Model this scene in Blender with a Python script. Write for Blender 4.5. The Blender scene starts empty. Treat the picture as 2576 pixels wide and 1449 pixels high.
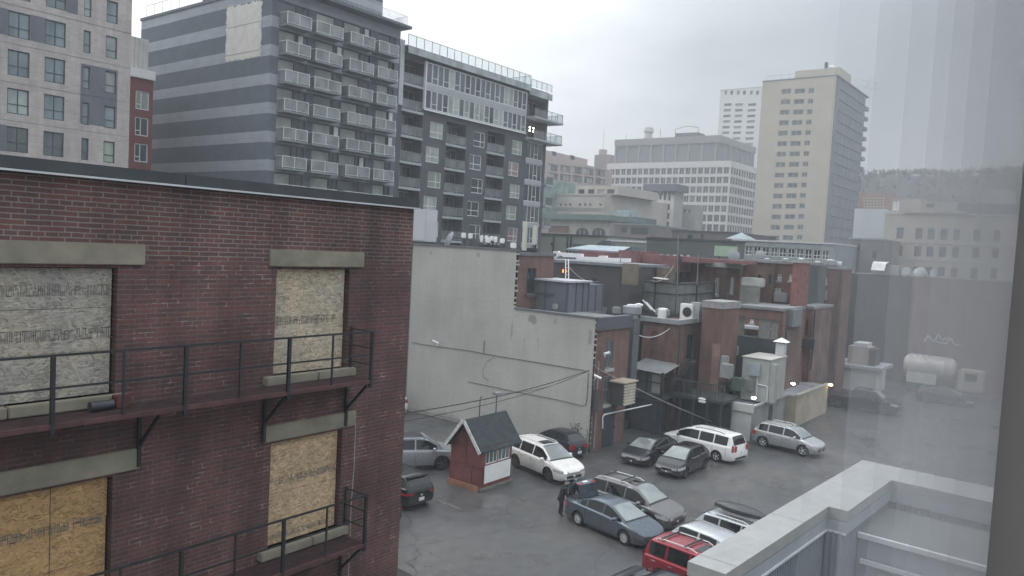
import bpy, bmesh, math, random
from mathutils import Vector, Matrix
random.seed(7)
R = math.radians
sc = bpy.context.scene
col = sc.collection
H = 12.5                                   # height of the hotel-room window above the car park
# ---------------------------------------------------------------- camera
FPX, CX, CY = 1947.4, 1288.0, 724.5        # focal length and centre, in pixels of a 2576 px wide picture
yaw, pit, rol = R(37.73), R(3.318), R(3.0726)
fw = Vector((math.cos(yaw)*math.cos(pit), math.sin(yaw)*math.cos(pit), -math.sin(pit)))
rt0 = Vector((math.sin(yaw), -math.cos(yaw), 0)); up0 = rt0.cross(fw)
rt = math.cos(rol)*rt0 + math.sin(rol)*up0; up = -math.sin(rol)*rt0 + math.cos(rol)*up0
cam = bpy.data.cameras.new('camera'); co = bpy.data.objects.new('camera', cam); col.objects.link(co)
co.matrix_world = Matrix(((rt.x, up.x, -fw.x, 0), (rt.y, up.y, -fw.y, 0), (rt.z, up.z, -fw.z, H), (0, 0, 0, 1)))
cam.sensor_width = 36; cam.lens = 36*FPX/2576; cam.clip_start = .05; cam.clip_end = 6000
sc.camera = co
def ray(x, y): return fw + (x-CX)/FPX*rt - (y-CY)/FPX*up
C0 = Vector((0, 0, H))
def on_x(x, y, X): d = ray(x, y); return C0 + d*(X/d.x)      # point of the plane X = const seen at a pixel of the survey
def on_y(x, y, Y): d = ray(x, y); return C0 + d*(Y/d.y)
def on_z(x, y, z): d = ray(x, y); return C0 + d*((z-H)/d.z)
# ---------------------------------------------------------------- objects
ORG = {}
def tag(o, label=None, cat=None, group=None, kind=None):
    if label: o['label'] = label
    if cat: o['category'] = cat
    if group: o['group'] = group
    if kind: o['kind'] = kind
    return o
def thing(name, loc, label, cat, group=None, rz=0):
    o = bpy.data.objects.new(name, None); col.objects.link(o); o.empty_display_size = .3
    o.location = loc; o.rotation_euler.z = rz; ORG[o.name] = Vector(loc)
    return tag(o, label, cat, group)
class MB:
    def __init__(s): s.v = []; s.f = []
    def add(s, vs, fs):
        n = len(s.v); s.v += [tuple(v) for v in vs]; s.f += [tuple(i+n for i in f) for f in fs]; return s
    def quad(s, *p): return s.add(p, [tuple(range(len(p)))])
    def box(s, x0, x1, y0, y1, z0, z1):
        return s.add([(x0,y0,z0),(x1,y0,z0),(x1,y1,z0),(x0,y1,z0),(x0,y0,z1),(x1,y0,z1),(x1,y1,z1),(x0,y1,z1)],
                     [(3,2,1,0),(4,5,6,7),(0,1,5,4),(1,2,6,5),(2,3,7,6),(3,0,4,7)])
    def bar(s, p, q, w, h=None):
        p, q = Vector(p), Vector(q); d = (q-p).normalized(); h = h or w
        u = d.cross(Vector((0,0,1)))
        if u.length < .05: u = d.cross(Vector((0,1,0)))
        u.normalize(); v = u.cross(d)
        c = [(-1,-1),(1,-1),(1,1),(-1,1)]
        return s.add([p+u*a*w/2+v*b*h/2 for a, b in c]+[q+u*a*w/2+v*b*h/2 for a, b in c],
                     [(0,1,2,3),(7,6,5,4),(0,4,5,1),(1,5,6,2),(2,6,7,3),(3,7,4,0)])
    def tube(s, pts, r, n=6, caps=True):
        pts = [Vector(p) for p in pts]; vs = []; fs = []
        u = None
        for i, p in enumerate(pts):
            d = (pts[min(i+1, len(pts)-1)]-pts[max(i-1, 0)]).normalized()
            if u is None:
                u = d.cross(Vector((0,0,1)))
                if u.length < .05: u = d.cross(Vector((0,1,0)))
            u = (u - d*u.dot(d)).normalized(); v = d.cross(u)
            rr = r[i] if isinstance(r, (list, tuple)) else r
            vs += [p+u*math.cos(2*math.pi*k/n)*rr+v*math.sin(2*math.pi*k/n)*rr for k in range(n)]
        for i in range(len(pts)-1):
            fs += [(i*n+k, i*n+(k+1)%n, (i+1)*n+(k+1)%n, (i+1)*n+k) for k in range(n)]
        if caps: fs += [tuple(range(n))[::-1], tuple(range((len(pts)-1)*n, len(pts)*n))]
        return s.add(vs, fs)
    def lathe(s, prof, c=(0,0,0), n=16, axis='z'):
        vs = []; fs = []
        for r, z in prof:
            for k in range(n):
                a = 2*math.pi*k/n; x, y = r*math.cos(a), r*math.sin(a)
                p = (x, y, z) if axis == 'z' else ((x, z, y) if axis == 'y' else (z, x, y))
                vs.append((p[0]+c[0], p[1]+c[1], p[2]+c[2]))
        for i in range(len(prof)-1):
            fs += [(i*n+k, i*n+(k+1)%n, (i+1)*n+(k+1)%n, (i+1)*n+k) for k in range(n)]
        fs += [tuple(range(n))[::-1], tuple(range((len(prof)-1)*n, len(prof)*n))]
        return s.add(vs, fs)
    def ell(s, c, rx, ry, rz, n=12):
        m = n//2; vs = []; fs = []
        for i in range(m+1):
            t = math.pi*i/m
            for k in range(n):
                a = 2*math.pi*k/n
                vs.append((c[0]+rx*math.sin(t)*math.cos(a), c[1]+ry*math.sin(t)*math.sin(a), c[2]+rz*math.cos(t)))
        for i in range(m):
            fs += [(i*n+k, (i+1)*n+k, (i+1)*n+(k+1)%n, i*n+(k+1)%n) for k in range(n)]
        return s.add(vs, fs)
    def prism(s, poly, f0, f1):                  # poly of 2-D points, f0/f1 map a 2-D point to both end faces
        n = len(poly); vs = [f0(p) for p in poly]+[f1(p) for p in poly]
        return s.add(vs, [tuple(range(n))[::-1], tuple(range(n, 2*n))]+[(k,(k+1)%n,(k+1)%n+n,k+n) for k in range(n)])
    def mesh(s, name, mat, smooth=False, bevel=0, off=None):
        me = bpy.data.meshes.new(name)
        vs = s.v if off is None else [(v[0]-off[0], v[1]-off[1], v[2]-off[2]) for v in s.v]
        me.from_pydata(vs, [], s.f)
        bm = bmesh.new(); bm.from_mesh(me)
        if smooth or bevel: bmesh.ops.remove_doubles(bm, verts=bm.verts, dist=1e-5)
        bmesh.ops.recalc_face_normals(bm, faces=bm.faces)
        if bevel: bmesh.ops.bevel(bm, geom=list(bm.edges), offset=bevel, segments=2, affect='EDGES', clamp_overlap=True)
        bm.to_mesh(me); bm.free()
        if smooth or bevel:
            me.shade_smooth(); me.set_sharp_from_angle(angle=R(smooth if smooth not in (True, False) else 40))
        me.materials.append(mat); return me
    def build(s, name, mat, parent=None, smooth=False, bevel=0):
        off = None
        if parent is not None: off = ORG[parent.name]
        me = s.mesh(name, mat, smooth, bevel, off)
        o = bpy.data.objects.new(name, me); col.objects.link(o)
        if parent is not None:
            o.parent = parent; ORG[o.name] = off
        else: ORG[o.name] = Vector((0,0,0))
        return o
def solo(mb, name, mat, label, cat, group=None, smooth=False, bevel=0):
    """a thing that is one mesh: its origin goes to the base of its shape"""
    xs, ys, zs = zip(*mb.v); c = Vector(((min(xs)+max(xs))/2, (min(ys)+max(ys))/2, min(zs)))
    me = mb.mesh(name, mat, smooth, bevel, c); o = bpy.data.objects.new(name, me); col.objects.link(o); o.location = c; ORG[o.name] = c
    return tag(o, label, cat, group)
def inst(src, parent, loc):                       # copy of a part (shares its mesh) under a parent
    o = src.copy(); col.objects.link(o); o.parent = parent; o.location = loc; ORG[o.name] = ORG.get(parent.name, Vector()); return o
# ---------------------------------------------------------------- materials
def nm(name):
    m = bpy.data.materials.new(name); m.use_nodes = True; nt = m.node_tree
    return m, nt, nt.nodes['Principled BSDF']
def N(nt, t, **k):
    n = nt.nodes.new(t)
    for a, v in k.items():
        if a in n.inputs: n.inputs[a].default_value = v
        else: setattr(n, a, v)
    return n
def c4(c): return (c[0], c[1], c[2], 1)
def ramp(nt, fac, stops):
    r = N(nt, 'ShaderNodeValToRGB'); e = r.color_ramp.elements
    while len(e) < len(stops): e.new(.5)
    for i, (p, c) in enumerate(stops): e[i].position = p; e[i].color = c4(c) if hasattr(c, '__len__') else (c, c, c, 1)
    nt.links.new(fac, r.inputs[0]); return r.outputs[0]
def mix(nt, fac, a, b, mode='MIX'):
    m = N(nt, 'ShaderNodeMix', data_type='RGBA', blend_type=mode)
    for i, v in ((0, fac), (6, a), (7, b)):
        if hasattr(v, 'is_linked'): nt.links.new(v, m.inputs[i])
        else: m.inputs[i].default_value = c4(v) if hasattr(v, '__len__') else v
    return m.outputs[2]
def noise(nt, vec, scale, detail=4, rough=.55, dist=0):
    n = N(nt, 'ShaderNodeTexNoise', Scale=scale, Detail=detail, Roughness=rough, Distortion=dist); nt.links.new(vec, n.inputs['Vector']); return n.outputs[0]
def pos(nt): return N(nt, 'ShaderNodeNewGeometry').outputs['Position']
def mapped(nt, vec, scale=(1,1,1), rot=(0,0,0), loc=(0,0,0)):
    m = N(nt, 'ShaderNodeMapping'); m.inputs['Scale'].default_value = scale; m.inputs['Rotation'].default_value = rot; m.inputs['Location'].default_value = loc
    nt.links.new(vec, m.inputs['Vector']); return m.outputs[0]
def bump(nt, b, h, s=.3, d=.02):
    n = N(nt, 'ShaderNodeBump', Strength=s, Distance=d); nt.links.new(h, n.inputs['Height']); nt.links.new(n.outputs[0], b.inputs['Normal'])
MC = {}
def plain(name, c, rough=.7, metal=0, var=.18, scale=1.5, coat=0, spec=.5):
    if name in MC: return MC[name]
    m, nt, b = nm(name); p = pos(nt)
    f = noise(nt, p, scale, 5); lo = tuple(x*(1-var) for x in c); hi = tuple(min(1, x*(1+var)) for x in c)
    nt.links.new(ramp(nt, f, [(.3, lo), (.7, hi)]), b.inputs['Base Color'])
    b.inputs['Roughness'].default_value = rough; b.inputs['Metallic'].default_value = metal; b.inputs['Specular IOR Level'].default_value = spec
    if coat: b.inputs['Coat Weight'].default_value = coat; b.inputs['Coat Roughness'].default_value = .06
    MC[name] = m; return m
def uvplane(nt, axis):                            # (u, z, 0) of the wall plane in metres; axis 'x' = plane X const
    s = N(nt, 'ShaderNodeSeparateXYZ'); nt.links.new(pos(nt), s.inputs[0])
    c = N(nt, 'ShaderNodeCombineXYZ'); nt.links.new(s.outputs[1 if axis == 'x' else 0], c.inputs[0]); nt.links.new(s.outputs[2], c.inputs[1])
    return c.outputs[0], s.outputs
def brick(name, axis, c1, c2, mortar, w=.21, h=.07, ms=.011, msm=.1, stain=.35, rough=.85, spread=.8, bumpy=.5, zone=None, zone2=(.085,.06,.058)):
    if name in MC: return MC[name]
    m, nt, b = nm(name); uv, xyz = uvplane(nt, axis)
    wob = noise(nt, pos(nt), 3.1, 3)
    v = N(nt, 'ShaderNodeVectorMath', operation='MULTIPLY_ADD'); nt.links.new(uv, v.inputs[0]); v.inputs[1].default_value = (1,1,1)
    w3 = N(nt, 'ShaderNodeCombineXYZ'); nt.links.new(wob, w3.inputs[1])
    sc3 = N(nt, 'ShaderNodeVectorMath', operation='SCALE'); nt.links.new(w3.outputs[0], sc3.inputs[0]); sc3.inputs['Scale'].default_value = .02
    nt.links.new(sc3.outputs[0], v.inputs[2])
    t = N(nt, 'ShaderNodeTexBrick', offset=.5, offset_frequency=2, squash=.5, squash_frequency=6)
    t.inputs['Color1'].default_value = c4(c1); t.inputs['Color2'].default_value = c4(c2); t.inputs['Mortar'].default_value = c4(mortar)
    t.inputs['Scale'].default_value = 1; t.inputs['Mortar Size'].default_value = ms; t.inputs['Mortar Smooth'].default_value = msm
    t.inputs['Brick Width'].default_value = w; t.inputs['Row Height'].default_value = h; t.inputs['Bias'].default_value = -.1
    nt.links.new(v.outputs[0], t.inputs['Vector'])
    if zone:                                          # repointed courses above this height, old dark joints with odd pale flecks below
        zz = N(nt, 'ShaderNodeMath', operation='GREATER_THAN'); nt.links.new(xyz[2], zz.inputs[0]); zz.inputs[1].default_value = zone
        fl = ramp(nt, noise(nt, pos(nt), 5.5, 4, .6), [(.55, zone2), (.72, tuple(x*1.5 for x in mortar))])
        nt.links.new(mix(nt, zz.outputs[0], fl, tuple(x*1.0 for x in mortar)), t.inputs['Mortar'])
    st = noise(nt, pos(nt), .55, 6, .6); st2 = noise(nt, mapped(nt, pos(nt), (2.2,2.2,.35)), 1.0, 5, .6)
    cc = mix(nt, 1, t.outputs[0], ramp(nt, st, [(.3, (1-stain,)*3), (.7, (1+stain*.6,)*3)]), 'MULTIPLY')
    cc = mix(nt, 1, cc, ramp(nt, st2, [(.32, (1-stain*.8,)*3), (.6, (1.04,)*3)]), 'MULTIPLY')
    fine = noise(nt, pos(nt), 38, 3); cc = mix(nt, 1, cc, ramp(nt, fine, [(.3, (.82,)*3), (.7, (1.15,)*3)]), 'MULTIPLY')
    nt.links.new(cc, b.inputs['Base Color']); b.inputs['Roughness'].default_value = rough
    inv = N(nt, 'ShaderNodeMath', operation='SUBTRACT'); inv.inputs[0].default_value = 1; nt.links.new(t.outputs[1], inv.inputs[1])
    bump(nt, b, inv.outputs[0], bumpy, .012)
    MC[name] = m; return m
def glass(name, c, rough=.12, curtain=None):
    if name in MC: return MC[name]
    m, nt, b = nm(name); f = noise(nt, mapped(nt, pos(nt), (.7,.7,.35)), 1.1, 3)
    lo = tuple(x*.55 for x in c); nt.links.new(ramp(nt, f, [(.35, lo), (.65, c)]), b.inputs['Base Color'])
    b.inputs['Roughness'].default_value = rough; b.inputs['Specular IOR Level'].default_value = .6
    MC[name] = m; return m
def paint(name, c, metal=.35, rough=.32):
    if name in MC: return MC[name]
    m, nt, b = nm(name); f = noise(nt, pos(nt), 6, 4); d = noise(nt, pos(nt), 1.3, 5)
    cc = ramp(nt, f, [(.3, tuple(x*.94 for x in c)), (.7, tuple(min(1, x*1.05) for x in c))])
    s = N(nt, 'ShaderNodeSeparateXYZ'); nt.links.new(pos(nt), s.inputs[0])
    mr = N(nt, 'ShaderNodeMapRange'); nt.links.new(s.outputs[2], mr.inputs[0]); mr.inputs[1].default_value = .75; mr.inputs[2].default_value = .15; mr.inputs[3].default_value = 0; mr.inputs[4].default_value = .6
    mm = N(nt, 'ShaderNodeMath', operation='MULTIPLY'); nt.links.new(mr.outputs[0], mm.inputs[0]); nt.links.new(d, mm.inputs[1])
    nt.links.new(mix(nt, mm.outputs[0], cc, (.16,.155,.15)), b.inputs['Base Color'])      # road grime on the lower panels
    nt.links.new(ramp(nt, d, [(.35, (rough*.85,)*3), (.7, (rough*1.25,)*3)]), b.inputs['Roughness'])
    b.inputs['Metallic'].default_value = metal; b.inputs['Coat Weight'].default_value = .4; b.inputs['Specular IOR Level'].default_value = .35; b.inputs['Coat Roughness'].default_value = .08
    MC[name] = m; return m
def lamp(name, c, s):
    if name in MC: return MC[name]
    m, nt, b = nm(name); b.inputs['Base Color'].default_value = c4(c); b.inputs['Emission Color'].default_value = c4(c); b.inputs['Emission Strength'].default_value = s
    MC[name] = m; return m
black_steel = plain('black_painted_steel', (.018,.02,.022), .55, 0, .3, 6)
dark_metal = plain('dark_grey_flashing', (.05,.056,.062), .5, .2, .2, 2)
grey_metal = plain('grey_galvanised_sheet', (.30,.32,.335), .45, .35, .2, 1.2)
pale_metal = plain('pale_grey_metal', (.50,.52,.53), .5, .1, .12, 1.5)
white_paint = plain('white_paint', (.72,.73,.72), .55, 0, .08, 2)
white_frame = plain('white_window_frame', (.72,.74,.74), .45, 0, .05, 3)
dark_frame = plain('dark_window_frame', (.035,.045,.05), .45, 0, .1, 3)
concrete = plain('grey_concrete', (.33,.325,.31), .85, 0, .22, 1.3)
roof_grey = plain('grey_roof_membrane', (.20,.205,.21), .8, 0, .25, .8)
rubber = plain('black_rubber', (.012,.012,.013), .75, 0, .2, 8)
plastic = plain('black_plastic', (.02,.021,.023), .5, 0, .2, 8)
chrome = plain('bright_chrome', (.75,.76,.77), .18, .9, .05, 5)
alloy = plain('silver_alloy', (.62,.63,.64), .35, .35, .1, 8)
alloy_dark = plain('dark_alloy', (.16,.165,.17), .35, .7, .1, 8)
car_glass = glass('car_window_glass', (.012,.014,.016), .06)
screen_glass = glass('windscreen_glass', (.26,.29,.285), .08)  # pale base colour stands in for the sky reflected in the screens
g_dark = glass('dark_window_glass', (.035,.05,.058), .12)
g_mid = glass('blue_grey_window_glass', (.10,.13,.14), .12)
g_pale = glass('window_with_pale_blind', (.36,.40,.37), .3)
g_green = glass('window_with_green_curtain', (.30,.36,.29), .3)
g_pink = glass('window_with_pink_curtain', (.30,.22,.20), .3)
wire_mat = plain('black_cable', (.02,.02,.022), .6, 0, .1, 5)
pale_wire = plain('grey_cable', (.42,.42,.42), .6, 0, .1, 5)
def rail_lamp(c, k): return lamp(c, k)
# ---------------------------------------------------------------- walls with openings
def wall(mb, axis, c, u0, u1, z0, z1, rects=(), depth=.25):
    us = sorted({u0, u1, *[min(max(r[k], u0), u1) for r in rects for k in (0, 1)]}); zs = sorted({z0, z1, *[min(max(r[k], z0), z1) for r in rects for k in (2, 3)]})
    P = (lambda u, z, d=0: (c+d, u, z)) if axis == 'x' else (lambda u, z, d=0: (u, c+d, z))
    for a, b in zip(us, us[1:]):
        for e, f in zip(zs, zs[1:]):
            m, n = (a+b)/2, (e+f)/2
            if any(r[0] < m < r[1] and r[2] < n < r[3] for r in rects): continue
            mb.quad(P(a,e), P(b,e), P(b,f), P(a,f))
    for r in rects:
        a, b, e, f = r[:4]
        mb.quad(P(a,e), P(a,f), P(a,f,depth), P(a,e,depth)); mb.quad(P(b,e), P(b,f), P(b,f,depth), P(b,e,depth))
        mb.quad(P(a,e), P(b,e), P(b,e,depth), P(a,e,depth)); mb.quad(P(a,f), P(b,f), P(b,f,depth), P(a,f,depth))
    return mb
WC = {}
def windows(parent, axis, c, rects, mats, fmat, fr=.06, bars=(), depth=.18, name='window'):
    """one glazed window object per opening, its frame (with glazing bars) a child; bars = list of ('v',t) / ('h',t)"""
    base = ORG[parent.name]
    for i, r in enumerate(rects):
        w, h = r[1]-r[0], r[3]-r[2]
        if len(r) > 4: mt = r[4]
        else: mt = mats[i % len(mats)] if isinstance(mats, (list, tuple)) else mats
        bs = r[5] if len(r) > 5 else bars
        key = (axis, round(w,2), round(h,2), mt.name, fmat.name if fmat else '', tuple(bs), fr, name)
        L = (lambda u, d, z: (d, u, z)) if axis == 'x' else (lambda u, d, z: (u, d, z))
        def bx(mb, a, b, d0, d1, e, f):
            if axis == 'x': mb.box(d0, d1, a, b, e, f)
            else: mb.box(a, b, d0, d1, e, f)
        if key not in WC:
            g = MB(); bx(g, 0, w, 0, .03, 0, h); me = g.mesh(name, mt); fm = None
            if fmat:
                q = MB(); bx(q, 0, fr, -.035, -.003, 0, h); bx(q, w-fr, w, -.035, -.003, 0, h); bx(q, fr, w-fr, -.035, -.003, 0, fr); bx(q, fr, w-fr, -.035, -.003, h-fr, h)
                for b_ in bs:
                    k, t = b_[0], b_[1]; lo, hi = (b_[2], b_[3]) if len(b_) > 3 else (0, 1)
                    if k == 'v': bx(q, w*t-fr*.45, w*t+fr*.45, -.031, -.004, max(fr, h*lo), min(h-fr, h*hi))
                    else: bx(q, max(fr, w*lo), min(w-fr, w*hi), -.028, -.005, h*t-fr*.45, h*t+fr*.45)
                fm = q.mesh('frame', fmat)
            WC[key] = (me, fm)
        me, fm = WC[key]
        o = bpy.data.objects.new(name, me); col.objects.link(o); o.parent = parent
        o.location = (Vector((c+depth, r[0], r[2])) if axis == 'x' else Vector((r[0], c+depth, r[2]))) - base
        if fm:
            f = bpy.data.objects.new('frame', fm); col.objects.link(f); f.parent = o
def block(mb, x0, x1, y0, y1, z0, z1, skip=''):   # plain faces of a building volume; skip front faces that wall() makes
    if 'W' not in skip: mb.quad((x0,y0,z0),(x0,y1,z0),(x0,y1,z1),(x0,y0,z1))
    if 'S' not in skip: mb.quad((x0,y0,z0),(x1,y0,z0),(x1,y0,z1),(x0,y0,z1))
    mb.quad((x1,y0,z0),(x1,y1,z0),(x1,y1,z1),(x1,y0,z1)); mb.quad((x0,y1,z0),(x1,y1,z0),(x1,y1,z1),(x0,y1,z1))
    mb.quad((x0,y0,z1),(x1,y0,z1),(x1,y1,z1),(x0,y1,z1)); return mb
# ---------------------------------------------------------------- sky, sun, haze
wd = bpy.data.worlds.new('World'); sc.world = wd; wd.use_nodes = True
nt = wd.node_tree; nt.nodes.clear()
SUN_EL, SUN_AZ = R(48), R(122)                     # azimuth measured from +X (towards the north-west, above the striped block)
tc = N(nt, 'ShaderNodeTexCoord'); d = tc.outputs['Generated']
sky = N(nt, 'ShaderNodeTexSky', sky_type='NISHITA', sun_disc=False, sun_elevation=SUN_EL, sun_rotation=math.pi/2-SUN_AZ, air_density=1.5, dust_density=3)
bg1 = N(nt, 'ShaderNodeBackground', Strength=.1); nt.links.new(sky.outputs[0], bg1.inputs[0])
sp = N(nt, 'ShaderNodeSeparateXYZ'); nt.links.new(d, sp.inputs[0])
zen = ramp(nt, sp.outputs[2], [(0, .64), (.1, .68), (.25, .78), (.45, 1.3), (1.0, 3.2)])     # overcast sky: three times brighter overhead
cl = noise(nt, mapped(nt, d, (1,1,2.6)), 2.3, 6, .55, .4); cl2 = noise(nt, mapped(nt, d, (1,1,3.2), loc=(3,1,0)), 6.5, 5, .6, .3)
clr = ramp(nt, cl, [(.3, (.80,.815,.84)), (.52, (.95,.965,.98)), (.72, (1.08,1.08,1.08))])
clr2 = ramp(nt, cl2, [(.3, (.93,.935,.945)), (.7, (1.04,1.04,1.04))])
dt = N(nt, 'ShaderNodeVectorMath', operation='DOT_PRODUCT'); nt.links.new(d, dt.inputs[0]); dt.inputs[1].default_value = (math.cos(R(72)), math.sin(R(72)), .25)
glow = ramp(nt, dt.outputs['Value'], [(.0, (.70,.72,.75)), (.55, (.45,.475,.50)), (.72, (.70,.725,.74)), (.86, (1.22,1.23,1.24)), (1.0, (1.55,1.55,1.55))])     # thin cloud where the sun stands behind it
cc = mix(nt, 1, mix(nt, 1, mix(nt, 1, zen, clr, 'MULTIPLY'), clr2, 'MULTIPLY'), glow, 'MULTIPLY')
bg2 = N(nt, 'ShaderNodeBackground', Strength=1.0); nt.links.new(cc, bg2.inputs[0])
ms = N(nt, 'ShaderNodeMixShader', Fac=.86); nt.links.new(bg1.outputs[0], ms.inputs[1]); nt.links.new(bg2.outputs[0], ms.inputs[2])
wo = N(nt, 'ShaderNodeOutputWorld'); nt.links.new(ms.outputs[0], wo.inputs[0])
sun = bpy.data.lights.new('sun', 'SUN'); sun.energy = .6; sun.angle = R(25); sun.color = (1, .97, .93)
so = bpy.data.objects.new('sun', sun); col.objects.link(so); so.location = (0, 0, 80)
sd = Vector((math.cos(SUN_EL)*math.cos(SUN_AZ), math.cos(SUN_EL)*math.sin(SUN_AZ), math.sin(SUN_EL)))
so.rotation_euler = sd.to_track_quat('Z', 'Y').to_euler()
sc.view_settings.view_transform = 'Standard'; sc.view_settings.look = 'None'; sc.view_settings.exposure = .55; sc.view_settings.gamma = 1
hz = MB().box(-40, 560, -440, 860, -1, 76)
m = bpy.data.materials.new('haze'); m.use_nodes = True; t = m.node_tree; t.nodes.clear()
pv = N(t, 'ShaderNodeVolumePrincipled', Density=.0012, Anisotropy=.0); pv.inputs['Color'].default_value = (.86,.91,.95,1)
ou = N(t, 'ShaderNodeOutputMaterial'); t.links.new(pv.outputs[0], ou.inputs['Volume'])
ho = hz.build('haze', m); ho['kind'] = 'stuff'; ho['label'] = 'pale grey drizzly haze filling the air over the city'
sc.cycles.volume_bounces = 0
# ---------------------------------------------------------------- ground
m, nt, b = nm('wet_asphalt'); p = pos(nt)
n1 = noise(nt, p, .16, 6, .6); n2 = noise(nt, p, 1.7, 6, .65); n3 = noise(nt, p, 60, 2)
base = ramp(nt, n1, [(.3, (.055,.056,.059)), (.5, (.075,.075,.076)), (.68, (.100,.095,.088))])
base = mix(nt, 1, base, ramp(nt, n2, [(.3, (.78,)*3), (.7, (1.18,)*3)]), 'MULTIPLY')
base = mix(nt, 1, base, ramp(nt, n3, [(.3, (.85,)*3), (.7, (1.15,)*3)]), 'MULTIPLY')
vo = N(nt, 'ShaderNodeTexVoronoi', feature='DISTANCE_TO_EDGE', Scale=.17)
wv = N(nt, 'ShaderNodeVectorMath', operation='MULTIPLY_ADD'); nt.links.new(p, wv.inputs[0]); wv.inputs[1].default_value = (1,1,1)
nn = N(nt, 'ShaderNodeTexNoise', Scale=.9, Detail=5); nt.links.new(p, nn.inputs['Vector']); nt.links.new(nn.outputs[1], wv.inputs[2]); nt.links.new(wv.outputs[0], vo.inputs['Vector'])
base = mix(nt, ramp(nt, vo.outputs[0], [(0, 1), (.006, 0)]), base, (.022,.022,.023))
nt.links.new(base, b.inputs['Base Color'])
oil = noise(nt, p, .62, 5, .7); base = mix(nt, ramp(nt, oil, [(.60, 0), (.78, .6)]), base, (.032,.032,.033))
pt = N(nt, 'ShaderNodeTexVoronoi', feature='F1', distance='CHEBYCHEV', Scale=.11); nt.links.new(p, pt.inputs['Vector']); ps = N(nt, 'ShaderNodeSeparateColor'); nt.links.new(pt.outputs['Color'], ps.inputs[0])
base = mix(nt, 1, base, ramp(nt, ps.outputs[0], [(.0, (.86,)*3), (.5, (1,)*3), (1, (1.10,)*3)]), 'MULTIPLY'); nt.links.new(base, b.inputs['Base Color'])
wet = noise(nt, p, .30, 4, .6); nt.links.new(ramp(nt, wet, [(.30, .10), (.40, .30), (.65, .52)]), b.inputs['Roughness']); bump(nt, b, n3, .25, .01)
g = MB().quad((-1400,-1400,0),(2400,-1400,0),(2400,2400,0),(-1400,2400,0))
go = g.build('asphalt_ground', m); go['kind'] = 'structure'; go['label'] = 'wet dark asphalt of the car park and the streets beyond'
# faded bay lines, worn concrete strip along the painted wall
bayline = plain('worn_yellow_line', (.125,.112,.08), .7, 0, .5, 9); worn = plain('worn_white_line', (.15,.148,.14), .7, 0, .45, 9)
for k, (a, bb, mt) in enumerate([((27.05,24.75),(26.9,23.2),bayline), ((28.5,27.6),(29.0,27.35),worn)]):
    a, bb = Vector((*a, .004)), Vector((*bb, .004)); u = (bb-a).normalized().cross(Vector((0,0,1)))*.06
    o = MB().quad(a-u, a+u, bb+u, bb-u).build('painted_line', mt); o['kind'] = 'structure'; o['label'] = 'faded painted bay line on the wet asphalt'
strip = plain('gravelly_kerb', (.13,.125,.115), .9, 0, .4, 3)
o = MB().box(39.3, 39.99, 24.6, 44, 0, .1).build('kerb', strip); o['kind'] = 'structure'; o['label'] = 'crumbling grey kerb at the foot of the painted wall'
# ---------------------------------------------------------------- hill
random.seed(3)
def hz_h(y): return 53.5 + 1.6*math.sin(y*.013)+1.0*math.sin(y*.05+1)+.5*math.sin(y*.19)
hm = MB(); ny = 90; nx = 14
for i in range(nx+1):
    for j in range(ny+1):
        y = -420+1250*j/ny; t = i/nx; e = max(0, min(1, t*1.15))
        z = hz_h(y)*(3*e*e-2*e**3)*(1 if t < .9 else .97) - 1 + random.uniform(-.8,.8)*t
        hm.v.append((295+110*t, y, z))
for i in range(nx):
    for j in range(ny): a = i*(ny+1)+j; hm.f.append((a, a+1, a+ny+2, a+ny+1))
hill_m = plain('bare_wood_floor', (.030,.028,.026), .95, 0, .4, .05)
ho = hm.build('hill', hill_m, None, True); ho['kind'] = 'structure'; ho['label'] = 'long low hill behind the city covered in bare trees'
tw = MB()                                             # the bare wood: thousands of small tapering trees
for k in range(9000):
    y = random.uniform(-300, 620); t = random.uniform(.12, 1.0); e = max(0, min(1, t*1.15))
    x = 295+110*t; z = hz_h(y)*(3*e*e-2*e**3)-1.2; h = random.uniform(2.0, 3.4); a = random.uniform(0, 6.3)
    for q in range(7):
        a2 = a+q*2.4; rr = random.uniform(.5, 1.7); zz = z+h*random.uniform(.35, 1.0)
        tip = Vector((x+rr*math.cos(a2), y+rr*math.sin(a2), zz)); r0 = Vector((x, y, z+h*.25)); sd2 = Vector((-math.sin(a2), math.cos(a2), .2))*random.uniform(.12,.35)
        tw.quad(r0, tip-sd2, tip+Vector((0,0,random.uniform(.3,.7))), tip+sd2)
to = tw.build('bare_wood', plain('bare_twigs', (.036,.031,.028), .95, 0, .35, .3)); to['kind'] = 'stuff'; to['label'] = 'bare winter wood covering the far hill'
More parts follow.
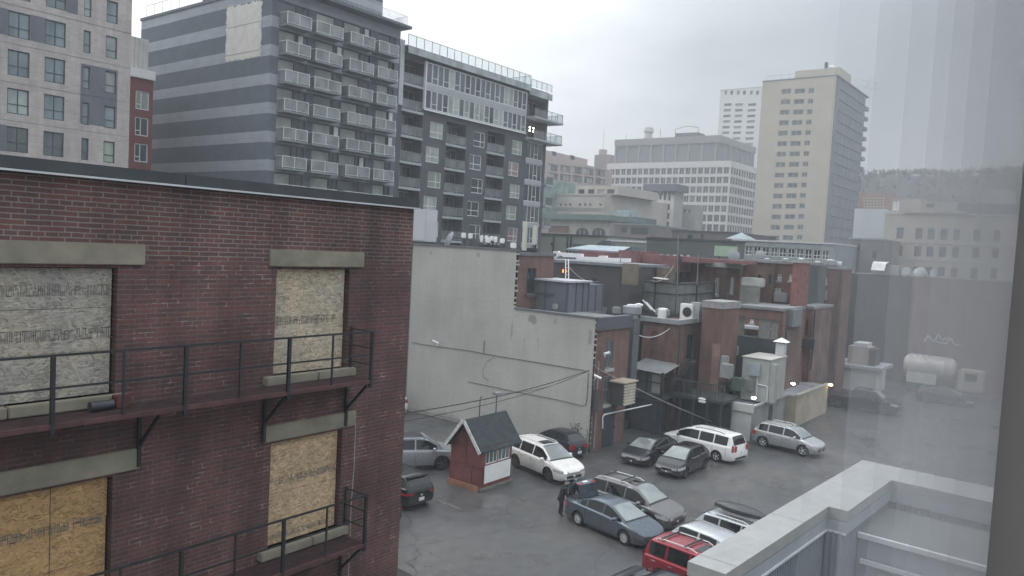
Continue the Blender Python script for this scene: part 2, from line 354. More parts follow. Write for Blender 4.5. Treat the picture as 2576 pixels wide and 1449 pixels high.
# ---------------------------------------------------------------- boarded-up brick building, near left
RED = brick('near_red_brick', 'y', (.142,.062,.056), (.084,.051,.050), (.20,.175,.16), .32, .0705, .0095, .2, .45, zone=11.98, zone2=(.135,.100,.094))
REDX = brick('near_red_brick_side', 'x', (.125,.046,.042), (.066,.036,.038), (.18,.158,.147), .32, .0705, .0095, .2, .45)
stone = plain('weathered_stone', (.215,.20,.155), .85, 0, .22, 2.4)
def osb(name, grey, tint):
    m, nt, b = nm(name); uv, _ = uvplane(nt, 'y')
    wp = N(nt, 'ShaderNodeTexNoise', Scale=5, Detail=2); nt.links.new(uv, wp.inputs['Vector'])
    wv = N(nt, 'ShaderNodeVectorMath', operation='MULTIPLY_ADD'); nt.links.new(wp.outputs[1], wv.inputs[0]); wv.inputs[1].default_value = (.10,.10,0); nt.links.new(uv, wv.inputs[2])
    col_ = None; hgt = None
    for k, rz in enumerate((.25, -.55, 1.0, -.1)):           # layers of strands lying in different directions
        mp = mapped(nt, mapped(nt, wv.outputs[0], rot=(0,0,rz), loc=(k*.37, k*.71, 0)), (13, 48, 1))
        v = N(nt, 'ShaderNodeTexVoronoi', voronoi_dimensions='2D', Scale=1.0, Randomness=1.0); nt.links.new(mp, v.inputs['Vector'])
        sp_ = N(nt, 'ShaderNodeSeparateColor'); nt.links.new(v.outputs['Color'], sp_.inputs[0])
        c = ramp(nt, sp_.outputs[0], [(.05, tuple(x*.58 for x in tint)), (.35, tuple(x*.88 for x in tint)), (.7, tint), (.95, tuple(min(1,x*1.22) for x in tint))])
        if col_ is None: col_, hgt = c, sp_.outputs[0]
        else:
            f = ramp(nt, sp_.outputs[1], [(.52, 0), (.56, 1)]); col_ = mix(nt, f, col_, c); hgt = mix(nt, f, hgt, sp_.outputs[0])
    w = noise(nt, mapped(nt, pos(nt), (1.2,1.2,.9)), 1.1, 5, .6)
    gr = mix(nt, 1, col_, (.74,.84,1.02), 'MULTIPLY')
    cc = mix(nt, ramp(nt, w, [(grey-.18, .9), (grey+.12, 0)]) if grey > 0 else 0.0, col_, gr)
    cc = mix(nt, 1, cc, ramp(nt, noise(nt, pos(nt), 2.2, 5, .6), [(.3, (.80,.80,.80)), (.7, (1.12,1.1,1.06))]), 'MULTIPLY')
    nt.links.new(cc, b.inputs['Base Color']); b.inputs['Roughness'].default_value = .85; bump(nt, b, hgt, .35, .008); return m
def mixmax(nt, a, f):
    n = N(nt, 'ShaderNodeMath', operation='MAXIMUM'); nt.links.new(a, n.inputs[0]); nt.links.new(f, n.inputs[1]); return n.outputs[0]
bb = thing('brick_building', (4, 16, 0), 'old red brick building with boarded-up windows and rusty fire escapes, near left', 'building')
WIN = [(2.45, 5.18, 10.08, 11.86), (7.79, 9.36, 10.06, 11.87), (2.45, 5.18, 7.08, 8.89), (7.80, 9.34, 7.08, 8.90), (2.45, 5.18, 4.1, 5.9), (7.80, 9.34, 4.1, 5.9)]
TOP = 13.08
w = MB(); wall(w, 'y', 11, -4, 10.92, 0, TOP, WIN, .22); w.build('wall', RED, bb)
w = MB(); w.quad((10.92,11,0),(10.92,26,0),(10.92,26,TOP),(10.92,11,TOP)); w.quad((-4,11,0),(-4,26,0),(-4,26,TOP),(-4,11,TOP)); w.quad((-4,26,0),(10.92,26,0),(10.92,26,TOP),(-4,26,TOP)); w.build('side_wall', REDX, bb)
w = MB(); w.quad((-4,11,TOP+.1),(10.92,11,TOP+.1),(10.92,26,TOP+.1),(-4,26,TOP+.1)); w.build('roof', roof_grey, bb)
cap = MB()
for a, e in ((-4.06, 1.0), (1.003, 6.1), (6.103, 10.99)): cap.box(a, e, 10.92, 11.25, 13.095, 13.255)
cap.build('parapet_flashing', dark_metal, bb, bevel=.008)
MB().box(-4.06, 11.0, 10.895, 11.0, 13.065, 13.092).build('drip_edge', pale_metal, bb)
lins = [(2.2, 5.55, 11.90, 12.20), (7.62, 9.66, 11.90, 12.18), (2.2, 5.55, 8.93, 9.24), (7.62, 9.62, 8.94, 9.22)]
for a, e, f, h in lins: MB().box(a, e, 10.955, 11.12, f, h).build('lintel', stone, bb, bevel=.012)
for i, (a, e, f, h) in enumerate(WIN[:4]):
    xs = [a-.2, a+.55, a+1.35, e+.14] if i % 2 == 0 else [a-.2, a+.85, e+.14]
    for p, q in zip(xs, xs[1:]): MB().box(p, q-.012, 10.86, 11.2, f-.145, f).build('sill', stone, bb, bevel=.014)
    MB().box(a-.01, e+.01, 11.195, 11.24, f-.03, h+.03).build('backing_frame', plain('dark_reveal', (.03,.028,.026), .9), bb)
OS = [osb('osb_upper_left', .58, (.41,.36,.275)), osb('osb_upper_right', .44, (.47,.40,.29)), osb('osb_lower_left', .0, (.40,.255,.12)), osb('osb_lower_right', .36, (.46,.345,.22))]
ink = plain('black_stencil_ink', (.145,.135,.12), .9, 0, .3, 20)
def glyph(ch, size):
    cu = bpy.data.curves.new('glyph', 'FONT'); cu.body = ch; cu.size = size; o = bpy.data.objects.new('glyph', cu); col.objects.link(o)
    dg = bpy.context.evaluated_depsgraph_get(); me = o.evaluated_get(dg).to_mesh(); r = ([tuple(v.co) for v in me.vertices], [tuple(p.vertices) for p in me.polygons])
    o.evaluated_get(dg).to_mesh_clear(); bpy.data.objects.remove(o); bpy.data.curves.remove(cu); return r
GL = {c: glyph(c, .19) for c in 'BPE38'}
def stencil(parent, x0, x1, z, h, y, glyphs, seed):
    rnd = random.Random(seed); s = MB(); x = x0
    gl = sorted(glyphs)
    while x < x1-.02:
        if gl and x >= gl[0][0]:
            v, f = GL[gl[0][1]]; k = h/.19*1.25; s.add([(x+p[0]*k, y, z+p[1]*k+h*.06) for p in v], f); x += .125*k+.03; gl.pop(0); continue
        wd_ = rnd.choice((.007,.010,.014)); lo, hi = rnd.choice(((0,1),(0,1),(0,1),(.0,.46),(.54,1)))
        s.quad((x, y, z+h*lo), (x+wd_, y, z+h*lo), (x+wd_, y, z+h*hi), (x, y, z+h*hi))
        if rnd.random() < .3: zz = z+h*rnd.choice((0, .5, .92)); s.quad((x, y, zz), (x+.06, y, zz), (x+.06, y, zz+h*.09), (x, y, zz+h*.09))
        x += wd_+rnd.choice((.009,.012,.018))
    return s.build('stencil_print', ink, parent)
PR = [[(2.5, 5.14, 11.47, .15, [(4.62,'P')]), (2.5, 5.14, 10.87, .15, [(4.5,'8')])], [(7.84, 9.2, 10.90, .14, [(8.9,'E')])], [(2.5, 5.1, 8.22, .13, [(3.97,'B'),(4.55,'B')])],
      [(7.84, 9.3, 8.12, .13, [(8.05,'B')]), (7.84, 9.3, 7.16, .1, [])]]
for i, (a, e, f, h) in enumerate(WIN[:4]):
    pn = MB(); zs = [f+.005, f+.62, f+1.22, h-.01] if i % 2 == 0 else [f+.005, f+.9, h-.01]
    rnd = random.Random(i)
    for z0, z1 in zip(zs, zs[1:]): pn.box(a+.012, e-.03-rnd.uniform(0,.01), 11.10, 11.118, z0, z1-.006)
    po = pn.build('boarded_window', OS[i], bb)
    for q in PR[i]: stencil(po, q[0], q[1], q[2], q[3], 11.0975, q[4], i*7+int(q[2]*10))
MB().tube([(9.62,10.97,9.0),(9.63,10.975,8.2),(9.60,10.975,7.4),(9.61,10.975,5.0)], .006, 5).build('cable', pale_wire, bb)
MB().tube([(4.35,10.985,9.3),(4.36,10.985,8.2),(4.34,10.985,4.4)], .005, 5).build('cable', wire_mat, bb)
rust = plain('rusty_red_steel', (.075,.034,.032), .8, 0, .35, 5)
def fire_escape(zp, zr, x1, label, lean):
    t = thing('fire_escape', (4, 10.6, zp), label, 'fire escape', 'fire escapes on the boarded-up brick building')
    pl = MB()                                           # floor of flat bars
    y = 10.39
    while y < 10.9: pl.box(-4, x1-.03, y, y+.022, zp-.03, zp); y += .034
    x = -3.9
    while x < x1: pl.box(x, x+.02, 10.39, 10.9, zp-.045, zp-.031); x += .3
    pl.build('platform_grating', plain('dark_rusty_grating', (.04,.02,.02), .9, 0, .4, 7), t)
    ch = MB().box(-4, x1, 10.34, 10.385, zp-.065, zp+.0); ch.box(x1-.045, x1-.001, 10.387, 10.97, zp-.065, zp); ch.build('edge_channel', rust, t)
    for i in range(12):
        x = x1-.03-.88*i
        if x < -3.9: break
        thick = i % 2 == 0
        wdt = .05 if thick else .026
        MB().bar((x, 10.36, zp-.14 if thick else zp-.06), (x, 10.36, zr-.013), wdt).build('post', black_steel, t)
    MB().bar((x1-.0, 10.95, zp+.01), (x1-.0, 10.95, zr+.02), .04).build('post', black_steel, t)
    r = MB().bar((-4, 10.36, zr), (x1+.03, 10.36, zr), .03); r.build('top_rail', black_steel, t)
    zm = zr-.42
    MB().bar((-4, 10.385, zm), (x1-.03, 10.385, zm), .012, .028).build('mid_rail', black_steel, t)
    for dz in (0, -.30, -.60): MB().bar((x1-.005, 10.39, zr+dz-.01), (x1-.005, 10.93, zr+dz-.01), .02).build('end_rail', black_steel, t)
    for x in (x1-.06, x1-1.8, x1-3.9, x1-6.0, x1-8.1):
        k = MB().bar((x, 10.95, zp-.12), (x, 10.95, zp-.95), .05, .05); k.bar((x, 10.42, zp-.11), (x, 10.93, zp-.62), .04); k.build('bracket', black_steel, t)
    return t
fire_escape(9.92, 10.79, 9.42, 'rusty red and black iron fire escape along the top floor of the boarded-up brick building', 0)
fire_escape(6.91, 7.80, 9.44, 'lower black iron fire escape on the boarded-up brick building, near the bottom edge', 0)
# can and red pot left on the upper platform
c = MB().lathe([(.0,0),(.07,0),(.07,.30),(.06,.305),(.06,.27),(0,.30)], (0,0,0), 16, 'x'); c.v = [(v[0]+4.72, v[1]+10.72, v[2]+9.995) for v in c.v]
solo(c, 'paint_can', plain('dull_dark_can', (.05,.055,.062), .5, .3, .2, 9), 'dark tin can lying on its side on the upper fire escape', 'can', smooth=True)
solo(MB().box(5.06, 5.27, 10.70, 10.84, 9.925, 10.1), 'red_box', plain('red_box_side', (.09,.03,.028), .7, 0, .3, 9), 'small red box standing beside the dark tin can on the fire escape', 'box', bevel=.01)
# ---------------------------------------------------------------- pale brick apartment block, top left
tan_b = brick('pale_pinkish_brick', 'y', (.44,.40,.375), (.37,.335,.32), (.42,.40,.38), .6, .2, .02, .3, .16, .85, .2)
cladm = plain('slate_grey_cladding', (.115,.125,.145), .6, .1, .12, 1.2)
g_teal = glass('teal_reflecting_glass', (.22,.28,.30), .15); g_teal2 = glass('pale_teal_blind_glass', (.36,.42,.41), .25)
tb = thing('apartment_block', (18, 66, 0), 'tall pale brick apartment block with dark framed windows and slate panels at top left', 'building')
TX = dict(a=(20.94,22.30), b=(23.27,24.63), c=(25.85,26.36), d=(27.45,28.28))
zr_ = [25.7+2.62*k for k in range(4, -6, -1)]
rects = []
for k, z in enumerate(zr_):
    off = z
    for key, (u0, u1) in TX.items():
        f, h = (z-.87, z+.87) if key in 'ab' else (z-.83, z+.78)
        if key in 'cd': f -= .05; h -= .05
        mt = random.choice((g_teal, g_teal2, g_teal)) if z > 18.5 else random.choice((g_mid, g_green, g_mid))
        if key in 'ab': bars = (('v', .5), ('h', .38))
        else: bars = (('h', .36),)
        rects.append((u0, u1, f, h, mt, bars))
    for u0 in (16.2, 13.5, 11.0): rects.append((u0, u0+1.36, z-.87, z+.87, g_teal, (('v', .5), ('h', .38))))
w = MB(); wall(w, 'y', 61, 6, 29.33, 0, 40, rects, .22); w.quad((29.33,61,0),(29.33,80,0),(29.33,80,40),(29.33,61,40)); w.quad((6,61,0),(6,80,0),(6,80,40),(6,61,40)); w.quad((6,80,0),(29.33,80,0),(29.33,80,40),(6,80,40)); w.build('wall', tan_b, tb)
windows(tb, 'y', 61, rects, g_mid, dark_frame, .07, (), .12)
for u0, u1, f, h in ((25.7, 28.36, 19.62, 23.98), (22.31, 23.26, 24.85, 26.6), (19.9, 20.93, 24.85, 26.6), (24.64, 25.4, 27.4, 29.2), (19.9, 20.93, 16.95, 18.75)):
    p = MB(); rr = [r for r in rects if r[0] > u0-.1 and r[1] < u1+.1 and r[2] > f-.4 and r[3] < h+.4]
    wall(p, 'y', 60.985, u0, u1, f, h, rr, .02); p.build('cladding_panel', cladm, tb)
j = MB()
for z in zr_: j.box(6, 29.34, 60.985, 60.999, z-1.36, z-1.33)
j.build('expansion_joint', plain('joint_line', (.20,.18,.175), .9), tb)  # thin raised strips, darker than the brick, draw the joint lines
MB().box(6, 29.36, 60.9, 61.2, 40, 40.3).build('parapet_flashing', dark_metal, tb)
# ---------------------------------------------------------------- red brick block seen in the gap
rb = thing('red_apartment_block', (40, 82, 0), 'red brick apartment block with a ribbed metal penthouse in the gap at left', 'building')
dk_red = brick('dull_red_brick', 'y', (.21,.055,.05), (.17,.048,.046), (.24,.12,.11), .4, .13, .012, .3, .2, .85, .2)
rr = [(36.62, 37.92, z, z+1.75) for z in (23.4, 20.9, 18.4, 15.9)] + [(35.2, 35.7, z, z+1.6) for z in (23.4, 20.9, 18.4)]
w = MB(); wall(w, 'y', 75, 34, 38.3, 0, 26.35, rr, .2); block(w, 34, 38.3, 75, 90, 0, 26.35, 'S'); w.build('wall', dk_red, rb)
windows(rb, 'y', 75, rr, [g_pale, g_mid, g_mid, g_dark], white_frame, .09, (('v', .42), ('h', .28, 0, .42)), .1)
MB().box(33.9, 38.4, 74.8, 76, 26.36, 27.2).build('white_band', white_paint, rb)
rp = MB().box(34.2, 38.3, 76.2, 88, 27.2, 30.4)
x = 34.2
while x < 38.2: rp.box(x, x+.1, 76.13, 76.199, 27.2, 30.4); x += .4
rp.build('penthouse', plain('cream_ribbed_metal', (.50,.50,.47), .5, .1, .1, 1), rb)
def rx(X, xl, xr, yt, yb):                       # survey rectangle on the plane X = const -> (y0, y1, z0, z1)
    xm, ym = (xl+xr)/2, (yt+yb)/2
    return (on_x(xr, ym, X).y, on_x(xl, ym, X).y, on_x(xm, yb, X).z, on_x(xm, yt, X).z)
def ry(Y, xl, xr, yt, yb):
    xm, ym = (xl+xr)/2, (yt+yb)/2
    return (on_y(xl, ym, Y).x, on_y(xr, ym, Y).x, on_y(xm, yb, Y).z, on_y(xm, yt, Y).z)
# ---------------------------------------------------------------- striped apartment block with balconies
def striped(name, lo, hi):
    m, nt, b = nm(name); s = N(nt, 'ShaderNodeSeparateXYZ'); nt.links.new(pos(nt), s.inputs[0])
    a = N(nt, 'ShaderNodeMath', operation='SUBTRACT'); nt.links.new(s.outputs[2], a.inputs[0]); a.inputs[1].default_value = 30.99-2.605*20
    q = N(nt, 'ShaderNodeMath', operation='MODULO'); nt.links.new(a.outputs[0], q.inputs[0]); q.inputs[1].default_value = 2.605
    l = N(nt, 'ShaderNodeMath', operation='LESS_THAN'); nt.links.new(q.outputs[0], l.inputs[0]); l.inputs[1].default_value = 1.0
    j = N(nt, 'ShaderNodeMath', operation='COMPARE'); nt.links.new(q.outputs[0], j.inputs[0]); j.inputs[1].default_value = .42; j.inputs[2].default_value = .018
    c = mix(nt, l.outputs[0], lo, hi)
    f = noise(nt, mapped(nt, pos(nt), (1,1,1.6)), .7, 6, .6); c = mix(nt, 1, c, ramp(nt, f, [(.3, (.86,)*3), (.7, (1.1,)*3)]), 'MULTIPLY')
    jn = N(nt, 'ShaderNodeMath', operation='MULTIPLY'); nt.links.new(j.outputs[0], jn.inputs[0]); nt.links.new(ramp(nt, noise(nt, pos(nt), .35, 3), [(.45, 0), (.6, .5)]), jn.inputs[1])
    c = mix(nt, jn.outputs[0], c, (.12,.125,.13))
    nt.links.new(c, b.inputs['Base Color']); b.inputs['Roughness'].default_value = .85; return m
STR = striped('striped_stucco', (.098,.120,.145), (.29,.32,.355))
sb = thing('striped_apartment_block', (50, 72, 0), 'grey apartment block with dark and light painted stripes and rows of glass-fronted balconies', 'building')
XC, YC, ZT = 42.4, 62.0, 34.55
bays = [(43.24, 45.96, 43.25, 45.03, 46.45), (46.51, 49.69, 47.36, 49.54, 50.62), (50.64, 53.80, 50.76, 52.84, 54.2), (54.34, 57.12, 55.31, 56.94, 57.7)]
floors = [23.52+2.605*k for k in range(3, -9, -1)]
rects = []
for z in floors:
    for b0, b1, c0, c1, c2 in bays:
        rects.append((c0, c1, z+.02, z+2.15, random.choice((g_pale, g_pale, g_pale, g_mid)), ()))
        rects.append((c1+.02, c2, z+.02, z+2.15, g_dark, (('v', .5),)))
    if random.random() < .5: pass
w = MB(); wall(w, 'y', YC, XC, 58.35, 0, ZT, rects, .2)
w.quad((XC,YC,0),(XC,86,0),(XC,86,ZT),(XC,YC,ZT)); w.quad((58.35,YC,0),(58.35,86,0),(58.35,86,ZT),(58.35,YC,ZT)); w.quad((XC,86,0),(58.35,86,0),(58.35,86,ZT),(XC,86,ZT)); w.quad((XC,YC,ZT),(58.35,YC,ZT),(58.35,86,ZT),(XC,86,ZT))
w.build('wall', STR, sb)
windows(sb, 'y', YC, [r for r in rects if r[2] > 12], g_pale, dark_frame, .05, (), .12)
white_rail = plain('white_railing_paint', (.74,.76,.76), .5, 0, .05, 3)
bal_glass = glass('frosted_balcony_glass', (.25,.275,.28), .25)
slab_m = plain('blue_grey_slab', (.20,.22,.235), .8, 0, .15, 1.5)  # darker and bluer than the plain concrete
bm = None
for z in floors:
    if z < 15: continue
    for i, (b0, b1, *_ ) in enumerate(bays):
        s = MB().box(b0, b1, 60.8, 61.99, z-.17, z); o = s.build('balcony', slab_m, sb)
        r = MB(); r.bar((b0, 60.83, z+1.06), (b1, 60.83, z+1.06), .042); r.bar((b0, 60.83, z+.10), (b1, 60.83, z+.10), .036)
        for x in (b0+.03, (b0+b1)/2, b1-.03): r.bar((x, 60.83, z), (x, 60.83, z+1.03), .04)
        r.bar((b0+.02, 60.86, z+1.06), (b0+.02, 61.98, z+1.06), .04); r.bar((b1-.02, 60.86, z+1.06), (b1-.02, 61.98, z+1.06), .04); r.build('railing', white_rail, o)
        gpan = MB().box(b0+.06, b1-.06, 60.845, 60.86, z+.14, z+1.02); gpan.box(b0+.045, b0+.06, 60.87, 61.95, z+.05, z+1.02); gpan.box(b1-.06, b1-.045, 60.87, 61.95, z+.05, z+1.02); gpan.build('glass_panel', bal_glass, o)
random.seed(21)
for k in range(9):
    z = floors[random.choice((0,1,2,3,4,5))]; b = random.choice(bays); x = random.uniform(b[3]+.3, b[4]-.6)
    MB().box(x, x+.5, 61.95, 62.05, z+.4, z+2.1).build('curtain_panel', plain('white_blind', (.55,.57,.57), .8), sb)
MB().box(XC-.1, 58.75, 60.7, 86.1, ZT+.003, ZT+.28).build('roof_slab', plain('dark_roof_edge', (.10,.115,.135), .7, 0, .1, 1), sb)
patch = MB(); rnd = random.Random(5); L_, R_ = [], []
y0, y1 = 69.3, 63.55
za, zb_ = 33.55, 28.45
pts = []
n = 26
for k in range(n+1): pts.append((y0+(y1-y0)*k/n, za+rnd.uniform(-.13,.13)-.0*k))
for k in range(n+1): pts.append((y1+rnd.uniform(-.12,.12), za+(zb_-za)*k/n))
for k in range(n+1): pts.append((y1+(y0-y1)*k/n, zb_+rnd.uniform(-.10,.10)))
for k in range(n+1): pts.append((y0+rnd.uniform(-.12,.12), zb_+(za-zb_)*k/n))
patch.prism(pts, lambda p: (XC-.02, p[0], p[1]), lambda p: (XC-.001, p[0], p[1])); patch.build('unpainted_patch', plain('cream_unpainted_stucco', (.56,.55,.51), .85, 0, .1, 1.2), sb)
pj = MB()
for z in (31.6, 29.0): pj.box(XC-.03, XC-.0195, 63.65, 69.15, z, z+.07)
pj.build('patch_seam', plain('seam', (.30,.29,.27), .9), sb)
def railing(parent, name, p0, p1, h, step, mat, r=.03, glassm=None, mid=False):
    p0, p1 = Vector(p0), Vector(p1); L = (p1-p0).length; n = max(1, round(L/step)); m = MB(); u = Vector((0,0,1))
    for k in range(n+1): q = p0+(p1-p0)*k/n; m.bar(q, q+u*(h-r/2), r)
    m.bar(p0+u*h, p1+u*h, r*1.2)
    if mid: m.bar(p0+u*.1, p1+u*.1, r)
    o = m.build(name, mat, parent)
    if glassm:
        nrm = (p1-p0).normalized().cross(u)*.012; off = (p1-p0).normalized().cross(u)*(-.03)
        g = MB(); a, b = p0+off+u*.08, p1+off+u*.08; a2, b2 = p0+off+u*(h-.06), p1+off+u*(h-.06)
        g.add([a-nrm,b-nrm,b2-nrm,a2-nrm,a+nrm,b+nrm,b2+nrm,a2+nrm], [(0,1,2,3),(7,6,5,4),(0,4,5,1),(3,2,6,7),(0,3,7,4),(1,5,6,2)]); g.build('glass_panel', glassm, o)
    return o
railing(sb, 'roof_railing', (48.5, 61.0, ZT+.28), (58.3, 61.0, ZT+.28), 1.0, .16, pale_metal, .025)
railing(sb, 'roof_railing', (58.3, 61.0, ZT+.28), (58.3, 66, ZT+.28), 1.0, .16, pale_metal, .025)
railing(sb, 'roof_railing', (XC+.3, 85.5, ZT+.28), (XC+.3, 77, ZT+.28), 1.35, 1.6, pale_metal, .04, None, True)
MB().box(44, 57, 63.5, 76.5, ZT+.281, 37.6).build('rooftop_storey', STR, sb)
# ---------------------------------------------------------------- dark condominium
cd = thing('condominium_block', (72, 70, 0), 'charcoal brick condominium with recessed balconies, white-framed glazed top floors and a glass roof railing', 'building')
char = brick('charcoal_brick', 'y', (.082,.090,.100), (.072,.080,.090), (.082,.09,.098), .4, .12, .012, .3, .18, .85, .2)
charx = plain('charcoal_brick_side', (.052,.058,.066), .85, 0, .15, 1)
CL, CR, CT = 58.36, 86.0, 32.95
fl = [23.5+2.8*k for k in range(2, -7, -1)]      # slab levels
rects = []; rec = []
for z in fl:
    rec.append((59.05, 62.25, z+.12, z+2.62))
    if z < 24: rec.append((66.2, 69.65, z+.12, z+2.62)); rec.append((73.6, 77.0, z+.12, z+2.62))
win = []
cs = [g_pale, g_dark, g_green, g_pale, g_mid, g_pink, g_green, g_dark, g_pale]
i = 0
for k, z in enumerate([zz for zz in fl if zz < 24]):
    for q, u0 in enumerate((63.25, 70.75, 78.3)):
        sh = .25 if k % 2 == 0 else -.25
        bars = (('v', .63), ('h', .38)) if k % 2 == 0 else (('v', .36), ('h', .38))
        win.append((u0+sh, u0+sh+2.15, z+.42, z+2.2, cs[i % 9], bars)); i += 1
strip = [(81.6, 85.3, z+.25, z+2.45, g_dark if z > 17 else g_mid, (('v', .28), ('v', .5), ('v', .72), ('h', .32, .5, .72))) for z in fl if z < 25]
top2 = [(81.3, 85.6, z+.12, z+2.5) for z in fl if z > 25]
w = MB(); wall(w, 'y', YC, CL, CR, 0, CT, win+strip, .2) if False else None
w = MB(); allr = win+strip
wall(w, 'y', YC, CL, CR, 0, CT, [r[:4] for r in allr]+rec+top2, .2)
for r in rec+top2:                                   # the loggias are real recesses
    a, b, e, f = r; d1 = YC+1.5
    w.quad((a,YC+.2,e),(a,d1,e),(a,d1,f),(a,YC+.2,f)); w.quad((b,YC+.2,e),(b,d1,e),(b,d1,f),(b,YC+.2,f)); w.quad((a,YC+.2,e),(b,YC+.2,e),(b,d1,e),(a,d1,e)); w.quad((a,YC+.2,f),(b,YC+.2,f),(b,d1,f),(a,d1,f)); w.quad((a,d1,e),(b,d1,e),(b,d1,f),(a,d1,f))
w.build('wall', char, cd)
w = MB(); block(w, CL, CR, YC+.001, 82, 0, CT, 'S'); w.build('side_wall', charx, cd)
windows(cd, 'y', YC, [r for r in win if r[2] > 11]+[r for r in strip if r[2] > 11], g_mid, white_frame, .08, (), .1)
doors = [(r[0]+.5, r[1]-.1, r[2]+.02, r[3]-.15, random.choice((g_dark, g_mid, g_dark)), (('v', .33), ('v', .66))) for r in rec+top2 if r[2] > 11]
windows(cd, 'y', YC, doors, g_dark, plain('grey_door_frame', (.24,.26,.27), .5), .07, (), 1.42, 'balcony_door')
sp_m = plain('pale_grey_spandrel', (.33,.35,.365), .6, 0, .08, 1)
for r in strip: MB().box(81.55, 85.35, 61.97, 61.999, r[3]+.02, r[3]+.58).build('spandrel', sp_m, cd)
loggia_glass = glass('smoky_loggia_glass', (.16,.18,.185), .2)
for r in rec:
    if r[2] < 11: continue
    s = MB().box(r[0]-.12, r[1]+.02, 61.9, 62.199, r[2]-.28, r[2]-.002); o = s.build('balcony_edge', sp_m, cd)
    q = MB(); q.bar((r[0], 61.97, r[2]+1.05), (r[1], 61.97, r[2]+1.05), .045)
    for t in range(4): x = r[0]+.05+(r[1]-r[0]-.1)*t/3; q.bar((x, 61.97, r[2]), (x, 61.97, r[2]+1.03), .04)
    q.build('railing', plain('grey_railing', (.3,.32,.33), .5, .3), o)
    MB().box(r[0]+.08, r[1]-.08, 62.0, 62.012, r[2]+.1, r[2]+1.0).build('glass_panel', loggia_glass, o)
# glazed top storeys
gt = []
PT = [(), (('h', .28),), (), (('v', .0),)]
x = 62.28; k = 0
while x < 80.4:
    for z0, z1 in ((26.95, 29.02), (29.74, 31.98)):
        op = k % 4
        bars = (('h', .30),) if op in (1, 3) else ()
        gt.append((x, x+.9, z0, z1, random.choice((g_mid, g_mid, g_dark, g_mid, g_pale) if z0 > 29 else (g_dark, g_mid, g_mid, g_pale)), bars))
    x += .925; k += 1
f = MB(); wall(f, 'y', 61.7, 62.2, 80.85, 26.85, 32.05, [r[:4] for r in gt], .1); f.quad((62.2,61.7,26.85),(62.2,61.999,26.85),(62.2,61.999,32.05),(62.2,61.7,32.05)); f.quad((62.2,61.7,26.85),(80.85,61.7,26.85),(80.85,61.999,26.85),(62.2,61.999,26.85)); f.quad((80.85,61.7,26.85),(80.85,61.999,26.85),(80.85,61.999,32.05),(80.85,61.7,32.05)); f.quad((62.2,61.7,32.05),(80.85,61.7,32.05),(80.85,61.999,32.05),(62.2,61.999,32.05))
f.build('curtain_wall', sp_m, cd)
windows(cd, 'y', 61.7, gt, g_mid, white_frame, .065, (), .06)
MB().box(62.1, 80.9, 61.62, 61.698, 26.72, 26.84).build('white_sill', white_frame, cd)
MB().box(62.1, 62.199, 61.65, 61.98, 26.85, 32.1).build('white_edge', white_frame, cd)
MB().box(CL+.01, CL+.62, 61.9, 61.999, 26.7, 33.6).build('pale_panel', plain('pale_blue_panel', (.42,.45,.46), .6, 0, .05), cd)
sea = glass('pale_green_glass', (.38,.425,.425), .2)
MB().box(58.9, 81.1, 61.3, 61.34, 32.25, 33.05).build('glass_fascia', sea, cd); MB().box(81.15, 86.3, 61.6, 61.64, 31.9, 32.75).build('glass_fascia', sea, cd)
MB().box(58.9, 81.1, 61.345, 63.5, 32.96, 33.06).build('roof_ledge', pale_metal, cd)
grail = plain('brown_grey_railing', (.13,.13,.125), .5, .3)
clear = bpy.data.materials.new('thin_clear_glass'); clear.use_nodes = True; t = clear.node_tree; t.nodes.clear()
a1 = N(t, 'ShaderNodeBsdfTransparent'); a1.inputs[0].default_value = (.92,.945,.945,1); a2 = N(t, 'ShaderNodeBsdfGlossy', Roughness=.05); mx = N(t, 'ShaderNodeMixShader', Fac=.12); oo = N(t, 'ShaderNodeOutputMaterial')
t.links.new(a1.outputs[0], mx.inputs[1]); t.links.new(a2.outputs[0], mx.inputs[2]); t.links.new(mx.outputs[0], oo.inputs[0])
railing(cd, 'roof_railing', (58.95, 61.4, 33.06), (81.0, 61.4, 33.06), 1.15, 1.22, grail, .045, clear)
railing(cd, 'roof_railing', (81.0, 61.4, 33.06), (81.0, 66, 33.06), 1.15, 1.2, grail, .045, clear)
railing(cd, 'roof_railing', (81.6, 61.7, 32.96), (86.2, 61.7, 32.96), 1.0, 1.1, grail, .045, clear)
for x in (61.7, 73.0, 84.5): MB().lathe([(.0,33.0),(.1,33.0),(.1,33.9),(.15,33.92),(.15,34.05),(0,34.06)], (x, 64.5, 0), 10).build('vent_pipe', grey_metal, cd, True)
for z in (29.1, 26.3):
    o = MB().box(81.2, 87.8, 60.6, 64.5, z-.25, z).build('balcony', sp_m, cd)
    railing(o, 'railing', (81.3, 60.7, z), (87.7, 60.7, z), 1.05, 1.4, grail, .045, clear); railing(o, 'railing', (87.7, 60.7, z), (87.7, 64.4, z), 1.05, 1.2, grail, .045, clear)
for z in (20.7, 17.9, 15.1):
    o = MB().box(86.0, 87.6, 61.6, 64.5, z-.25, z).build('balcony', sp_m, cd)
    MB().box(86.05, 87.55, 61.62, 61.65, z, z+1.05).build('glass_panel', loggia_glass, o)
bulb = lamp('warm_white_bulb', (1, .93, .78), 9)
for x in (82.9, 83.7):
    for z in (27.95, 27.55): MB().ell((x, 62.6, z), .1, .1, .13, 10).build('ceiling_lamp', bulb, cd, True)
solo(MB().box(67.1, 67.75, 62.35, 62.8, 17.93, 18.85).box(67.8, 68.35, 62.35, 62.8, 17.93, 18.8), 'air_conditioner', white_paint, 'white air conditioner standing on a balcony of the charcoal condominium', 'air conditioner', bevel=.04)
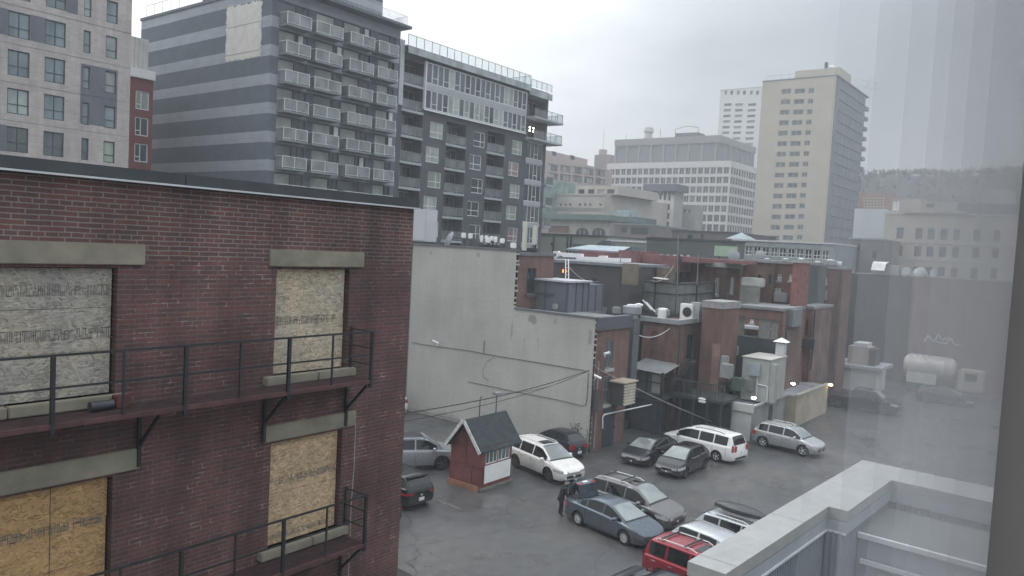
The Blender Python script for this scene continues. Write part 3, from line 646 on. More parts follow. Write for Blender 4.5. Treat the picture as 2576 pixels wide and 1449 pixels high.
# ---------------------------------------------------------------- painted-brick building at the edge of the car park
def painted(name, axis):
    if name in MC: return MC[name]
    m, nt, b = nm(name); uv, xyz = uvplane(nt, axis)
    t = N(nt, 'ShaderNodeTexBrick', offset=.5); t.inputs['Color1'].default_value = (.43,.43,.40,1); t.inputs['Color2'].default_value = (.40,.40,.372,1); t.inputs['Mortar'].default_value = (.36,.36,.335,1)
    t.inputs['Scale'].default_value = 1; t.inputs['Mortar Size'].default_value = .014; t.inputs['Mortar Smooth'].default_value = .4; t.inputs['Brick Width'].default_value = .36; t.inputs['Row Height'].default_value = .115
    nt.links.new(uv, t.inputs['Vector'])
    f = noise(nt, mapped(nt, pos(nt), (1,1,.3)), .55, 6, .62); f2 = noise(nt, pos(nt), .22, 4); f3 = noise(nt, mapped(nt, pos(nt), (2.6,2.6,.12)), 1, 4, .6)
    c = mix(nt, 1, t.outputs[0], ramp(nt, f, [(.32, (.92,.92,.91)), (.6, (1.03,1.025,1.02))]), 'MULTIPLY')
    c = mix(nt, 1, c, ramp(nt, f2, [(.35, (.88,.88,.87)), (.65, (1.06,1.06,1.05))]), 'MULTIPLY'); c = mix(nt, 1, c, ramp(nt, f3, [(.3, (.965,.96,.955)), (.55, (1.01,)*3)]), 'MULTIPLY')
    # two water stains below the lower parapet and one running down at the step
    def blob(y, z, ry_, rz_, s):
        q = N(nt, 'ShaderNodeVectorMath', operation='SUBTRACT'); nt.links.new(uv, q.inputs[0]); q.inputs[1].default_value = (y, z, 0)
        v = mapped(nt, q.outputs[0], (1/ry_, 1/rz_, 0)); l = N(nt, 'ShaderNodeVectorMath', operation='LENGTH'); nt.links.new(v, l.inputs[0])
        w_ = N(nt, 'ShaderNodeMath', operation='MULTIPLY_ADD'); nt.links.new(noise(nt, pos(nt), 2.4, 5, .65), w_.inputs[0]); w_.inputs[1].default_value = 1.1; nt.links.new(l.outputs['Value'], w_.inputs[2])
        return ramp(nt, w_.outputs[0], [(.9 if s > .5 else .75, s), (1.45, 0)])
    if axis == 'x':
        for y, z, a, e, s in ((29.15, 7.7, .75, .7, .62), (27.35, 7.8, .5, .5, .4), (24.75, 7.0, .35, 1.6, .5), (30.78, 6.8, .18, 1.7, .5), (29.7, 6.2, .25, 1.6, .28), (28.6, 6.2, .25, 1.3, .26), (38.4, 11.5, .5, .45, .5), (34.0, 11.6, .4, .5, .45), (26.0, .2, 1.6, .9, .45), (31, .1, 3, .7, .4), (36, .1, 3, .8, .4)):
            c = mix(nt, blob(y, z, a, e, s), c, (.155,.145,.125))
    nt.links.new(c, b.inputs['Base Color']); b.inputs['Roughness'].default_value = .85
    bump(nt, b, t.outputs[1], .15, -.006); MC[name] = m; return m
PX = painted('painted_brick', 'x')
pb = thing('painted_brick_building', (46, 32, 0), 'long two-level building with a blank greyish cream painted brick side beside the car park', 'building')
YN, YS, YE, ZH, ZL = 40.2, 30.72, 24.44, 12.0, 8.22
red_row_y = brick('row_red_brick_y', 'y', (.172,.088,.070), (.13,.072,.062), (.19,.135,.118), .3, .1, .012, .3, .3, .85, .5)
red_row_x = brick('row_red_brick_x', 'x', (.172,.088,.070), (.13,.072,.062), (.19,.135,.118), .3, .1, .012, .3, .5, .85, .5)
brown_row_x = brick('row_brown_brick_x', 'x', (.155,.075,.058), (.125,.064,.053), (.19,.14,.12), .3, .1, .012, .3, .3, .85, .5)
brown_row_y = brick('row_brown_brick_y', 'y', (.155,.075,.058), (.125,.064,.053), (.19,.14,.12), .3, .1, .012, .3, .3, .85, .5)
w = MB(); w.quad((40,YS,0),(40,YN,0),(40,YN,ZH),(40,YS,ZH)); w.quad((40,YE,0),(40,YS,0),(40,YS,ZL),(40,YE,ZL))
z = ZL+.1; rnd = random.Random(2)
tooth = MB()                                        # toothed brick edges where the paint stops
while z < ZH-.15: q = rnd.choice((.04,.09,.13)); tooth.box(39.992, 40.2, YS-q, YS-.001, z, z+.11); z += rnd.choice((.23,.34,.46))
z = .5
while z < ZL-.3: q = rnd.choice((.02,.04,.06)); tooth.box(39.992, 40.2, YE-q, YE-.001, z, z+.11); z += rnd.choice((.23,.34,.46))
w.add(tooth.v, tooth.f); w.build('painted_wall', PX, pb)
sw = (41.55, 42.35, 4.63, 6.45); sw2 = (41.6, 42.4, 1.9, 4.0)
r1 = [(41.45, 42.3, 5.0, 6.75), (41.5, 42.3, 2.75, 4.55)]
w = MB(); wall(w, 'y', YE, 40.2, 44.3, 0, ZL-.75, r1, .18); w.build('brick_side_wall', red_row_y, pb)
windows(pb, 'y', YE, [(*r, g_mid, (('v', .5), ('h', .5))) for r in r1], g_mid, plain('blue_grey_sash', (.16,.19,.20), .6), .08, (), .1)
for r in r1: MB().box(r[0]-.12, r[1]+.12, YE-.1, YE+.1, r[2]-.2, r[2]-.002).build('sill', concrete, pb)
MB().box(40.02, 44.35, YE-.16, YE+.3, ZL-.74, ZL+.05).build('side_fascia', plain('dull_violet_fascia', (.085,.088,.105), .7, 0, .2, 1), pb)
w = MB(); rb_ = [(41.3, 42.3, 9.2, 10.9)]; wall(w, 'y', YS+.01, 40.2, 44.3, ZL, 11.72, rb_, .2); w.build('rear_brick_wall', red_row_y, pb)
windows(pb, 'y', YS+.01, [(*rb_[0], g_dark, (('v', .5),))], g_dark, dark_frame, .06, (), .12)
MB().box(41.15, 42.45, YS-.12, YS, 8.98, 9.18).build('sill', plain('sooty_sill', (.10,.10,.10), .8), pb)
w = MB(); w.quad((40.2,YS,11.9),(44.3,YS,11.9),(44.3,YN,11.9),(40.2,YN,11.9)); w.quad((40.2,YE,ZL-.1),(44.3,YE,ZL-.1),(44.3,YS,ZL-.1),(40.2,YS,ZL-.1)); w.quad((44.3,YE,0),(44.3,YN,0),(44.3,YN,ZL-.1),(44.3,YE,ZL-.1)); w.quad((44.3,YS,ZL-.1),(44.3,YN,ZL-.1),(44.3,YN,11.9),(44.3,YS,11.9)); w.quad((40,YN,0),(44.3,YN,0),(44.3,YN,ZH),(40,YN,ZH))
w.build('roof', roof_grey, pb)
fm_ = plain('tar_grey_coping', (.13,.135,.14), .7, 0, .25, 1.4)
MB().box(39.93, 40.22, YS-.05, YN+.05, ZH+.003, ZH+.12).build('upper_coping', fm_, pb); MB().box(39.93, 40.3, YE-.06, YS-.06, ZL+.003, ZL+.1).build('lower_coping', fm_, pb)
MB().box(40.23, 44.4, YS-.1, YS+.3, 11.725, 11.95).build('rear_coping', fm_, pb)
MB().box(40.25, 44.3, YN+.004, 41.6, 0, 11.5).build('grey_flank', plain('blue_grey_render', (.14,.155,.17), .8, 0, .15, 1), pb)
# cables, camera and conduit on the painted wall
def onwall(*p): return [on_x(x, y, 39.96) for x, y in p]
solo(MB().tube(onwall((1035,861),(1065,867),(1105,872),(1180,882),(1220,890),(1260,897),(1330,908),(1400,920),(1470,932)), .022, 5), 'wall_cable', plain('grey_wall_cable', (.10,.10,.095), .7), 'long dark cable sagging across the upper part of the painted wall', 'cable')
solo(MB().tube(onwall((1177,960),(1230,971),(1300,986),(1400,1005),(1465,1021),(1473,1018),(1476,1005),(1480,938)), .02, 5), 'conduit', plain('brown_conduit', (.10,.09,.08), .6), 'brown conduit running down to the right across the painted wall', 'conduit')
solo(MB().tube(onwall((1218,857),(1217,890)), .02, 5), 'standpipe', wire_mat, 'short upright rod on the painted wall above the dark cable', 'rod')
solo(MB().tube(onwall((1244,897),(1224,910),(1214,930),(1217,950),(1229,957)), .009, 5), 'loose_cable', wire_mat, 'loose loop of thin cable hanging on the painted wall', 'cable')
def cctv(p, d, label):
    t = thing('security_camera', p, label, 'camera', 'white security cameras')
    d = Vector(d).normalized(); p = Vector(p)
    MB().tube([p, p+d*.42], .075, 10).build('camera_body', white_paint, t, True); MB().tube([p+d*.36-Vector((0,0,.0)), p+d*.47], .085, 10).build('hood', white_paint, t, True)
    MB().tube([p+d*.1+Vector((0,0,-.05)), p+d*.08+Vector((.0,0,-.22))], .03, 6).build('bracket', white_paint, t)
q = on_x(1103, 864, 39.8); cctv((q.x, q.y, q.z), (-.5,.7,.35), 'small white security camera on the cable at the left of the painted wall')
q = on_x(1491, 943, 39.6); cctv((q.x, q.y-.1, q.z), (.3,-.9,-.35), 'white security camera at the right-hand corner of the painted wall')
q = on_y(1526, 889, 24.1); cctv((q.x-.3, q.y, q.z), (1,-.2,.12), 'white security camera on the red brick beside the upper sash window')
# graffiti
gm = plain('black_spray_paint', (.055,.055,.058), .8, 0, .2, 9)
rnd = random.Random(11); gb = MB()
def scr(pts):
    P = [on_x(x, y, 39.985) for x, y in pts]
    for a, b_ in zip(P, P[1:]):
        u = (b_-a).normalized().cross(Vector((1,0,0)))*.022; gb.quad(a-u, a+u, b_+u, b_-u)
for pts in ([(1434,1064),(1438,1073)],[(1441,1072),(1441,1083),(1446,1080)],[(1446,1064),(1449,1082)],[(1450,1068),(1458,1064),(1455,1075),(1450,1070)],[(1429,1085),(1433,1098),(1437,1084),(1441,1097),(1444,1083)],[(1446,1084),(1449,1097),(1453,1080)],[(1455,1083),(1458,1095)],[(1437,1078),(1446,1076),(1457,1081),(1450,1087)],[(1440,1090),(1441,1102)],[(1446,1092),(1447,1103)],[(1451,1088),(1453,1101)],[(1460,1079),(1462,1075),(1463,1081)],[(1429,1092),(1436,1089)],[(1476,1080),(1479,1092),(1474,1096)],[(1477,1098),(1475,1112)]): scr(pts)
solo(gb, 'graffiti', gm, 'scrawled black graffiti tags low on the right end of the painted wall', 'graffiti')
# things on its roofs
def zbox(x, xl, xr, yt, yb, dep, name, mat, label, cat, group=None, bevel=.03):
    r = rx(x, xl, xr, yt, yb); return solo(MB().box(x, x+dep, r[0], r[1], r[2], r[3]), name, mat, label, cat, group, bevel=bevel)
cab = thing('equipment_cabinet', (42.4, 40.5, 12), 'tall white equipment cabinet on the roof behind the corner of the boarded-up building', 'cabinet')
r = rx(42, 1032, 1072, 526, 607); MB().box(42, 43.2, r[0], r[1], r[2], r[3]).build('cabinet_body', plain('pale_cabinet', (.47,.49,.50), .55, 0, .05), cab, bevel=.02)
MB().box(41.97, 41.998, r[0]+.08, r[0]+(r[1]-r[0])*.82, r[2]+.1, r[3]-.1).build('door', plain('pale_cabinet_door', (.50,.52,.53), .5, 0, .04), cab)
MB().box(42.0, 43.2, r[0]+.05, r[1]-.05, 11.95, r[2]-.01).build('base', dark_metal, cab)
za = lambda a, b: (992.8+a*.15625, 469.6+b*.15625)
ants = [((1065,1135,740,828),0), ((1175,1240,750,836),0), ((1366,1412,780,896),.5), ((1440,1490,784,880),1.0), ((1455,1531,818,905),0), ((1520,1580,794,872),.9), ((1590,1640,800,900),.4), ((1685,1757,830,912),0), ((1855,1945,900,990),-.3)]
for k, (q, dx) in enumerate(ants):
    x0, y0 = za(q[0], q[2]); x1, y1 = za(q[1], q[3]); X = 41.6+dx; r = rx(X, x0, x1, y0, y1)
    lab = ['left box of the pair of white antenna boxes on a roof frame','right box of the pair of white antenna boxes on a roof frame','white antenna box at the left edge of the crowded rooftop cluster','half hidden white antenna box behind the front one in the rooftop cluster','frontmost white antenna box in the middle of the rooftop cluster','white antenna box just right of the front one in the rooftop cluster','white antenna box on the right side of the rooftop cluster','white antenna box standing alone right of the cluster','low white box at the foot of the tall beige panel antennas'][k]
    t = thing('antenna_box', (X+.1, (r[0]+r[1])/2, 12.0), lab, 'antenna', 'white antenna boxes on the painted building roof')
    MB().box(X, X+.16, r[0], r[1], r[2], r[3]).build('housing', white_paint, t, bevel=.05)
    if k < 8:
        MB().bar((X+.22, (r[0]+r[1])/2, 12.0), (X+.22, (r[0]+r[1])/2, r[3]-.05), .05).build('mast', dark_metal, t)
        c = MB()
        for e in (-.12, 0, .12): c.tube([(X+.08, (r[0]+r[1])/2+e, r[2]), (X+.1, (r[0]+r[1])/2+e*1.6, r[2]-.14), (X+.3, (r[0]+r[1])/2+e, 12.05)], .015, 5)
        c.build('cables', wire_mat, t)
for k, q in enumerate(((2048,2120,560,1030), (2208,2280,625,935))):
    x0, y0 = za(q[0], q[2]); x1, y1 = za(q[1], q[3]); X = 42.0; r = rx(X, x0, x1, y0, y1)
    t = thing('panel_antenna', (X, (r[0]+r[1])/2, 12), ['taller left beige panel antenna at the end of the painted roof','shorter right beige panel antenna at the end of the painted roof'][k], 'antenna', 'beige panel antennas')
    MB().box(X, X+.14, r[0], r[1]-.02, r[2], r[3]).build('panel', plain('beige_plastic', (.50,.50,.42), .6, 0, .05), t, bevel=.03)
    MB().bar((X+.25, (r[0]+r[1])/2, 11.9), (X+.25, (r[0]+r[1])/2, r[3]-.3), .07).build('mast', dark_metal, t)
    c = MB(); rnd = random.Random(k)
    for e in range(5): y = (r[0]+r[1])/2+rnd.uniform(-.2,.2); c.tube([(X+.1, y, r[2]+.05), (X, y+rnd.uniform(-.1,.3), r[2]-.3), (X+.2, y+rnd.uniform(-.2,.5), 11.93)], .03, 5)
    c.build('cables', wire_mat, t)
p = on_x(*za(825, 850), 42)
t = thing('satellite_dish', (42, p.y, 11.95), 'grey mesh satellite dish on the painted roof beside the white cabinet', 'satellite dish')
dsh = MB(); prof = [(r_, .28*(r_/.72)**2) for r_ in (0.001,.2,.4,.6,.72)]; dsh.lathe(prof+[(.72,.22),(.5,.08),(.001,-.03)], (0,0,0), 20, 'x')
rot = Matrix.Rotation(R(-35), 4, 'Z') @ Matrix.Rotation(R(20), 4, 'Y'); dsh.v = [tuple((rot @ Vector(v))*1.0 + p) for v in dsh.v]; dsh.build('dish', plain('grey_mesh', (.19,.205,.215), .6, .2), t, 50)
MB().tube([p, (p.x+.3, p.y-.1, 11.92)], .05, 8).build('stand', dark_metal, t); MB().tube([p+Vector((.1,-.1,-.3)), p+Vector((-.5,-.35,-.05))], .02, 6).build('feed_arm', pale_metal, t)
fr = MB(); r = rx(42.3, *za(890,0)[:1], za(1760,0)[0], za(0,820)[1], za(0,960)[1])
q0, q1 = on_x(*za(885,820), 42.6), on_x(*za(1700,860), 42.6)
fr.bar(q0, q1, .05); fr.bar((42.6,q0.y,12), q0, .05); fr.bar((42.6,q1.y,12), q1, .05); q2 = (q0+q1)/2; fr.bar((42.6,q2.y,12), q2, .05)
solo(fr, 'pipe_rack', dark_metal, 'dark steel pipe frame behind the rooftop antenna boxes', 'frame')
# grey shed on the lower roof
X = 42.4
ya, yb2 = on_x(1343, 700, X).y, on_x(1428, 720, X).y; xe = on_y(1518, 720, yb2).x; xl = on_y(1482, 720, yb2).x
zt = on_x(1428, 711, X).z
t = thing('roof_enclosure', (X+2, (ya+yb2)/2, ZL-.1), 'grey boarded plant enclosure with a pale flat lid on the lower painted roof', 'enclosure')
shed = plain('slate_grey_boards', (.115,.128,.148), .75, 0, .12, 1.2)
b_ = MB().box(X, xl, yb2, ya, ZL-.1, zt); b_.box(xl+.002, xe, yb2+.02, ya-.6, ZL-.1, zt-.15)
b_.build('walls', shed, t)
lid = MB().box(X-.15, xl+.15, yb2-.15, ya+.1, zt+.004, zt+.12); lid.build('lid', plain('pale_lilac_sheet', (.46,.46,.49), .6, 0, .06, 1), t)
st = MB()
for f in (0.003, .37, .985): y = ya+(yb2-ya)*f; st.box(X-.05, X-.001, y-.06, y+.06, ZL-.1, zt)
st.box(X-.08, X-.052, yb2+1.0, ya+.3, ZL+.95, ZL+1.07)
for f in (.02, .4, .72, .99): x = X+(xl-X)*f; st.box(x-.05, x+.05, yb2-.05, yb2-.001, ZL-.1, zt)
for f in (.5, .99): x = xl+(xe-xl)*f; st.box(x-.05, x+.05, yb2-.03, yb2+.019, ZL-.1, zt-.15)
st.build('battens', plain('darker_battens', (.075,.085,.10), .75), t)
# ---------------------------------------------------------------- backs of the shop row behind the car park
def fwin(X, lst):                                    # survey boxes (xl, xr, yt, yb) -> openings on X
    return [rx(X, *q) for q in lst]
def bld(name, label, X, xl, xr, yt, zb, depth, mat, wins=(), gm=g_dark, fm=white_frame, bars=(('h', .5),), group=None, coping=None, sidemat=None, dep=.18, ymin=None, ymax=None, sill=True, fr=.07, cat='building'):
    r = rx(X, xl, xr, yt, yt+4); y0, y1, zt = r[0] if ymin is None else ymin, r[1] if ymax is None else ymax, r[3]
    t = thing(name, (X+depth/2, (y0+y1)/2, zb), label, cat, group)
    W = fwin(X, wins)
    w = MB(); wall(w, 'x', X, y0, y1, zb, zt, W, dep); w.build('wall', mat, t)
    w = MB(); block(w, X, X+depth, y0, y1, zb, zt, 'W'); w.build('side_wall', sidemat or mat, t)
    if W:
        windows(t, 'x', X, W, gm, fm, fr, bars, dep*.6)
        if sill:
            for q in W: MB().box(X-.09, X+.05, q[0]-.1, q[1]+.1, q[2]-.16, q[2]-.003).build('sill', concrete, t)
    if coping: MB().box(X-.12, X+depth+.1, y0-.08, y1+.08, zt+.003, zt+.22).build('coping', coping, t)
    return t, y0, y1, zt
# dark recessed rear wall with the ladder (between painted building and fence terrace)
dkw = plain('sooty_dark_render', (.060,.058,.060), .9, 0, .3, .6)
t, y0, y1, zt = bld('rear_building', 'sooty dark rear wall of a shop building behind the grey roof enclosure', 52, 1330, 1562, 663, 0, 8, dkw, [(1492,1502,700,728),(1466,1480,700,722)], g_dark, dark_frame, coping=plain('zinc_coping', (.20,.215,.23), .6, .2), sill=False)
solo(MB().box(44.4, 52, 30.8, 38, 0, ZL-.35), 'link_roof', roof_grey, 'flat grey felt roof between the painted building and the dark rear wall', 'roof')
# ladder
t = thing('ladder', (51, 35, ZL-.3), 'aluminium ladder leaning against the sooty rear wall above the enclosure', 'ladder')
p0, p1, q0, q1 = on_x(1423,652,51.6), on_x(1431,697.5,51.0), on_x(1430,652,51.6), on_x(1439,697.5,51.0)
p1.z -= 1.2; q1.z -= 1.2; p1.x -= .35; q1.x -= .35
MB().bar(p0, p1, .07).build('rail', alloy, t); MB().bar(q0, q1, .07).build('rail', alloy, t)
m_ = MB()
for k in range(9): a, b = p0.lerp(p1, (k+.3)/9), q0.lerp(q1, (k+.3)/9); m_.bar(a, b, .05)
m_.build('rungs', alloy, t)
q = on_x(1419, 682, 51.85); solo(MB().box(q.x, q.x+.1, q.y-.15, q.y+.15, q.z-.12, q.z+.12), 'lit_sign', lamp('orange_glow', (1,.22,.06), 3.2), 'small glowing orange sign on the sooty wall beside the ladder', 'sign')
# red wing A with pale fascia, set forward at the right of the fence
tA, a0, a1, azt = bld('rear_building', 'red brick rear wing with two tall windows and a pale fascia board', 64.5, 1704, 1862, 662, 0, 8, red_row_x, [(1798,1808,699,742),(1837,1845,698,738)], g_dark, white_frame, (('v', .5),), coping=roof_grey, sidemat=red_row_y)
r = rx(64.5, 1776, 1861, 661, 673); MB().box(64.3, 64.48, r[0], r[1], r[2], r[3]).build('fascia_board', plain('pale_blue_fascia', (.36,.39,.40), .6), tA)
r = rx(64.2, 1690, 1724, 660, 705); w = MB().box(63.6, 64.48, r[0], r[1], 7.7, r[3]); w.build('black_bay', plain('black_boarding', (.028,.034,.038), .8, 0, .2), tA)
# red wings B, C, D, E
bld('rear_building', 'orange-red brick shop back with two narrow dark windows behind the wooden balcony', 66, 1862, 1948, 660, 0, 8, red_row_x, [(1905,1914,690,712),(1933,1940,690,716)], g_dark, dark_frame, (), sill=False, coping=roof_grey)
bld('rear_building', 'brown brick shop back with two small white sash windows left of the red pilaster', 66.5, 1948, 2001, 664, 0, 8, brown_row_x, [(1956,1966,690,706),(1985,1996,690,706),(1950,1964,724,738)], g_pale, white_frame, coping=roof_grey)
tD, d0, d1, dzt = bld('red_pilaster', 'narrow bright red brick pilaster standing forward between two brown shop backs', 63, 1995, 2009, 661, 2.3, 3, plain('red_painted_brick', (.20,.088,.074), .85, 0, .25, 2), cat='wall', coping=concrete)
bld('rear_building', 'dark green rendered shop back in the recess beside the red pilaster', 67.5, 2009, 2028, 666, 0, 6, plain('dark_green_render', (.06,.075,.075), .85, 0, .2))
bld('rear_building', 'broad brown brick shop back with three small white windows, near the tall dark wall', 76, 2028, 2122, 676, 0, 3, brown_row_x, [(2030,2041,696,711),(2069,2080,698,714),(2060,2068,772,790)], g_pale, white_frame, coping=roof_grey, sidemat=brown_row_y)
# lower wings in front of these
tL, l0, l1, lzt = bld('low_rear_wing', 'two-storey dark brick rear wing with a white sash window below the roof terrace', 59, 1858, 1972, 778, 0, 5, brown_row_x, [(1925,1939,806,824),(1886,1896,803,813)], g_mid, white_frame, (('v', .5), ('h', .5)), coping=roof_grey)
bld('low_rear_wing', 'bright red brick rear wing with two tall dark windows beside the plant box', 66, 1966, 2046, 774, 0, 5.5, red_row_x, [(1986,1995,802,850),(2025,2033,802,846)], g_dark, dark_frame, (), coping=roof_grey, sill=False)
# balconies, fences, terrace
wood = plain('weathered_grey_wood', (.17,.175,.165), .9, 0, .28, 1.2)
def planks(mb, p0, p1, z0, z1, wd=.16, th=.03, rnd=random.Random(4)):
    p0, p1 = Vector(p0), Vector(p1); L = (p1-p0).length; u = (p1-p0).normalized(); n = int(L/wd)
    nrm = u.cross(Vector((0,0,1)))*th
    for k in range(n):
        a = p0+u*(k*L/n+.006); b = p0+u*((k+1)*L/n-.006); zz = z1+rnd.uniform(-.03,.03); j = nrm*rnd.uniform(.8,1.2)
        vs = [a, b, b+j, a+j]; mb.add([(v.x,v.y,z0) for v in vs]+[(v.x,v.y,zz) for v in vs], [(3,2,1,0),(4,5,6,7),(0,1,5,4),(1,2,6,5),(2,3,7,6),(3,0,4,7)])
    return mb
# fence terrace on a roof at z = 7.7 (L-shaped board fence)
fx = 56.0
fa, fb = on_x(1600, 705, fx), on_x(1703, 712, fx); fc = on_y(1796, 712, fb.y)
solo(MB().box(55.4, 64.4, fb.y-.3, 31.0, 0, 7.75), 'terrace_block', plain('dark_terrace_wall', (.065,.066,.07), .9, 0, .25, .8), 'dark rendered block that carries the fenced roof terrace', 'building')
t = thing('board_fence', (fx+2, fb.y, 7.75), 'tall weathered grey board fence round a roof terrace, with two dark rails', 'fence')
zt_ = on_x(1703, 711, fx).z
planks(MB(), (fx, fa.y, 0), (fx, fb.y, 0), 7.8, zt_).build('fence_boards', wood, t); planks(MB(), (fx, fb.y, 0), (fc.x, fb.y, 0), 7.8, zt_).build('fence_boards', wood, t)
m_ = MB()
for z in (zt_-.1, (zt_+7.8)/2+.2): m_.bar((fx-.05, fa.y, z), (fx-.05, fb.y-.05, z), .08); m_.bar((fx, fb.y-.05, z), (fc.x, fb.y-.05, z), .08)
m_.build('rails', dark_frame, t)
for x, y, h in ((fx-.06, fb.y-.08, 2.2), (fx-.06, (fa.y+fb.y)/2, .15), ((fx+fc.x)/2, fb.y-.1, .8), (fc.x, fb.y-.08, .0)): MB().bar((x, y, 7.75), (x, y, zt_+h), .11).build('post', dark_frame, t)
# black boarding left of the fence
solo(planks(MB(), (55.0, 33.2, 0), (55.0, fa.y, 0), 7.6, zt_-.1), 'black_fence', plain('black_boards', (.032,.040,.044), .85, 0, .2), 'black boarded screen left of the grey board fence', 'fence')
MBr = solo(MB().box(49.9, 55.4, fb.y-.2, 31, 0, 7.35), 'low_roof_block', plain('black_felt_block', (.045,.048,.052), .9, 0, .25), 'low black-felted block with vents in front of the fence terrace', 'building')
# crate, white tray, TV aerial clutter on the terrace
q = on_x(1668, 690, 57.5); solo(MB().box(q.x, q.x+1.1, q.y-.6, q.y+.6, 7.76, q.z+.55), 'timber_shelter', plain('brown_timber', (.14,.115,.09), .9, 0, .3, 2), 'brown timber lean-to on the roof terrace behind the fence', 'shed', bevel=.03)
q = on_x(1665, 705, 56.0); mm = MB().bar((55.7, q.y-.6, zt_+.22), (55.7, q.y+.5, zt_+.26), .6, .08); solo(mm, 'white_awning', white_paint, 'small white tilted board lying on top of the board fence', 'board')
# red block with zinc roof edge
RX = 50.0
ra, rb2 = on_x(1612, 900, RX).y, on_x(1697, 900, RX).y; rtop = 7.42
xe_ = on_y(1764, 815, rb2).x
t = thing('red_brick_wing', (RX+2, (ra+rb2)/2, 0), 'red brick wing with pale zinc roof edge beside the brown chimney wall', 'building')
W = [rx(RX, 1638, 1654, 833, 857)]; Wy = [ry(rb2, 1727, 1744, 842, 905)]
w = MB(); wall(w, 'x', RX, rb2, ra, 0, rtop, W, .2); w.build('wall', red_row_x, t)
w = MB(); wall(w, 'y', rb2, RX, xe_+1, 0, rtop, Wy, .2); block(w, RX, xe_+1, rb2, ra, 0, rtop, 'WS'); w.build('side_wall', red_row_y, t)
windows(t, 'x', RX, W, plain('bricked_up', (.11,.055,.05), .9), None, .05, (), .1); windows(t, 'y', rb2, Wy, g_dark, dark_frame, .08, (('v', .6),), .12)
z_ = MB().box(RX-.22, RX+.1, rb2-.22, ra+.2, rtop+.004, rtop+.32); z_.box(RX+.101, xe_+1, rb2-.22, rb2+.1, rtop+.004, rtop+.32); z_.build('zinc_edge', plain('pale_zinc', (.30,.32,.33), .55, .2, .15, 1.5), t)
# brown chimney wall
CW = 52.2
c0, c1 = on_x(1815, 850, CW).y, on_x(1763, 850, CW).y; cz = on_x(1789, 775, CW).z
t = thing('chimney_wall', (CW+1, (c0+c1)/2, 0), 'tall brown brick chimney wall with a paler strip and grey cap', 'wall')
w = MB().box(CW, CW+3, c0, c1, 0, cz); w.build('wall', brown_row_x, t); MB().box(CW-.06, CW+3.05, c0-.06, c1+.06, cz+.003, cz+.5).build('cap', plain('pale_patched_brick', (.26,.255,.25), .9, 0, .2, 3), t)
MB().box(CW-.012, CW-.001, c0+.02, c0+.62, .5, cz-2.5).build('paler_strip', plain('pinkish_strip', (.24,.15,.125), .9, 0, .2, 2), t)
# dark courtyard: gates, corrugated screens, deck, stairs
gate_m = plain('dark_slate_boards', (.045,.055,.065), .8, 0, .25, 1.5); sheet = plain('grey_corrugated_sheet', (.13,.145,.15), .65, .3, .2, 1.5)
t = thing('yard_gate', (47.6, 23.5, 0), 'tall dark boarded yard gate between the red side wall and the deck', 'gate')
g0, g1 = on_x(1662, 1050, 47.6).y, on_x(1585, 1050, 47.6).y
planks(MB(), (47.6, g1, 0), (47.6, g0, 0), .05, 2.2, .3).build('gate_boards', gate_m, t)
m_ = MB().bar((47.55, g0, 0), (47.55, g0, 4.3), .14); m_.bar((47.55, g1, 0), (47.55, g1, 2.3), .14); m_.bar((47.55, g0, 2.27), (47.55, g1, 2.27), .12); m_.build('gate_frame', dark_frame, t)
t = thing('covered_deck', (48.6, 23.4, 3.4), 'covered rear deck screened with grey corrugated sheets above the dark gate', 'deck')
s0, s1 = on_x(1666, 960, 47.9).y, on_x(1594, 960, 47.9).y
m_ = MB(); y = s0
while y < s1: m_.box(47.9, 47.93, y, y+.06, 2.6, 4.1); m_.box(47.93, 47.96, y+.06, y+.12, 2.6, 4.1); y += .12
m_.build('corrugated_screen', sheet, t)
MB().box(47.7, 50, s0, s1+.3, 2.3, 2.5).build('deck_floor', gate_m, t)
MB().quad((47.5,s0-.3,4.2),(47.5,s1+.3,4.3),(50,s1+.3,4.75),(50,s0-.3,4.65)).build('lean_to_roof', plain('dull_sheet_roof', (.17,.18,.18), .7, .1), t)
q = on_x(1662, 935, 47.85); MB().box(47.84, 47.89, s0+.1, s0+.75, 2.75, 4.05).build('pale_board', plain('pale_board', (.28,.285,.26), .8), t)
m_ = MB()
for y in (s0, (s0+s1)/2, s1): m_.bar((47.8, y, 2.5), (47.8, y, 4.25), .1)
m_.bar((47.8, s0, 3.5), (47.8, s1, 3.5), .06); m_.build('posts', dark_frame, t)
# long dark deck with railing and a dark sheet for the shade beneath
t = thing('rear_deck', (49.5, 21, 0), 'long black timber deck with a railing in the dark yard behind parked cars', 'deck')
k0, k1 = on_x(1830, 1020, 49.8).y, on_x(1662, 1020, 49.8).y
MB().box(49.0, 52.1, k0, k1, 2.55, 2.75).build('deck_floor', plain('black_timber', (.035,.038,.040), .85, 0, .3, 3), t)
m_ = MB()
n = 26
for k in range(n+1): y = k0+(k1-k0)*k/n; m_.bar((49.05, y, 2.75), (49.05, y, 3.75), .035 if k % 5 else .09)
m_.bar((49.05, k0, 3.77), (49.05, k1, 3.77), .08); m_.build('railing', plain('black_railing_wood', (.05,.05,.05), .8, 0, .3, 3), t)
for k in range(5): y = k0+(k1-k0)*(k+.2)/5; MB().bar((49.2, y, 0), (49.2, y, 2.55), .14).build('post', dark_frame, t)
planks(MB(), (50.6, k1, 0), (50.6, k0, 0), 0.05, 2.5, .25).build('under_deck_shade', plain('deck_void_dark', (.030,.033,.036), .9, 0, .3), t)  # near-black sheet stands in for the shade of the void under the deck
for k, (px, py) in enumerate(((1766,1004),(1766,1010.5))):
    q = on_x(px, py, 48.95); MB().ell((48.95, q.y, q.z), .08, .3, .1, 10).build('white_roll', white_paint, t, True)
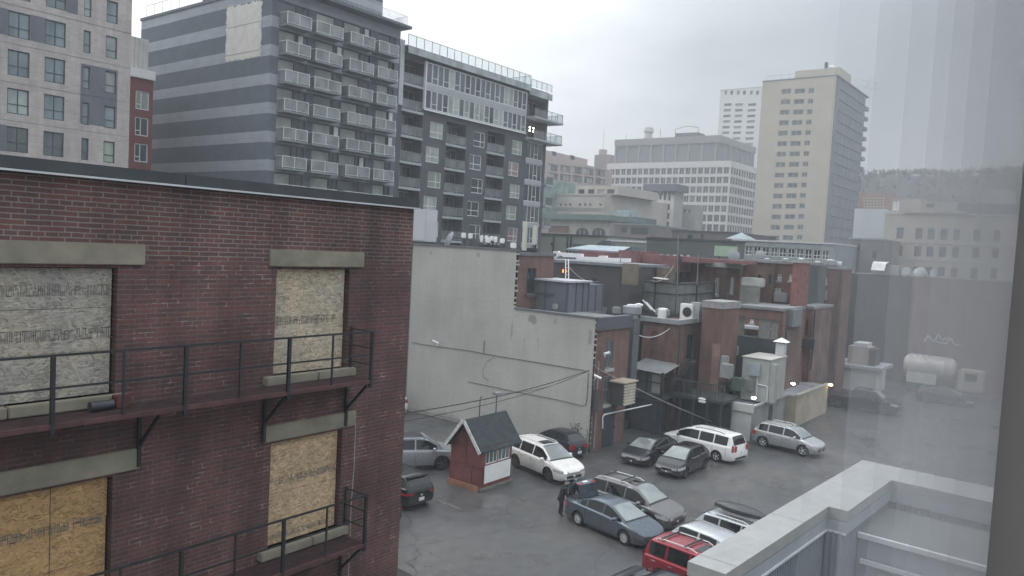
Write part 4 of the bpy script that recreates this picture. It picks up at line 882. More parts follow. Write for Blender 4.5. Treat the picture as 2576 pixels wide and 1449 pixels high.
def stairs(label, p0, p1, width, n, nm_='fire_stair'):
    p0, p1 = Vector(p0), Vector(p1); t = thing(nm_, (p0+p1)/2, label, 'stairs', 'black steel rear stairs')
    off = Vector((width, 0, 0)); s = MB()
    s.bar(p0, p1, .06, .22); s.bar(p0+off, p1+off, .06, .22); s.build('stringers', black_steel, t)
    m_ = MB()
    for k in range(n): q = p0.lerp(p1, (k+.5)/n); m_.bar(q, q+off, .24, .03)
    m_.build('treads', plain('rusty_treads', (.075,.045,.04), .8, 0, .3, 4), t)
    r = MB(); u = Vector((0,0,.95)); r.bar(p0+u, p1+u, .045)
    for k in range(5): q = p0.lerp(p1, k/4); r.bar(q, q+u, .035)
    r.build('handrail', black_steel, t); return t
stairs('black steel stair slanting down across the red wing to the dark deck', on_x(1735, 908, 49.4), on_x(1690, 985, 49.4), .9, 11)
stairs('rusty stair rising behind the brown chimney wall to the red rear wing', on_x(1838, 800, 56), on_x(1822, 742, 56), .9, 10)
q0, q1 = on_x(1745, 905, 49.9), on_x(1690, 990, 49.9)
tri = MB().prism([(q0.y, q0.z), (q1.y, q1.z), (q0.y, q1.z)], lambda p: (49.85, p[0], p[1]), lambda p: (49.95, p[0], p[1])); solo(tri, 'stair_screen', plain('near_black_cladding', (.026,.032,.038), .85, 0, .2), 'dark triangular screen under the slanting stair on the red wing', 'screen')
# dark terrace wall right of the chimney wall, timber screens, bins
t = thing('terrace_wall', (57, 18, 0), 'dark blue-green wall of a roof terrace with timber screens on top, behind the plant box', 'wall')
y0_, y1_ = on_x(1958, 870, 57).y, on_x(1812, 870, 57).y; zz = on_x(1890, 848, 57).z
MB().box(57, 59, y0_, y1_, 0, zz).build('wall', plain('dark_bluegreen_render', (.035,.045,.05), .85, 0, .25, .8), t)
for a, b in ((1840, 1872), (1908, 1938), (1940, 1957)):
    y0_, y1_ = on_x(b, 840, 57.1).y, on_x(a, 840, 57.1).y; planks(MB(), (57.1, y1_, 0), (57.1, y0_, 0), zz+.003, zz+1.35, .2).build('timber_screen', wood, t)
m_ = MB(); y0_, y1_ = on_x(1958, 840, 57).y, on_x(1840, 840, 57).y; m_.bar((57.0, y0_, zz+1.4), (57.0, y1_, zz+1.45), .06); m_.build('top_rail', dark_frame, t)
solo(MB().box(56.2, 56.9, on_x(1868,925,56.2).y, on_x(1815,925,56.2).y, 0, 2.9), 'lower_screen', plain('dark_green_grey_boards', (.05,.06,.06), .9, 0, .3, 1.5), 'dark green-grey boarded screen in the yard left of the plant box', 'fence')
# wooden balcony box with white parcels (upper level)
t = thing('wooden_balcony', (62, 23, 7.6), 'grey timber balcony box with a pale cover, in front of the orange-red shop back', 'balcony')
y0_, y1_ = on_x(1912, 735, 61.5).y, on_x(1862, 735, 61.5).y; zz = on_x(1890, 722, 61.5).z
planks(MB(), (61.5, y1_, 0), (61.5, y0_, 0), zz-1.75, zz, .2).build('boards', wood, t); MB().box(61.4, 65, y0_, y1_, zz-1.95, zz-1.76).build('floor', concrete, t)
q = on_x(1892, 715, 61.9); MB().box(61.6, 62.6, q.y-.85, q.y+.85, zz+.003, zz+.75).build('pale_cover', plain('pale_cover', (.38,.39,.36), .8), t, bevel=.08)
solo(MB().box(60.2, 62.4, on_x(1996,765,60).y, on_x(1909,765,60).y, 7.2, 8.55), 'parapet_wall', plain('grey_parapet_block', (.17,.18,.185), .9, 0, .2), 'low grey parapet with parcels on the roof of the dark brick rear wing', 'wall')
def duct_fan(x, y, z, s, label, group='roof exhaust fans'):
    t = thing('exhaust_fan', (x, y, z), label, 'roof fan', group)
    MB().lathe([(.001,0),(.55*s,0),(.55*s,.12*s),(.45*s,.16*s),(.45*s,.55*s),(.62*s,.6*s),(.62*s,1.05*s),(.001,1.06*s)], (x,y,z), 18).build('fan_housing', grey_metal, t, 45)
    MB().lathe([(.001,1.07*s),(.42*s,1.07*s),(.42*s,1.16*s),(.001,1.22*s)], (x,y,z), 16).build('cap', white_paint, t, 45)
q = on_z(1587, 778, 7.9); 
# big grey riser duct with fan on top, at the corner of the red side wall
DX, DY = 45.3, 23.7
q = on_x(1589, 800, DX); DY = q.y
t = thing('riser_duct', (DX, DY, 0), 'tall grey sheet-metal duct topped by a round exhaust fan', 'duct')
MB().box(DX-.42, DX+.42, DY-.42, DY+.42, 3.2, on_x(1587, 801, DX).z).build('duct', plain('grey_duct_metal', (.125,.14,.148), .55, .3, .15, 1), t, bevel=.02)
jm = MB()
for z in (4.4, 5.7, 7.0): jm.box(DX-.45, DX+.45, DY-.45, DY+.45, z, z+.06)
jm.build('flanges', plain('grey_flange', (.11,.125,.13), .5, .3), t)
z0 = on_x(1587, 800, DX).z
MB().lathe([(.001,z0+.002),(.42,z0+.002),(.42,z0+.28),(.62,z0+.32),(.64,z0+.78),(.58,z0+.80),(.001,z0+.8)], (DX,DY,0), 20).build('fan_housing', grey_metal, t, 45)
MB().lathe([(.001,z0+.803),(.36,z0+.803),(.36,z0+.9),(.001,z0+.93)], (DX,DY,0), 18).build('cap', white_paint, t, 45)
# thin flue right of it with white cap
q = on_x(1611, 762, 49.5); t = thing('flue_pipe', (49.3, q.y, 2), 'slender black flue pipe with a white cap, left edge of the red brick wing', 'flue'); MB().tube([(49.3,q.y,2.4),(49.3,q.y,q.z-.25)], .17, 10).build('pipe', plain('dark_flue', (.06,.068,.072), .6, .3), t, True); MB().lathe([(.001,q.z-.2),(.3,q.z-.2),(.3,q.z-.08),(.001,q.z)], (49.3,q.y,0), 14).build('cap', white_paint, t, 45)
# roof clutter of the red wing / black block: AC unit, exhaust, antenna pole
q = on_x(1731, 800, 53); t = thing('condenser_unit', (53, q.y, 7.6), 'white outdoor condenser unit with a black grille on the red wing roof', 'air conditioner')
MB().box(52.6, 53.1, q.y-.48, q.y+.5, 7.55, 8.75).build('casing', white_paint, t, bevel=.03); MB().lathe([(.001,-.012),(.36,-.012),(.36,0),(.001,0)], (52.59,q.y-.08,8.15), 18, 'x').build('fan_grille', plastic, t)
q = on_x(1667, 792, 52); duct_fan(52, q.y, 7.3, .85, 'rusty round roof fan with a white cap on the red wing roof')
solo(MB().box(51.2, 51.6, on_x(1672,790,51.3).y, on_x(1656,790,51.3).y, 7.6, 8.25), 'white_box', white_paint, 'small bright white box beside the rusty roof fan', 'box', bevel=.03)
sk = MB()
q = on_x(1617, 755, 52.5); w_ = on_x(1640, 780, 52.0)
for d in ((0,0,0), (.1,-.25,-.15)): sk.tube([q+Vector(d), w_+Vector(d)], .06, 6)
solo(sk, 'white_ladder', pale_metal, 'white metal ladder frame leaning over the roof edge of the red wing', 'ladder')
q = on_x(1750, 797, 53); solo(MB().box(52.8, 53.3, q.y-.35, q.y+.35, 7.5, 8.9), 'grey_locker', plain('grey_locker_paint', (.3,.31,.31), .6), 'narrow grey locker beside the white condenser unit', 'cabinet', bevel=.02)
for k, (px, yt, yb, X, lab) in enumerate(((1706, 592, 775, 55.5, 'tall thin aerial pole beside the corner of the board fence'), (1562, 640, 700, 54, 'thin aerial pole above the black boarded screen'), (1757, 640, 700, 58, 'thin pale aerial mast behind the board fence'))):
    a, b = on_x(px, yt, X), on_x(px-3, yb, X); solo(MB().tube([(X, b.y, b.z-.5), (X, a.y, a.z)], .035, 6), 'aerial_pole', plain('grey_pole', (.22,.23,.235), .5, .3), lab, 'pole', 'aerial poles over the shop roofs')
# things on the red side wall at ground level
t = thing('yard_door', (40.3, 24.3, 0), 'tall dark green steel door in the brick wall by the parked cars', 'door')
d0_, d1_ = on_y(1515, 1110, 24.40).x, on_y(1541, 1110, 24.40).x
MB().box(d0_, d1_, 24.36, 24.43, .02, 2.72).build('door_leaf', plain('dark_green_door', (.028,.042,.048), .6, 0, .15, 2), t); MB().box(d0_+.95*(d1_-d0_)-.05, d0_+.95*(d1_-d0_), 24.30, 24.355, 1.1, 1.25).build('handle', black_steel, t)
plinth = MB().box(40.3, 46.3, 24.395, 24.433, 0, 2.6); solo(plinth, 'stone_plinth', plain('sooty_stone_plinth', (.15,.135,.115), .9, 0, .3, 1.4), 'sooty stone base along the foot of the red side wall', 'wall') if False else None
q = on_y(1573, 1052, 23.6)
t = thing('louvred_vent', (q.x, 24, 3), 'beige louvred exhaust hood on the red brick wall above the parked cars', 'vent')
vx0, vx1 = q.x-.75, q.x+.75; vz0, vz1 = 2.75, 4.15
MB().box(vx0, vx1, 23.45, 24.42, vz0, vz1).build('hood_body', plain('dark_hood_side', (.06,.06,.058), .7), t); MB().box(vx0-.12, vx1+.12, 23.3, 24.42, vz1+.003, vz1+.09).build('hood_lid', plain('beige_lid', (.42,.36,.27), .7, 0, .12, 2), t)
l = MB()
for k in range(7): z = vz0+.04+k*.19; l.add([(vx0+.03,23.449,z+.12),(vx1-.03,23.449,z+.12),(vx1-.03,23.36,z),(vx0+.03,23.36,z)], [(0,1,2,3)]); l.box(vx0+.03, vx1-.03, 23.35, 23.362, z-.02, z+.03)
l.build('louvres', plain('cream_louvres', (.48,.44,.36), .6), t)
cp = [on_y(x, y, 24.3) for x, y in ((1516,1078),(1516,1050),(1520,1043),(1560,1034),(1600,1026),(1640,1016))]
solo(MB().tube([cp[0], cp[1], cp[2], cp[3], cp[4], (cp[5].x, cp[5].y-.1, cp[5].z)], .045, 6), 'white_conduit', white_paint, 'bent white conduit running up from the green door across the red brick wall', 'conduit', smooth=True)
for k, (px, mt, lab) in enumerate(((1485.5, wire_mat, 'dark downpipe at the corner between painted wall and red brick'), (1494, plain('grey_pipe', (.25,.25,.25), .5), 'grey service pipe beside the corner of the painted wall'))):
    x = on_y(px, 1010, 24.38).x; solo(MB().tube([(x+.12*k+.12, 24.36, .2), (x+.12*k+.12, 24.36, 5.6)], .04+.01*k, 6), 'service_pipe', mt, lab, 'pipe')
solo(MB().box(40.05, 40.5, 24.2, 24.42, 2.5, 3.9), 'meter_box', plain('dark_meter_box', (.05,.055,.065), .6), 'dark electrical meter box on the corner of the red brick wall', 'box', bevel=.02)
# ---------------------------------------------------------------- low white annex with plant box, picnic table and lamps
AX = 51.0
t = thing('low_annex', (58, 20, 0), 'low flat-roofed annex with white front and tan side wall beside the driveway', 'building')
w = MB(); w.quad((AX,18.5,0),(AX,21.9,0),(AX,21.9,2.25),(AX,18.5,2.25)); w.build('white_front', plain('dirty_white_render', (.44,.44,.42), .85, 0, .18, .9), t)
dr = [(54.3, 55.2, .05, 2.0), (57.1, 57.8, 1.1, 1.8)]
w = MB(); wall(w, 'y', 18.5, AX, 58.0, 0, 2.25, [dr[0]], .12); w.build('grey_side', plain('grey_render', (.215,.22,.215), .85, 0, .18, .9), t)
w = MB(); w.quad((58,17.75,0),(66,17.75,0),(66,17.75,2.3),(58,17.75,2.3)); w.quad((58,17.75,0),(58,18.5,0),(58,18.5,2.3),(58,17.75,2.3)); w.quad((66,17.75,0),(66,24,0),(66,24,2.3),(66,17.75,2.3)); w.build('tan_side', plain('tan_render', (.33,.29,.225), .85, 0, .18, .8), t)
w = MB(); w.quad((AX,18.5,2.25),(58,18.5,2.25),(58,24,2.25),(AX,24,2.25)); w.quad((58,17.75,2.25),(66,17.75,2.25),(66,24,2.25),(58,24,2.25)); w.build('roof', roof_grey, t)
windows(t, 'y', 18.5, [(*dr[0], plain('dark_door_paint', (.05,.055,.06), .7))], g_dark, None, .05, (), .08, 'door')
MB().box(AX-.12, AX+.1, 18.4, 21.9, 1.95, 2.5).build('white_ledge', plain('white_ledge_paint', (.46,.46,.44), .8, 0, .12, 1), t); MB().box(AX+.103, 58, 18.42, 18.6, 2.26, 2.4).build('roof_edge', concrete, t); MB().box(58.003, 66.05, 17.65, 17.9, 2.31, 2.45).build('roof_edge', plain('tan_edge', (.34,.32,.27), .8), t)
HX = 53.2
ha, hb = on_x(1866, 935, HX).y, on_x(1937, 935, HX).y; hxe = on_y(1976, 935, hb).x; hz = on_x(1937, 907, HX).z
t = thing('plant_box', (HX+1, (ha+hb)/2, 2.26), 'big grey rooftop plant box with pipes on its side, standing on the low annex', 'plant unit')
MB().box(HX, hxe, hb, ha, 2.35, hz).build('casing', plain('greenish_grey_casing', (.33,.34,.32), .65, .05, .1, 1), t, bevel=.04)
MB().box(HX-.06, hxe+.06, hb-.06, ha+.06, hz+.003, hz+.07).build('lid', plain('cream_lid', (.44,.43,.39), .7, 0, .08, 1.5), t)
y = hb+.55*(ha-hb); MB().box(HX-.25, HX-.003, y-.45, y+.35, hz-1.2, hz-.35).build('control_box', plain('blue_grey_box', (.28,.32,.34), .6), t, bevel=.02)
MB().tube([(HX-.1,y-.3,hz-1.2),(HX-.1,y-.3,2.4)], .05, 6).build('pipe', pale_metal, t); MB().tube([(HX-.1,y-.3,hz-1.75),(HX-.1,y-.95,hz-1.8),(HX-.1,y-1.05,hz-1.9),(HX-.1,y-1.05,2.5)], .05, 6).build('pipe', pale_metal, t)
MB().box(HX-.3, HX-.003, y-.1, y+.6, hz-2.3, hz-1.55).build('louvre_box', plain('dull_grey_box', (.17,.175,.17), .7), t); MB().box(HX+.003, HX+.6, hb-.42, hb-.003, 2.4, hz-.25).build('side_duct', plain('side_duct_grey', (.30,.31,.295), .65, .05), t, bevel=.03)  # louvre box is a darker grey than the casing
MB().box(HX+.1, HX+.25, hb+.1, ha-.1, 2.26, 2.345).build('base_rail', dark_metal, t)
q = on_x(1966, 860, 56.3); t = thing('roof_cowl', (56.3, q.y, 2.3), 'pale square ventilation cowl with a pyramid cap behind the plant box', 'vent'); MB().box(56.0, 56.6, q.y-.3, q.y+.3, 2.3, q.z-.1).build('shaft', pale_metal, t); z=q.z; MB().add([(55.85,q.y-.5,z),(56.75,q.y-.5,z),(56.75,q.y+.5,z),(55.85,q.y+.5,z),(56.3,q.y,z+.32)], [(3,2,1,0),(0,1,4),(1,2,4),(2,3,4),(3,0,4)]).build('cap', white_paint, t)
q = on_z(1875, 1005, 2.26)
t = thing('picnic_table', (q.x+.6, q.y+.4, 2.26), 'white picnic table with attached benches on the annex roof', 'picnic table')
bx_, by_ = q.x+.6, q.y+.45
MB().box(bx_-.45, bx_+.45, by_-.95, by_+.95, 2.98, 3.03).build('table_top', white_paint, t)
for s_ in (-1, 1): MB().box(bx_+s_*.85-.15, bx_+s_*.85+.15, by_-.95, by_+.95, 2.68, 2.72).build('bench', white_paint, t)
m_ = MB()
for yy in (by_-.7, by_+.7):
    for s_ in (-1, 1): m_.bar((bx_+s_*.3, yy, 2.97), (bx_+s_*.75, yy, 2.27), .09)
    m_.bar((bx_-.9, yy, 2.64), (bx_+.9, yy, 2.64), .09)
m_.build('legs', white_paint, t)
solo(MB().lathe([(.001,3.035),(.16,3.035),(.21,3.33),(.17,3.33),(.001,3.1)], (bx_-.1, by_+.1, 0), 14), 'red_bucket', plain('red_plastic_bucket', (.28,.07,.05), .5), 'red bucket standing on the picnic table', 'bucket', smooth=45)
pl_ = MB(); rnd = random.Random(8); q = on_z(1838, 1000, 2.3)
for k in range(9): a = rnd.uniform(0,3.1); c = Vector((q.x+.5+rnd.uniform(-.4,.4), q.y+.3+rnd.uniform(-.7,.7), 2.35+.05*k)); d = Vector((math.cos(a), math.sin(a), rnd.uniform(-.1,.35)))*rnd.uniform(.5,.9); pl_.bar(c-d, c+d, .14, .03)
solo(pl_, 'scrap_timber', plain('fresh_pine_scrap', (.50,.36,.22), .7, 0, .25, 6), 'heap of broken pale timber beside the picnic table', 'timber')
def wall_lamp(p, mat, label, d=(-.25,-.1,0)):
    t = thing('flood_lamp', p, label, 'lamp', 'lit lamps in the rear yards'); p = Vector(p)
    MB().ell(p, .13, .16, .10, 12).build('bulb', mat, t, True); MB().tube([p+Vector((.12,.1,.1)), p+Vector((.5,.15,.12))], .03, 6).build('arm', dark_metal, t)
    MB().lathe([(.18,p.z+.10),(.20,p.z+.10),(.08,p.z+.22),(.001,p.z+.22)], (p.x,p.y,0), 12).build('shade', dark_metal, t)
warm = lamp('warm_lamp', (1,.72,.3), 14); cool = lamp('white_lamp', (.95,1,1), 12)
wall_lamp(on_x(1998, 867, 65.4), warm, 'warm yellow lamp burning on the bright red rear wing'); wall_lamp(on_y(1995, 965, 18.6), cool, 'white lamp burning above the annex roof right of the plant box')
wall_lamp(on_y(2090, 968, 17.5), warm, 'warm lamp burning at the far corner of the tan side wall'); wall_lamp(on_z(1896, 1001, 2.9), cool, 'bright white lamp beside the picnic table')
# small white kiosk with box on its roof, far drive
KX, KY0, KY1 = 79.6, 17.1, 20.9
t = thing('white_outbuilding', (81.5, 19, 0), 'small white flat-roofed outbuilding with a slit window at the end of the driveway', 'building')
kz = on_x(2150, 925, KX).z
ww = [rx(KX, 2098, 2120, 929, 946)]
w = MB(); wall(w, 'x', KX, KY0, KY1, 0, kz, ww, .15); block(w, KX, 83.6, KY0, KY1, 0, kz, 'W'); w.build('wall', plain('white_render', (.46,.46,.45), .85, 0, .12, 1), t); windows(t, 'x', KX, ww, g_dark, dark_frame, .05, (), .1)
MB().box(KX-.5, 84.1, KY0-.5, KY1+.4, kz+.003, kz+.3).build('roof_slab', plain('grey_slab', (.30,.31,.32), .8), t)
r = rx(80.4, 2133, 2190, 872, 906); t = thing('roof_unit', (81.5, (r[0]+r[1])/2, kz+.3), 'pinkish-beige air handling unit on the roof of the white outbuilding', 'plant unit'); MB().box(80.4, 82.6, r[0]+.1, r[1], kz+.305, r[3]).build('casing', plain('beige_unit', (.33,.29,.265), .7, 0, .12), t, bevel=.03); MB().box(80.38, 82.62, r[0]+.4, r[0]+1.6, r[3]+.003, r[3]+.35).build('top_tray', pale_metal, t); MB().box(80.2, 82.4, r[0]-.5, r[0]+.08, kz+.305, r[3]-.1).build('coil_box', dark_metal, t)
# tall dark brick wall at the right end of the car park
BX = 90
tall = brick('dark_slate_brick_x', 'x', (.060,.068,.075), (.050,.058,.066), (.075,.08,.085), .5, .16, .016, .3, .25, .85, .4)
t = thing('tall_dark_wall', (94, 14, 0), 'long tall windowless dark brick building closing the far end of the car park', 'building')
y1_ = on_x(2112, 800, BX).y; ym_ = on_x(2290, 800, BX).y
w = MB(); w.quad((BX,ym_,0),(BX,y1_,0),(BX,y1_,11.2),(BX,ym_,11.2)); w.build('dark_wall', tall, t)
w = MB(); w.quad((BX-.4,-30,0),(BX-.4,ym_,0),(BX-.4,ym_,11.3),(BX-.4,-30,11.3)); w.quad((BX-.4,ym_,0),(BX,ym_,0),(BX,ym_,11.3),(BX-.4,ym_,11.3)); w.build('brown_wall', brick('brown_grey_brick_x', 'x', (.17,.105,.095), (.14,.098,.09), (.16,.125,.12), .5, .16, .016, .3, .25, .85, .4), t)
w = MB(); block(w, BX, 108, -30, y1_, 0, 11.2, 'W'); w.build('side_wall', plain('dark_brick_side', (.07,.065,.065), .9), t)
gl = MB(); rnd = random.Random(6)
for k in range(3):
    y, z = on_x(2347+k*22, 895, BX-.42).y, on_x(2347, 890, BX-.42).z
    P = [(BX-.41, y+.9-.3*q, z+1.5+rnd.uniform(-.55,.55)*(1 if q % 2 else -1)) for q in range(7)]
    for a, b in zip(P, P[1:]): gl.bar(a, b, .012, .13)
solo(gl, 'graffiti', plain('pale_spray_paint', (.40,.47,.49), .8), 'pale blue sprayed graffiti on the brown part of the far wall', 'graffiti')
# ducts on that roof
t = thing('rooftop_duct', (92, 17, 11.2), 'big galvanised air duct with a white hood on the tall dark roof', 'duct')
r = rx(91, 2192, 2262, 662, 692); q = rx(90.5, 2196, 2230, 665, 686)
MB().box(91, 93, r[0], r[1], 11.22, r[3]-.15).build('duct', plain('galvanised_duct', (.33,.345,.35), .45, .4, .15, 1), t, bevel=.03)
MB().add([(90.2,q[0],q[3]+.1),(90.2,q[1],q[3]+.1),(91.0,q[1]+.1,q[3]+.3),(91.0,q[0]-.1,q[3]+.3),(89.6,q[0],q[2]+.25),(89.6,q[1],q[2]+.25)], [(0,1,2,3),(4,5,1,0)]).build('hood', plain('pale_hood', (.55,.56,.55), .5, .1), t)
for k, (a, b, c_, d_, mt, lab) in enumerate(((2268, 2285, 672, 694, pale_metal, 'white angled duct end on the tall dark roof'), (2290, 2330, 672, 694, g_pale, 'grey domed skylight on the tall dark roof'), (2340, 2352, 676, 692, pale_metal, 'pale gooseneck vent on the tall dark roof'), (2130, 2140, 684, 696, white_paint, 'small white vent box at the left end of the tall dark roof'))):
    r = rx(91, a, b, c_, d_)
    if k == 1: solo(MB().ell((92, (r[0]+r[1])/2, 11.3), 1.2, (r[1]-r[0])/2, r[3]-11.3, 16), 'skylight_dome', mt, lab, 'skylight', smooth=True)
    else: solo(MB().box(91, 92.2, r[0], r[1], 11.21, r[3]), 'roof_vent', mt, lab, 'vent', 'vents on the tall dark roof', bevel=.15)
# roof clutter along the shop row
rnd = random.Random(14)
cl_ = [(2016,650,66,.5),(2057,655,75.5,.5),(2090,660,75.5,.65),(1930,655,67,.4),(1976,655,67,.45)]
labs = ['round roof fan just right of the red pilaster','slim roof fan with white cap above the broad brown shop back','stubby roof fan above the broad brown shop back, nearest the tall dark wall','roof fan above the orange-red shop back','roof fan above the brown shop back beside the red pilaster']
for (px, py, X, s), lab in zip(cl_, labs): q = on_x(px, py, X+1.5); duct_fan(X+1.5, q.y, 11.75 if X < 70 else 11.55, s*1.3, lab, 'small roof fans on the shop row')
solo(MB().lathe([(.001,-.6),(.45,-.6),(.45,.6),(.001,.6)], (77.5, on_x(2104,655,77.5).y, 12.0), 18, 'y'), 'roof_drum', grey_metal, 'pale cylindrical tank lying on the roof above the broad brown shop back', 'tank', smooth=45)

# smaller clutter on the rear walls: drainpipes, wall boxes, bins, window units, shrubs
dp = plain('dark_drainpipe', (.05,.052,.055), .6, .1); gb_ = plain('grey_wall_box', (.24,.25,.25), .6, 0, .15, 3)
for px, y0_, y1_, X, lab in ((1700,818,1000,49.9,'dark drainpipe at the corner of the red brick wing'), (1868,668,740,64.3,'dark drainpipe between the fascia wing and the orange-red shop back'), (1946,664,735,65.9,'drainpipe at the right edge of the orange-red shop back'),
        (2060,680,880,75.9,'long drainpipe down the broad brown shop back'), (2096,682,930,75.9,'drainpipe near the right end of the broad brown shop back'), (1974,780,900,58.9,'drainpipe between the dark and the bright red rear wings'), (2040,778,930,65.9,'drainpipe at the right edge of the bright red rear wing'), (1420,664,700,51.9,'thin drainpipe on the sooty rear wall')):
    a, b = on_x(px, y0_, X), on_x(px, y1_, X); solo(MB().tube([(X-.06, b.y, b.z), (X-.06, b.y, a.z)], .07, 6), 'drainpipe', dp, lab, 'pipe', 'drainpipes on the shop backs')
for px, py, X, w_, h_, d_, mt, lab in ((1832,932,52.0,.8,1.0,.6,gb_,'grey wall cabinet right of the brown chimney wall'), (1826,905,52.4,.5,.6,.4,gb_,'small grey box on the dark wall right of the chimney wall'), (1845,880,56.9,.9,.7,.5,gb_,'grey meter cabinet on the dark terrace wall'),
        (1890,822,58.8,1.5,.25,.9,pale_metal,'pale little awning over a window of the dark brick rear wing'), (2030,862,65.9,1.6,.8,.7,dark_metal,'dark balcony box on the bright red rear wing'), (1860,965,52.0,.7,.9,.6,plain('green_bin', (.05,.075,.06), .6),'dark green bin left of the plant box'),
        (2065,742,75.9,1.2,.9,.5,gb_,'grey air unit hung on the broad brown shop back'), (1966,748,66.2,1.0,.8,.5,gb_,'grey window air unit on the brown brick shop back'), (1588,690,51.8,1.3,1.6,.3,plain('ochre_board', (.16,.14,.10), .9),'ochre board fixed to the sooty wall near the black screen'),
        (1555,780,45.8,.5,.45,.4,gb_,'small grey vent box on the edge of the lower painted roof'), (1400,771,42.0,.3,.35,.3,gb_,'little grey cap on the lower painted roof edge')):
    q = on_x(px, py, X); solo(MB().box(X-d_, X, q.y-w_/2, q.y+w_/2, q.z-h_/2, q.z+h_/2), 'wall_box', mt, lab, 'box', bevel=.04)
sg = MB(); rnd = random.Random(31)
for k in range(420):
    b0 = Vector((rnd.uniform(53.0, 54.6), rnd.uniform(on_x(1862,960,53).y, on_x(1820,960,53).y), 2.3)); a = rnd.uniform(0, 6.28); L_ = rnd.uniform(.4, 1.3)
    tip = b0+Vector((math.cos(a)*.5, math.sin(a)*.5, L_)); sd_ = Vector((-math.sin(a), math.cos(a), 0))*rnd.uniform(.03, .09); mid_ = b0.lerp(tip, .6); sg.quad(b0, mid_-sd_, tip, mid_+sd_)
solo(sg, 'dark_shrub', plain('dark_evergreen_leaves', (.028,.042,.032), .8, 0, .4, 6), 'dark bushy shrub between the chimney wall and the plant box', 'shrub')
# ---------------------------------------------------------------- roofs and buildings in the middle distance
def poly_on_x(X, pts, th, sx=None):
    P = [on_x(x, y, X) for x, y in pts]
    return MB().prism([(p.y, p.z) for p in P], lambda p: (X, p[0], p[1]), lambda p: (X+th, p[0], p[1]))
zz4 = lambda a, b: (1274.6+a*.20833, 375.7+b*.20833)
solo(poly_on_x(56.5, [zz4(*q) for q in ((552,1312),(600,1312),(640,1278),(690,1300),(840,1306),(840,1328),(1130,1352),(1478,1362),(1478,1316),(1200,1308),(1195,1284),(1120,1282),(1100,1302),(905,1294),(905,1262),(625,1242),(618,1228),(562,1228))], .35), 'white_parapet', white_paint, 'bright white stepped parapet above the sooty rear wall and ladder', 'parapet')
red_m = plain('dull_red_membrane', (.19,.09,.09), .8, 0, .3, .9)
for k, (a, b, c, d, X) in enumerate(((1455,1520,632,644,60),(1555,1600,630,652,60.5),(1598,1702,641,655,61.5),(1715,1770,648,659,62.2),(1776,1860,653,660,60.5))):
    r = rx(X, a, b, c, d); solo(MB().box(X, X+4, r[0], r[1], r[2]-(.9 if k < 3 else .05), r[3]), 'red_roof', red_m, ['red roof edge behind the white stepped parapet, far left','short red roof upstand just right of the white parapet','long red roof edge behind the aerial poles','red roof edge above the orange-red wing','red roof strip behind the pale blue fascia board'][k], 'roof', 'red roof edges of the shop row')
solo(MB().box(76, 88, 24, 52, 0, 10.4), 'shop_row', plain('shop_row_roof', (.17,.17,.17), .9, 0, .3, .4), 'flat grey felt roofs of the shop row', 'roof')
grn = plain('pale_sage_render', (.27,.285,.25), .85, 0, .1, .5)
def mid(name, label, X, xl, xr, yt, depth, mat, wins=(), gm=g_dark, fm=None, bars=(), coping=None, yb=None, zb=0, group=None, sidemat=None, cat='building', dep=.3, fr=.08):
    return bld(name, label, X, xl, xr, yt, zb, depth, mat, wins, gm, fm, bars, group, coping, sidemat, dep, sill=False, fr=fr, cat=cat)
t, *_ = mid('sage_building', 'pale sage rendered building with dark downpipes behind the white parapet', 95, 1345, 1528, 593, 15, grn, [(1384,1390,610,618),(1518,1526,626,634)], coping=dark_metal)
m_ = MB()
for px in (1392.5, 1428, 1437): a = on_x(px, 600, 94.9); m_.box(94.85, 94.99, a.y-.12, a.y+.12, 0, a.z+.3)
m_.build('downpipes', dark_frame, t)
mid('sage_building', 'shorter pale sage building with a white roof edge and a shuttered opening', 92, 1526, 1630, 609, 15, grn, [(1599,1620,632,645)], g_pale, None, coping=white_paint)
t, *_ = mid('gabled_shopfront', 'dark stepped ornamental shop gable seen from behind with a pale blue canopy roof', 78, 1441, 1590, 617, 3, plain('dark_stone', (.10,.115,.12), .8), ())
solo(poly_on_x(78.2, [(1501,618),(1501,613),(1506,613),(1506,609),(1511,609),(1511,605),(1528,605),(1528,609),(1532,609),(1532,613),(1538,613),(1538,618)], .8), 'stepped_gable', plain('dark_stone2', (.085,.10,.105), .8), 'stepped dark gable top above the ornamental shopfront', 'gable')
r = rx(76, 1448, 1585, 623, 630); solo(MB().add([(74,r[0],r[2]),(74,r[1],r[2]),(77.5,r[1]-.8,r[3]+.25),(77.5,r[0]+.8,r[3]+.25),(74,r[0],r[2]-.2),(74,r[1],r[2]-.2)], [(0,1,2,3),(4,5,1,0)]), 'canopy_roof', plain('pale_blue_sheet', (.34,.40,.44), .5, .2), 'pale blue-grey sheet canopy roof in front of the stepped gable', 'roof')
wb = [(1642+17*k, 1650+17*k, 638+.6*k, 645+.6*k) for k in range(6)]
mid('olive_building', 'long dark olive-grey building with a row of small white vents near its base', 88, 1627, 1850, 605, 3, plain('dark_olive_render', (.085,.095,.09), .85, 0, .12, .4), wb, white_paint, None, coping=dark_metal, dep=.1)
r = rx(79, 1797, 1853, 619, 645); t = thing('billboard', (79, (r[0]+r[1])/2, 9), 'pale green billboard with a paler right part on the shop roofs', 'billboard')
MB().box(79, 79.25, r[0], r[1], r[2], r[3]).build('panel', plain('billboard_green', (.30,.42,.30), .6, 0, .12, 1), t); MB().box(78.97, 78.999, r[0]+.08, r[0]+(r[1]-r[0])*.36, r[2]+.2, r[3]-.2).build('pale_sheet', plain('billboard_pale', (.36,.43,.37), .6), t); MB().bar((79.4,r[0]+.4,10),(79.4,r[0]+.4,r[2]),.12).bar((79.4,r[1]-.4,10),(79.4,r[1]-.4,r[2]),.12).build('legs', dark_metal, t)
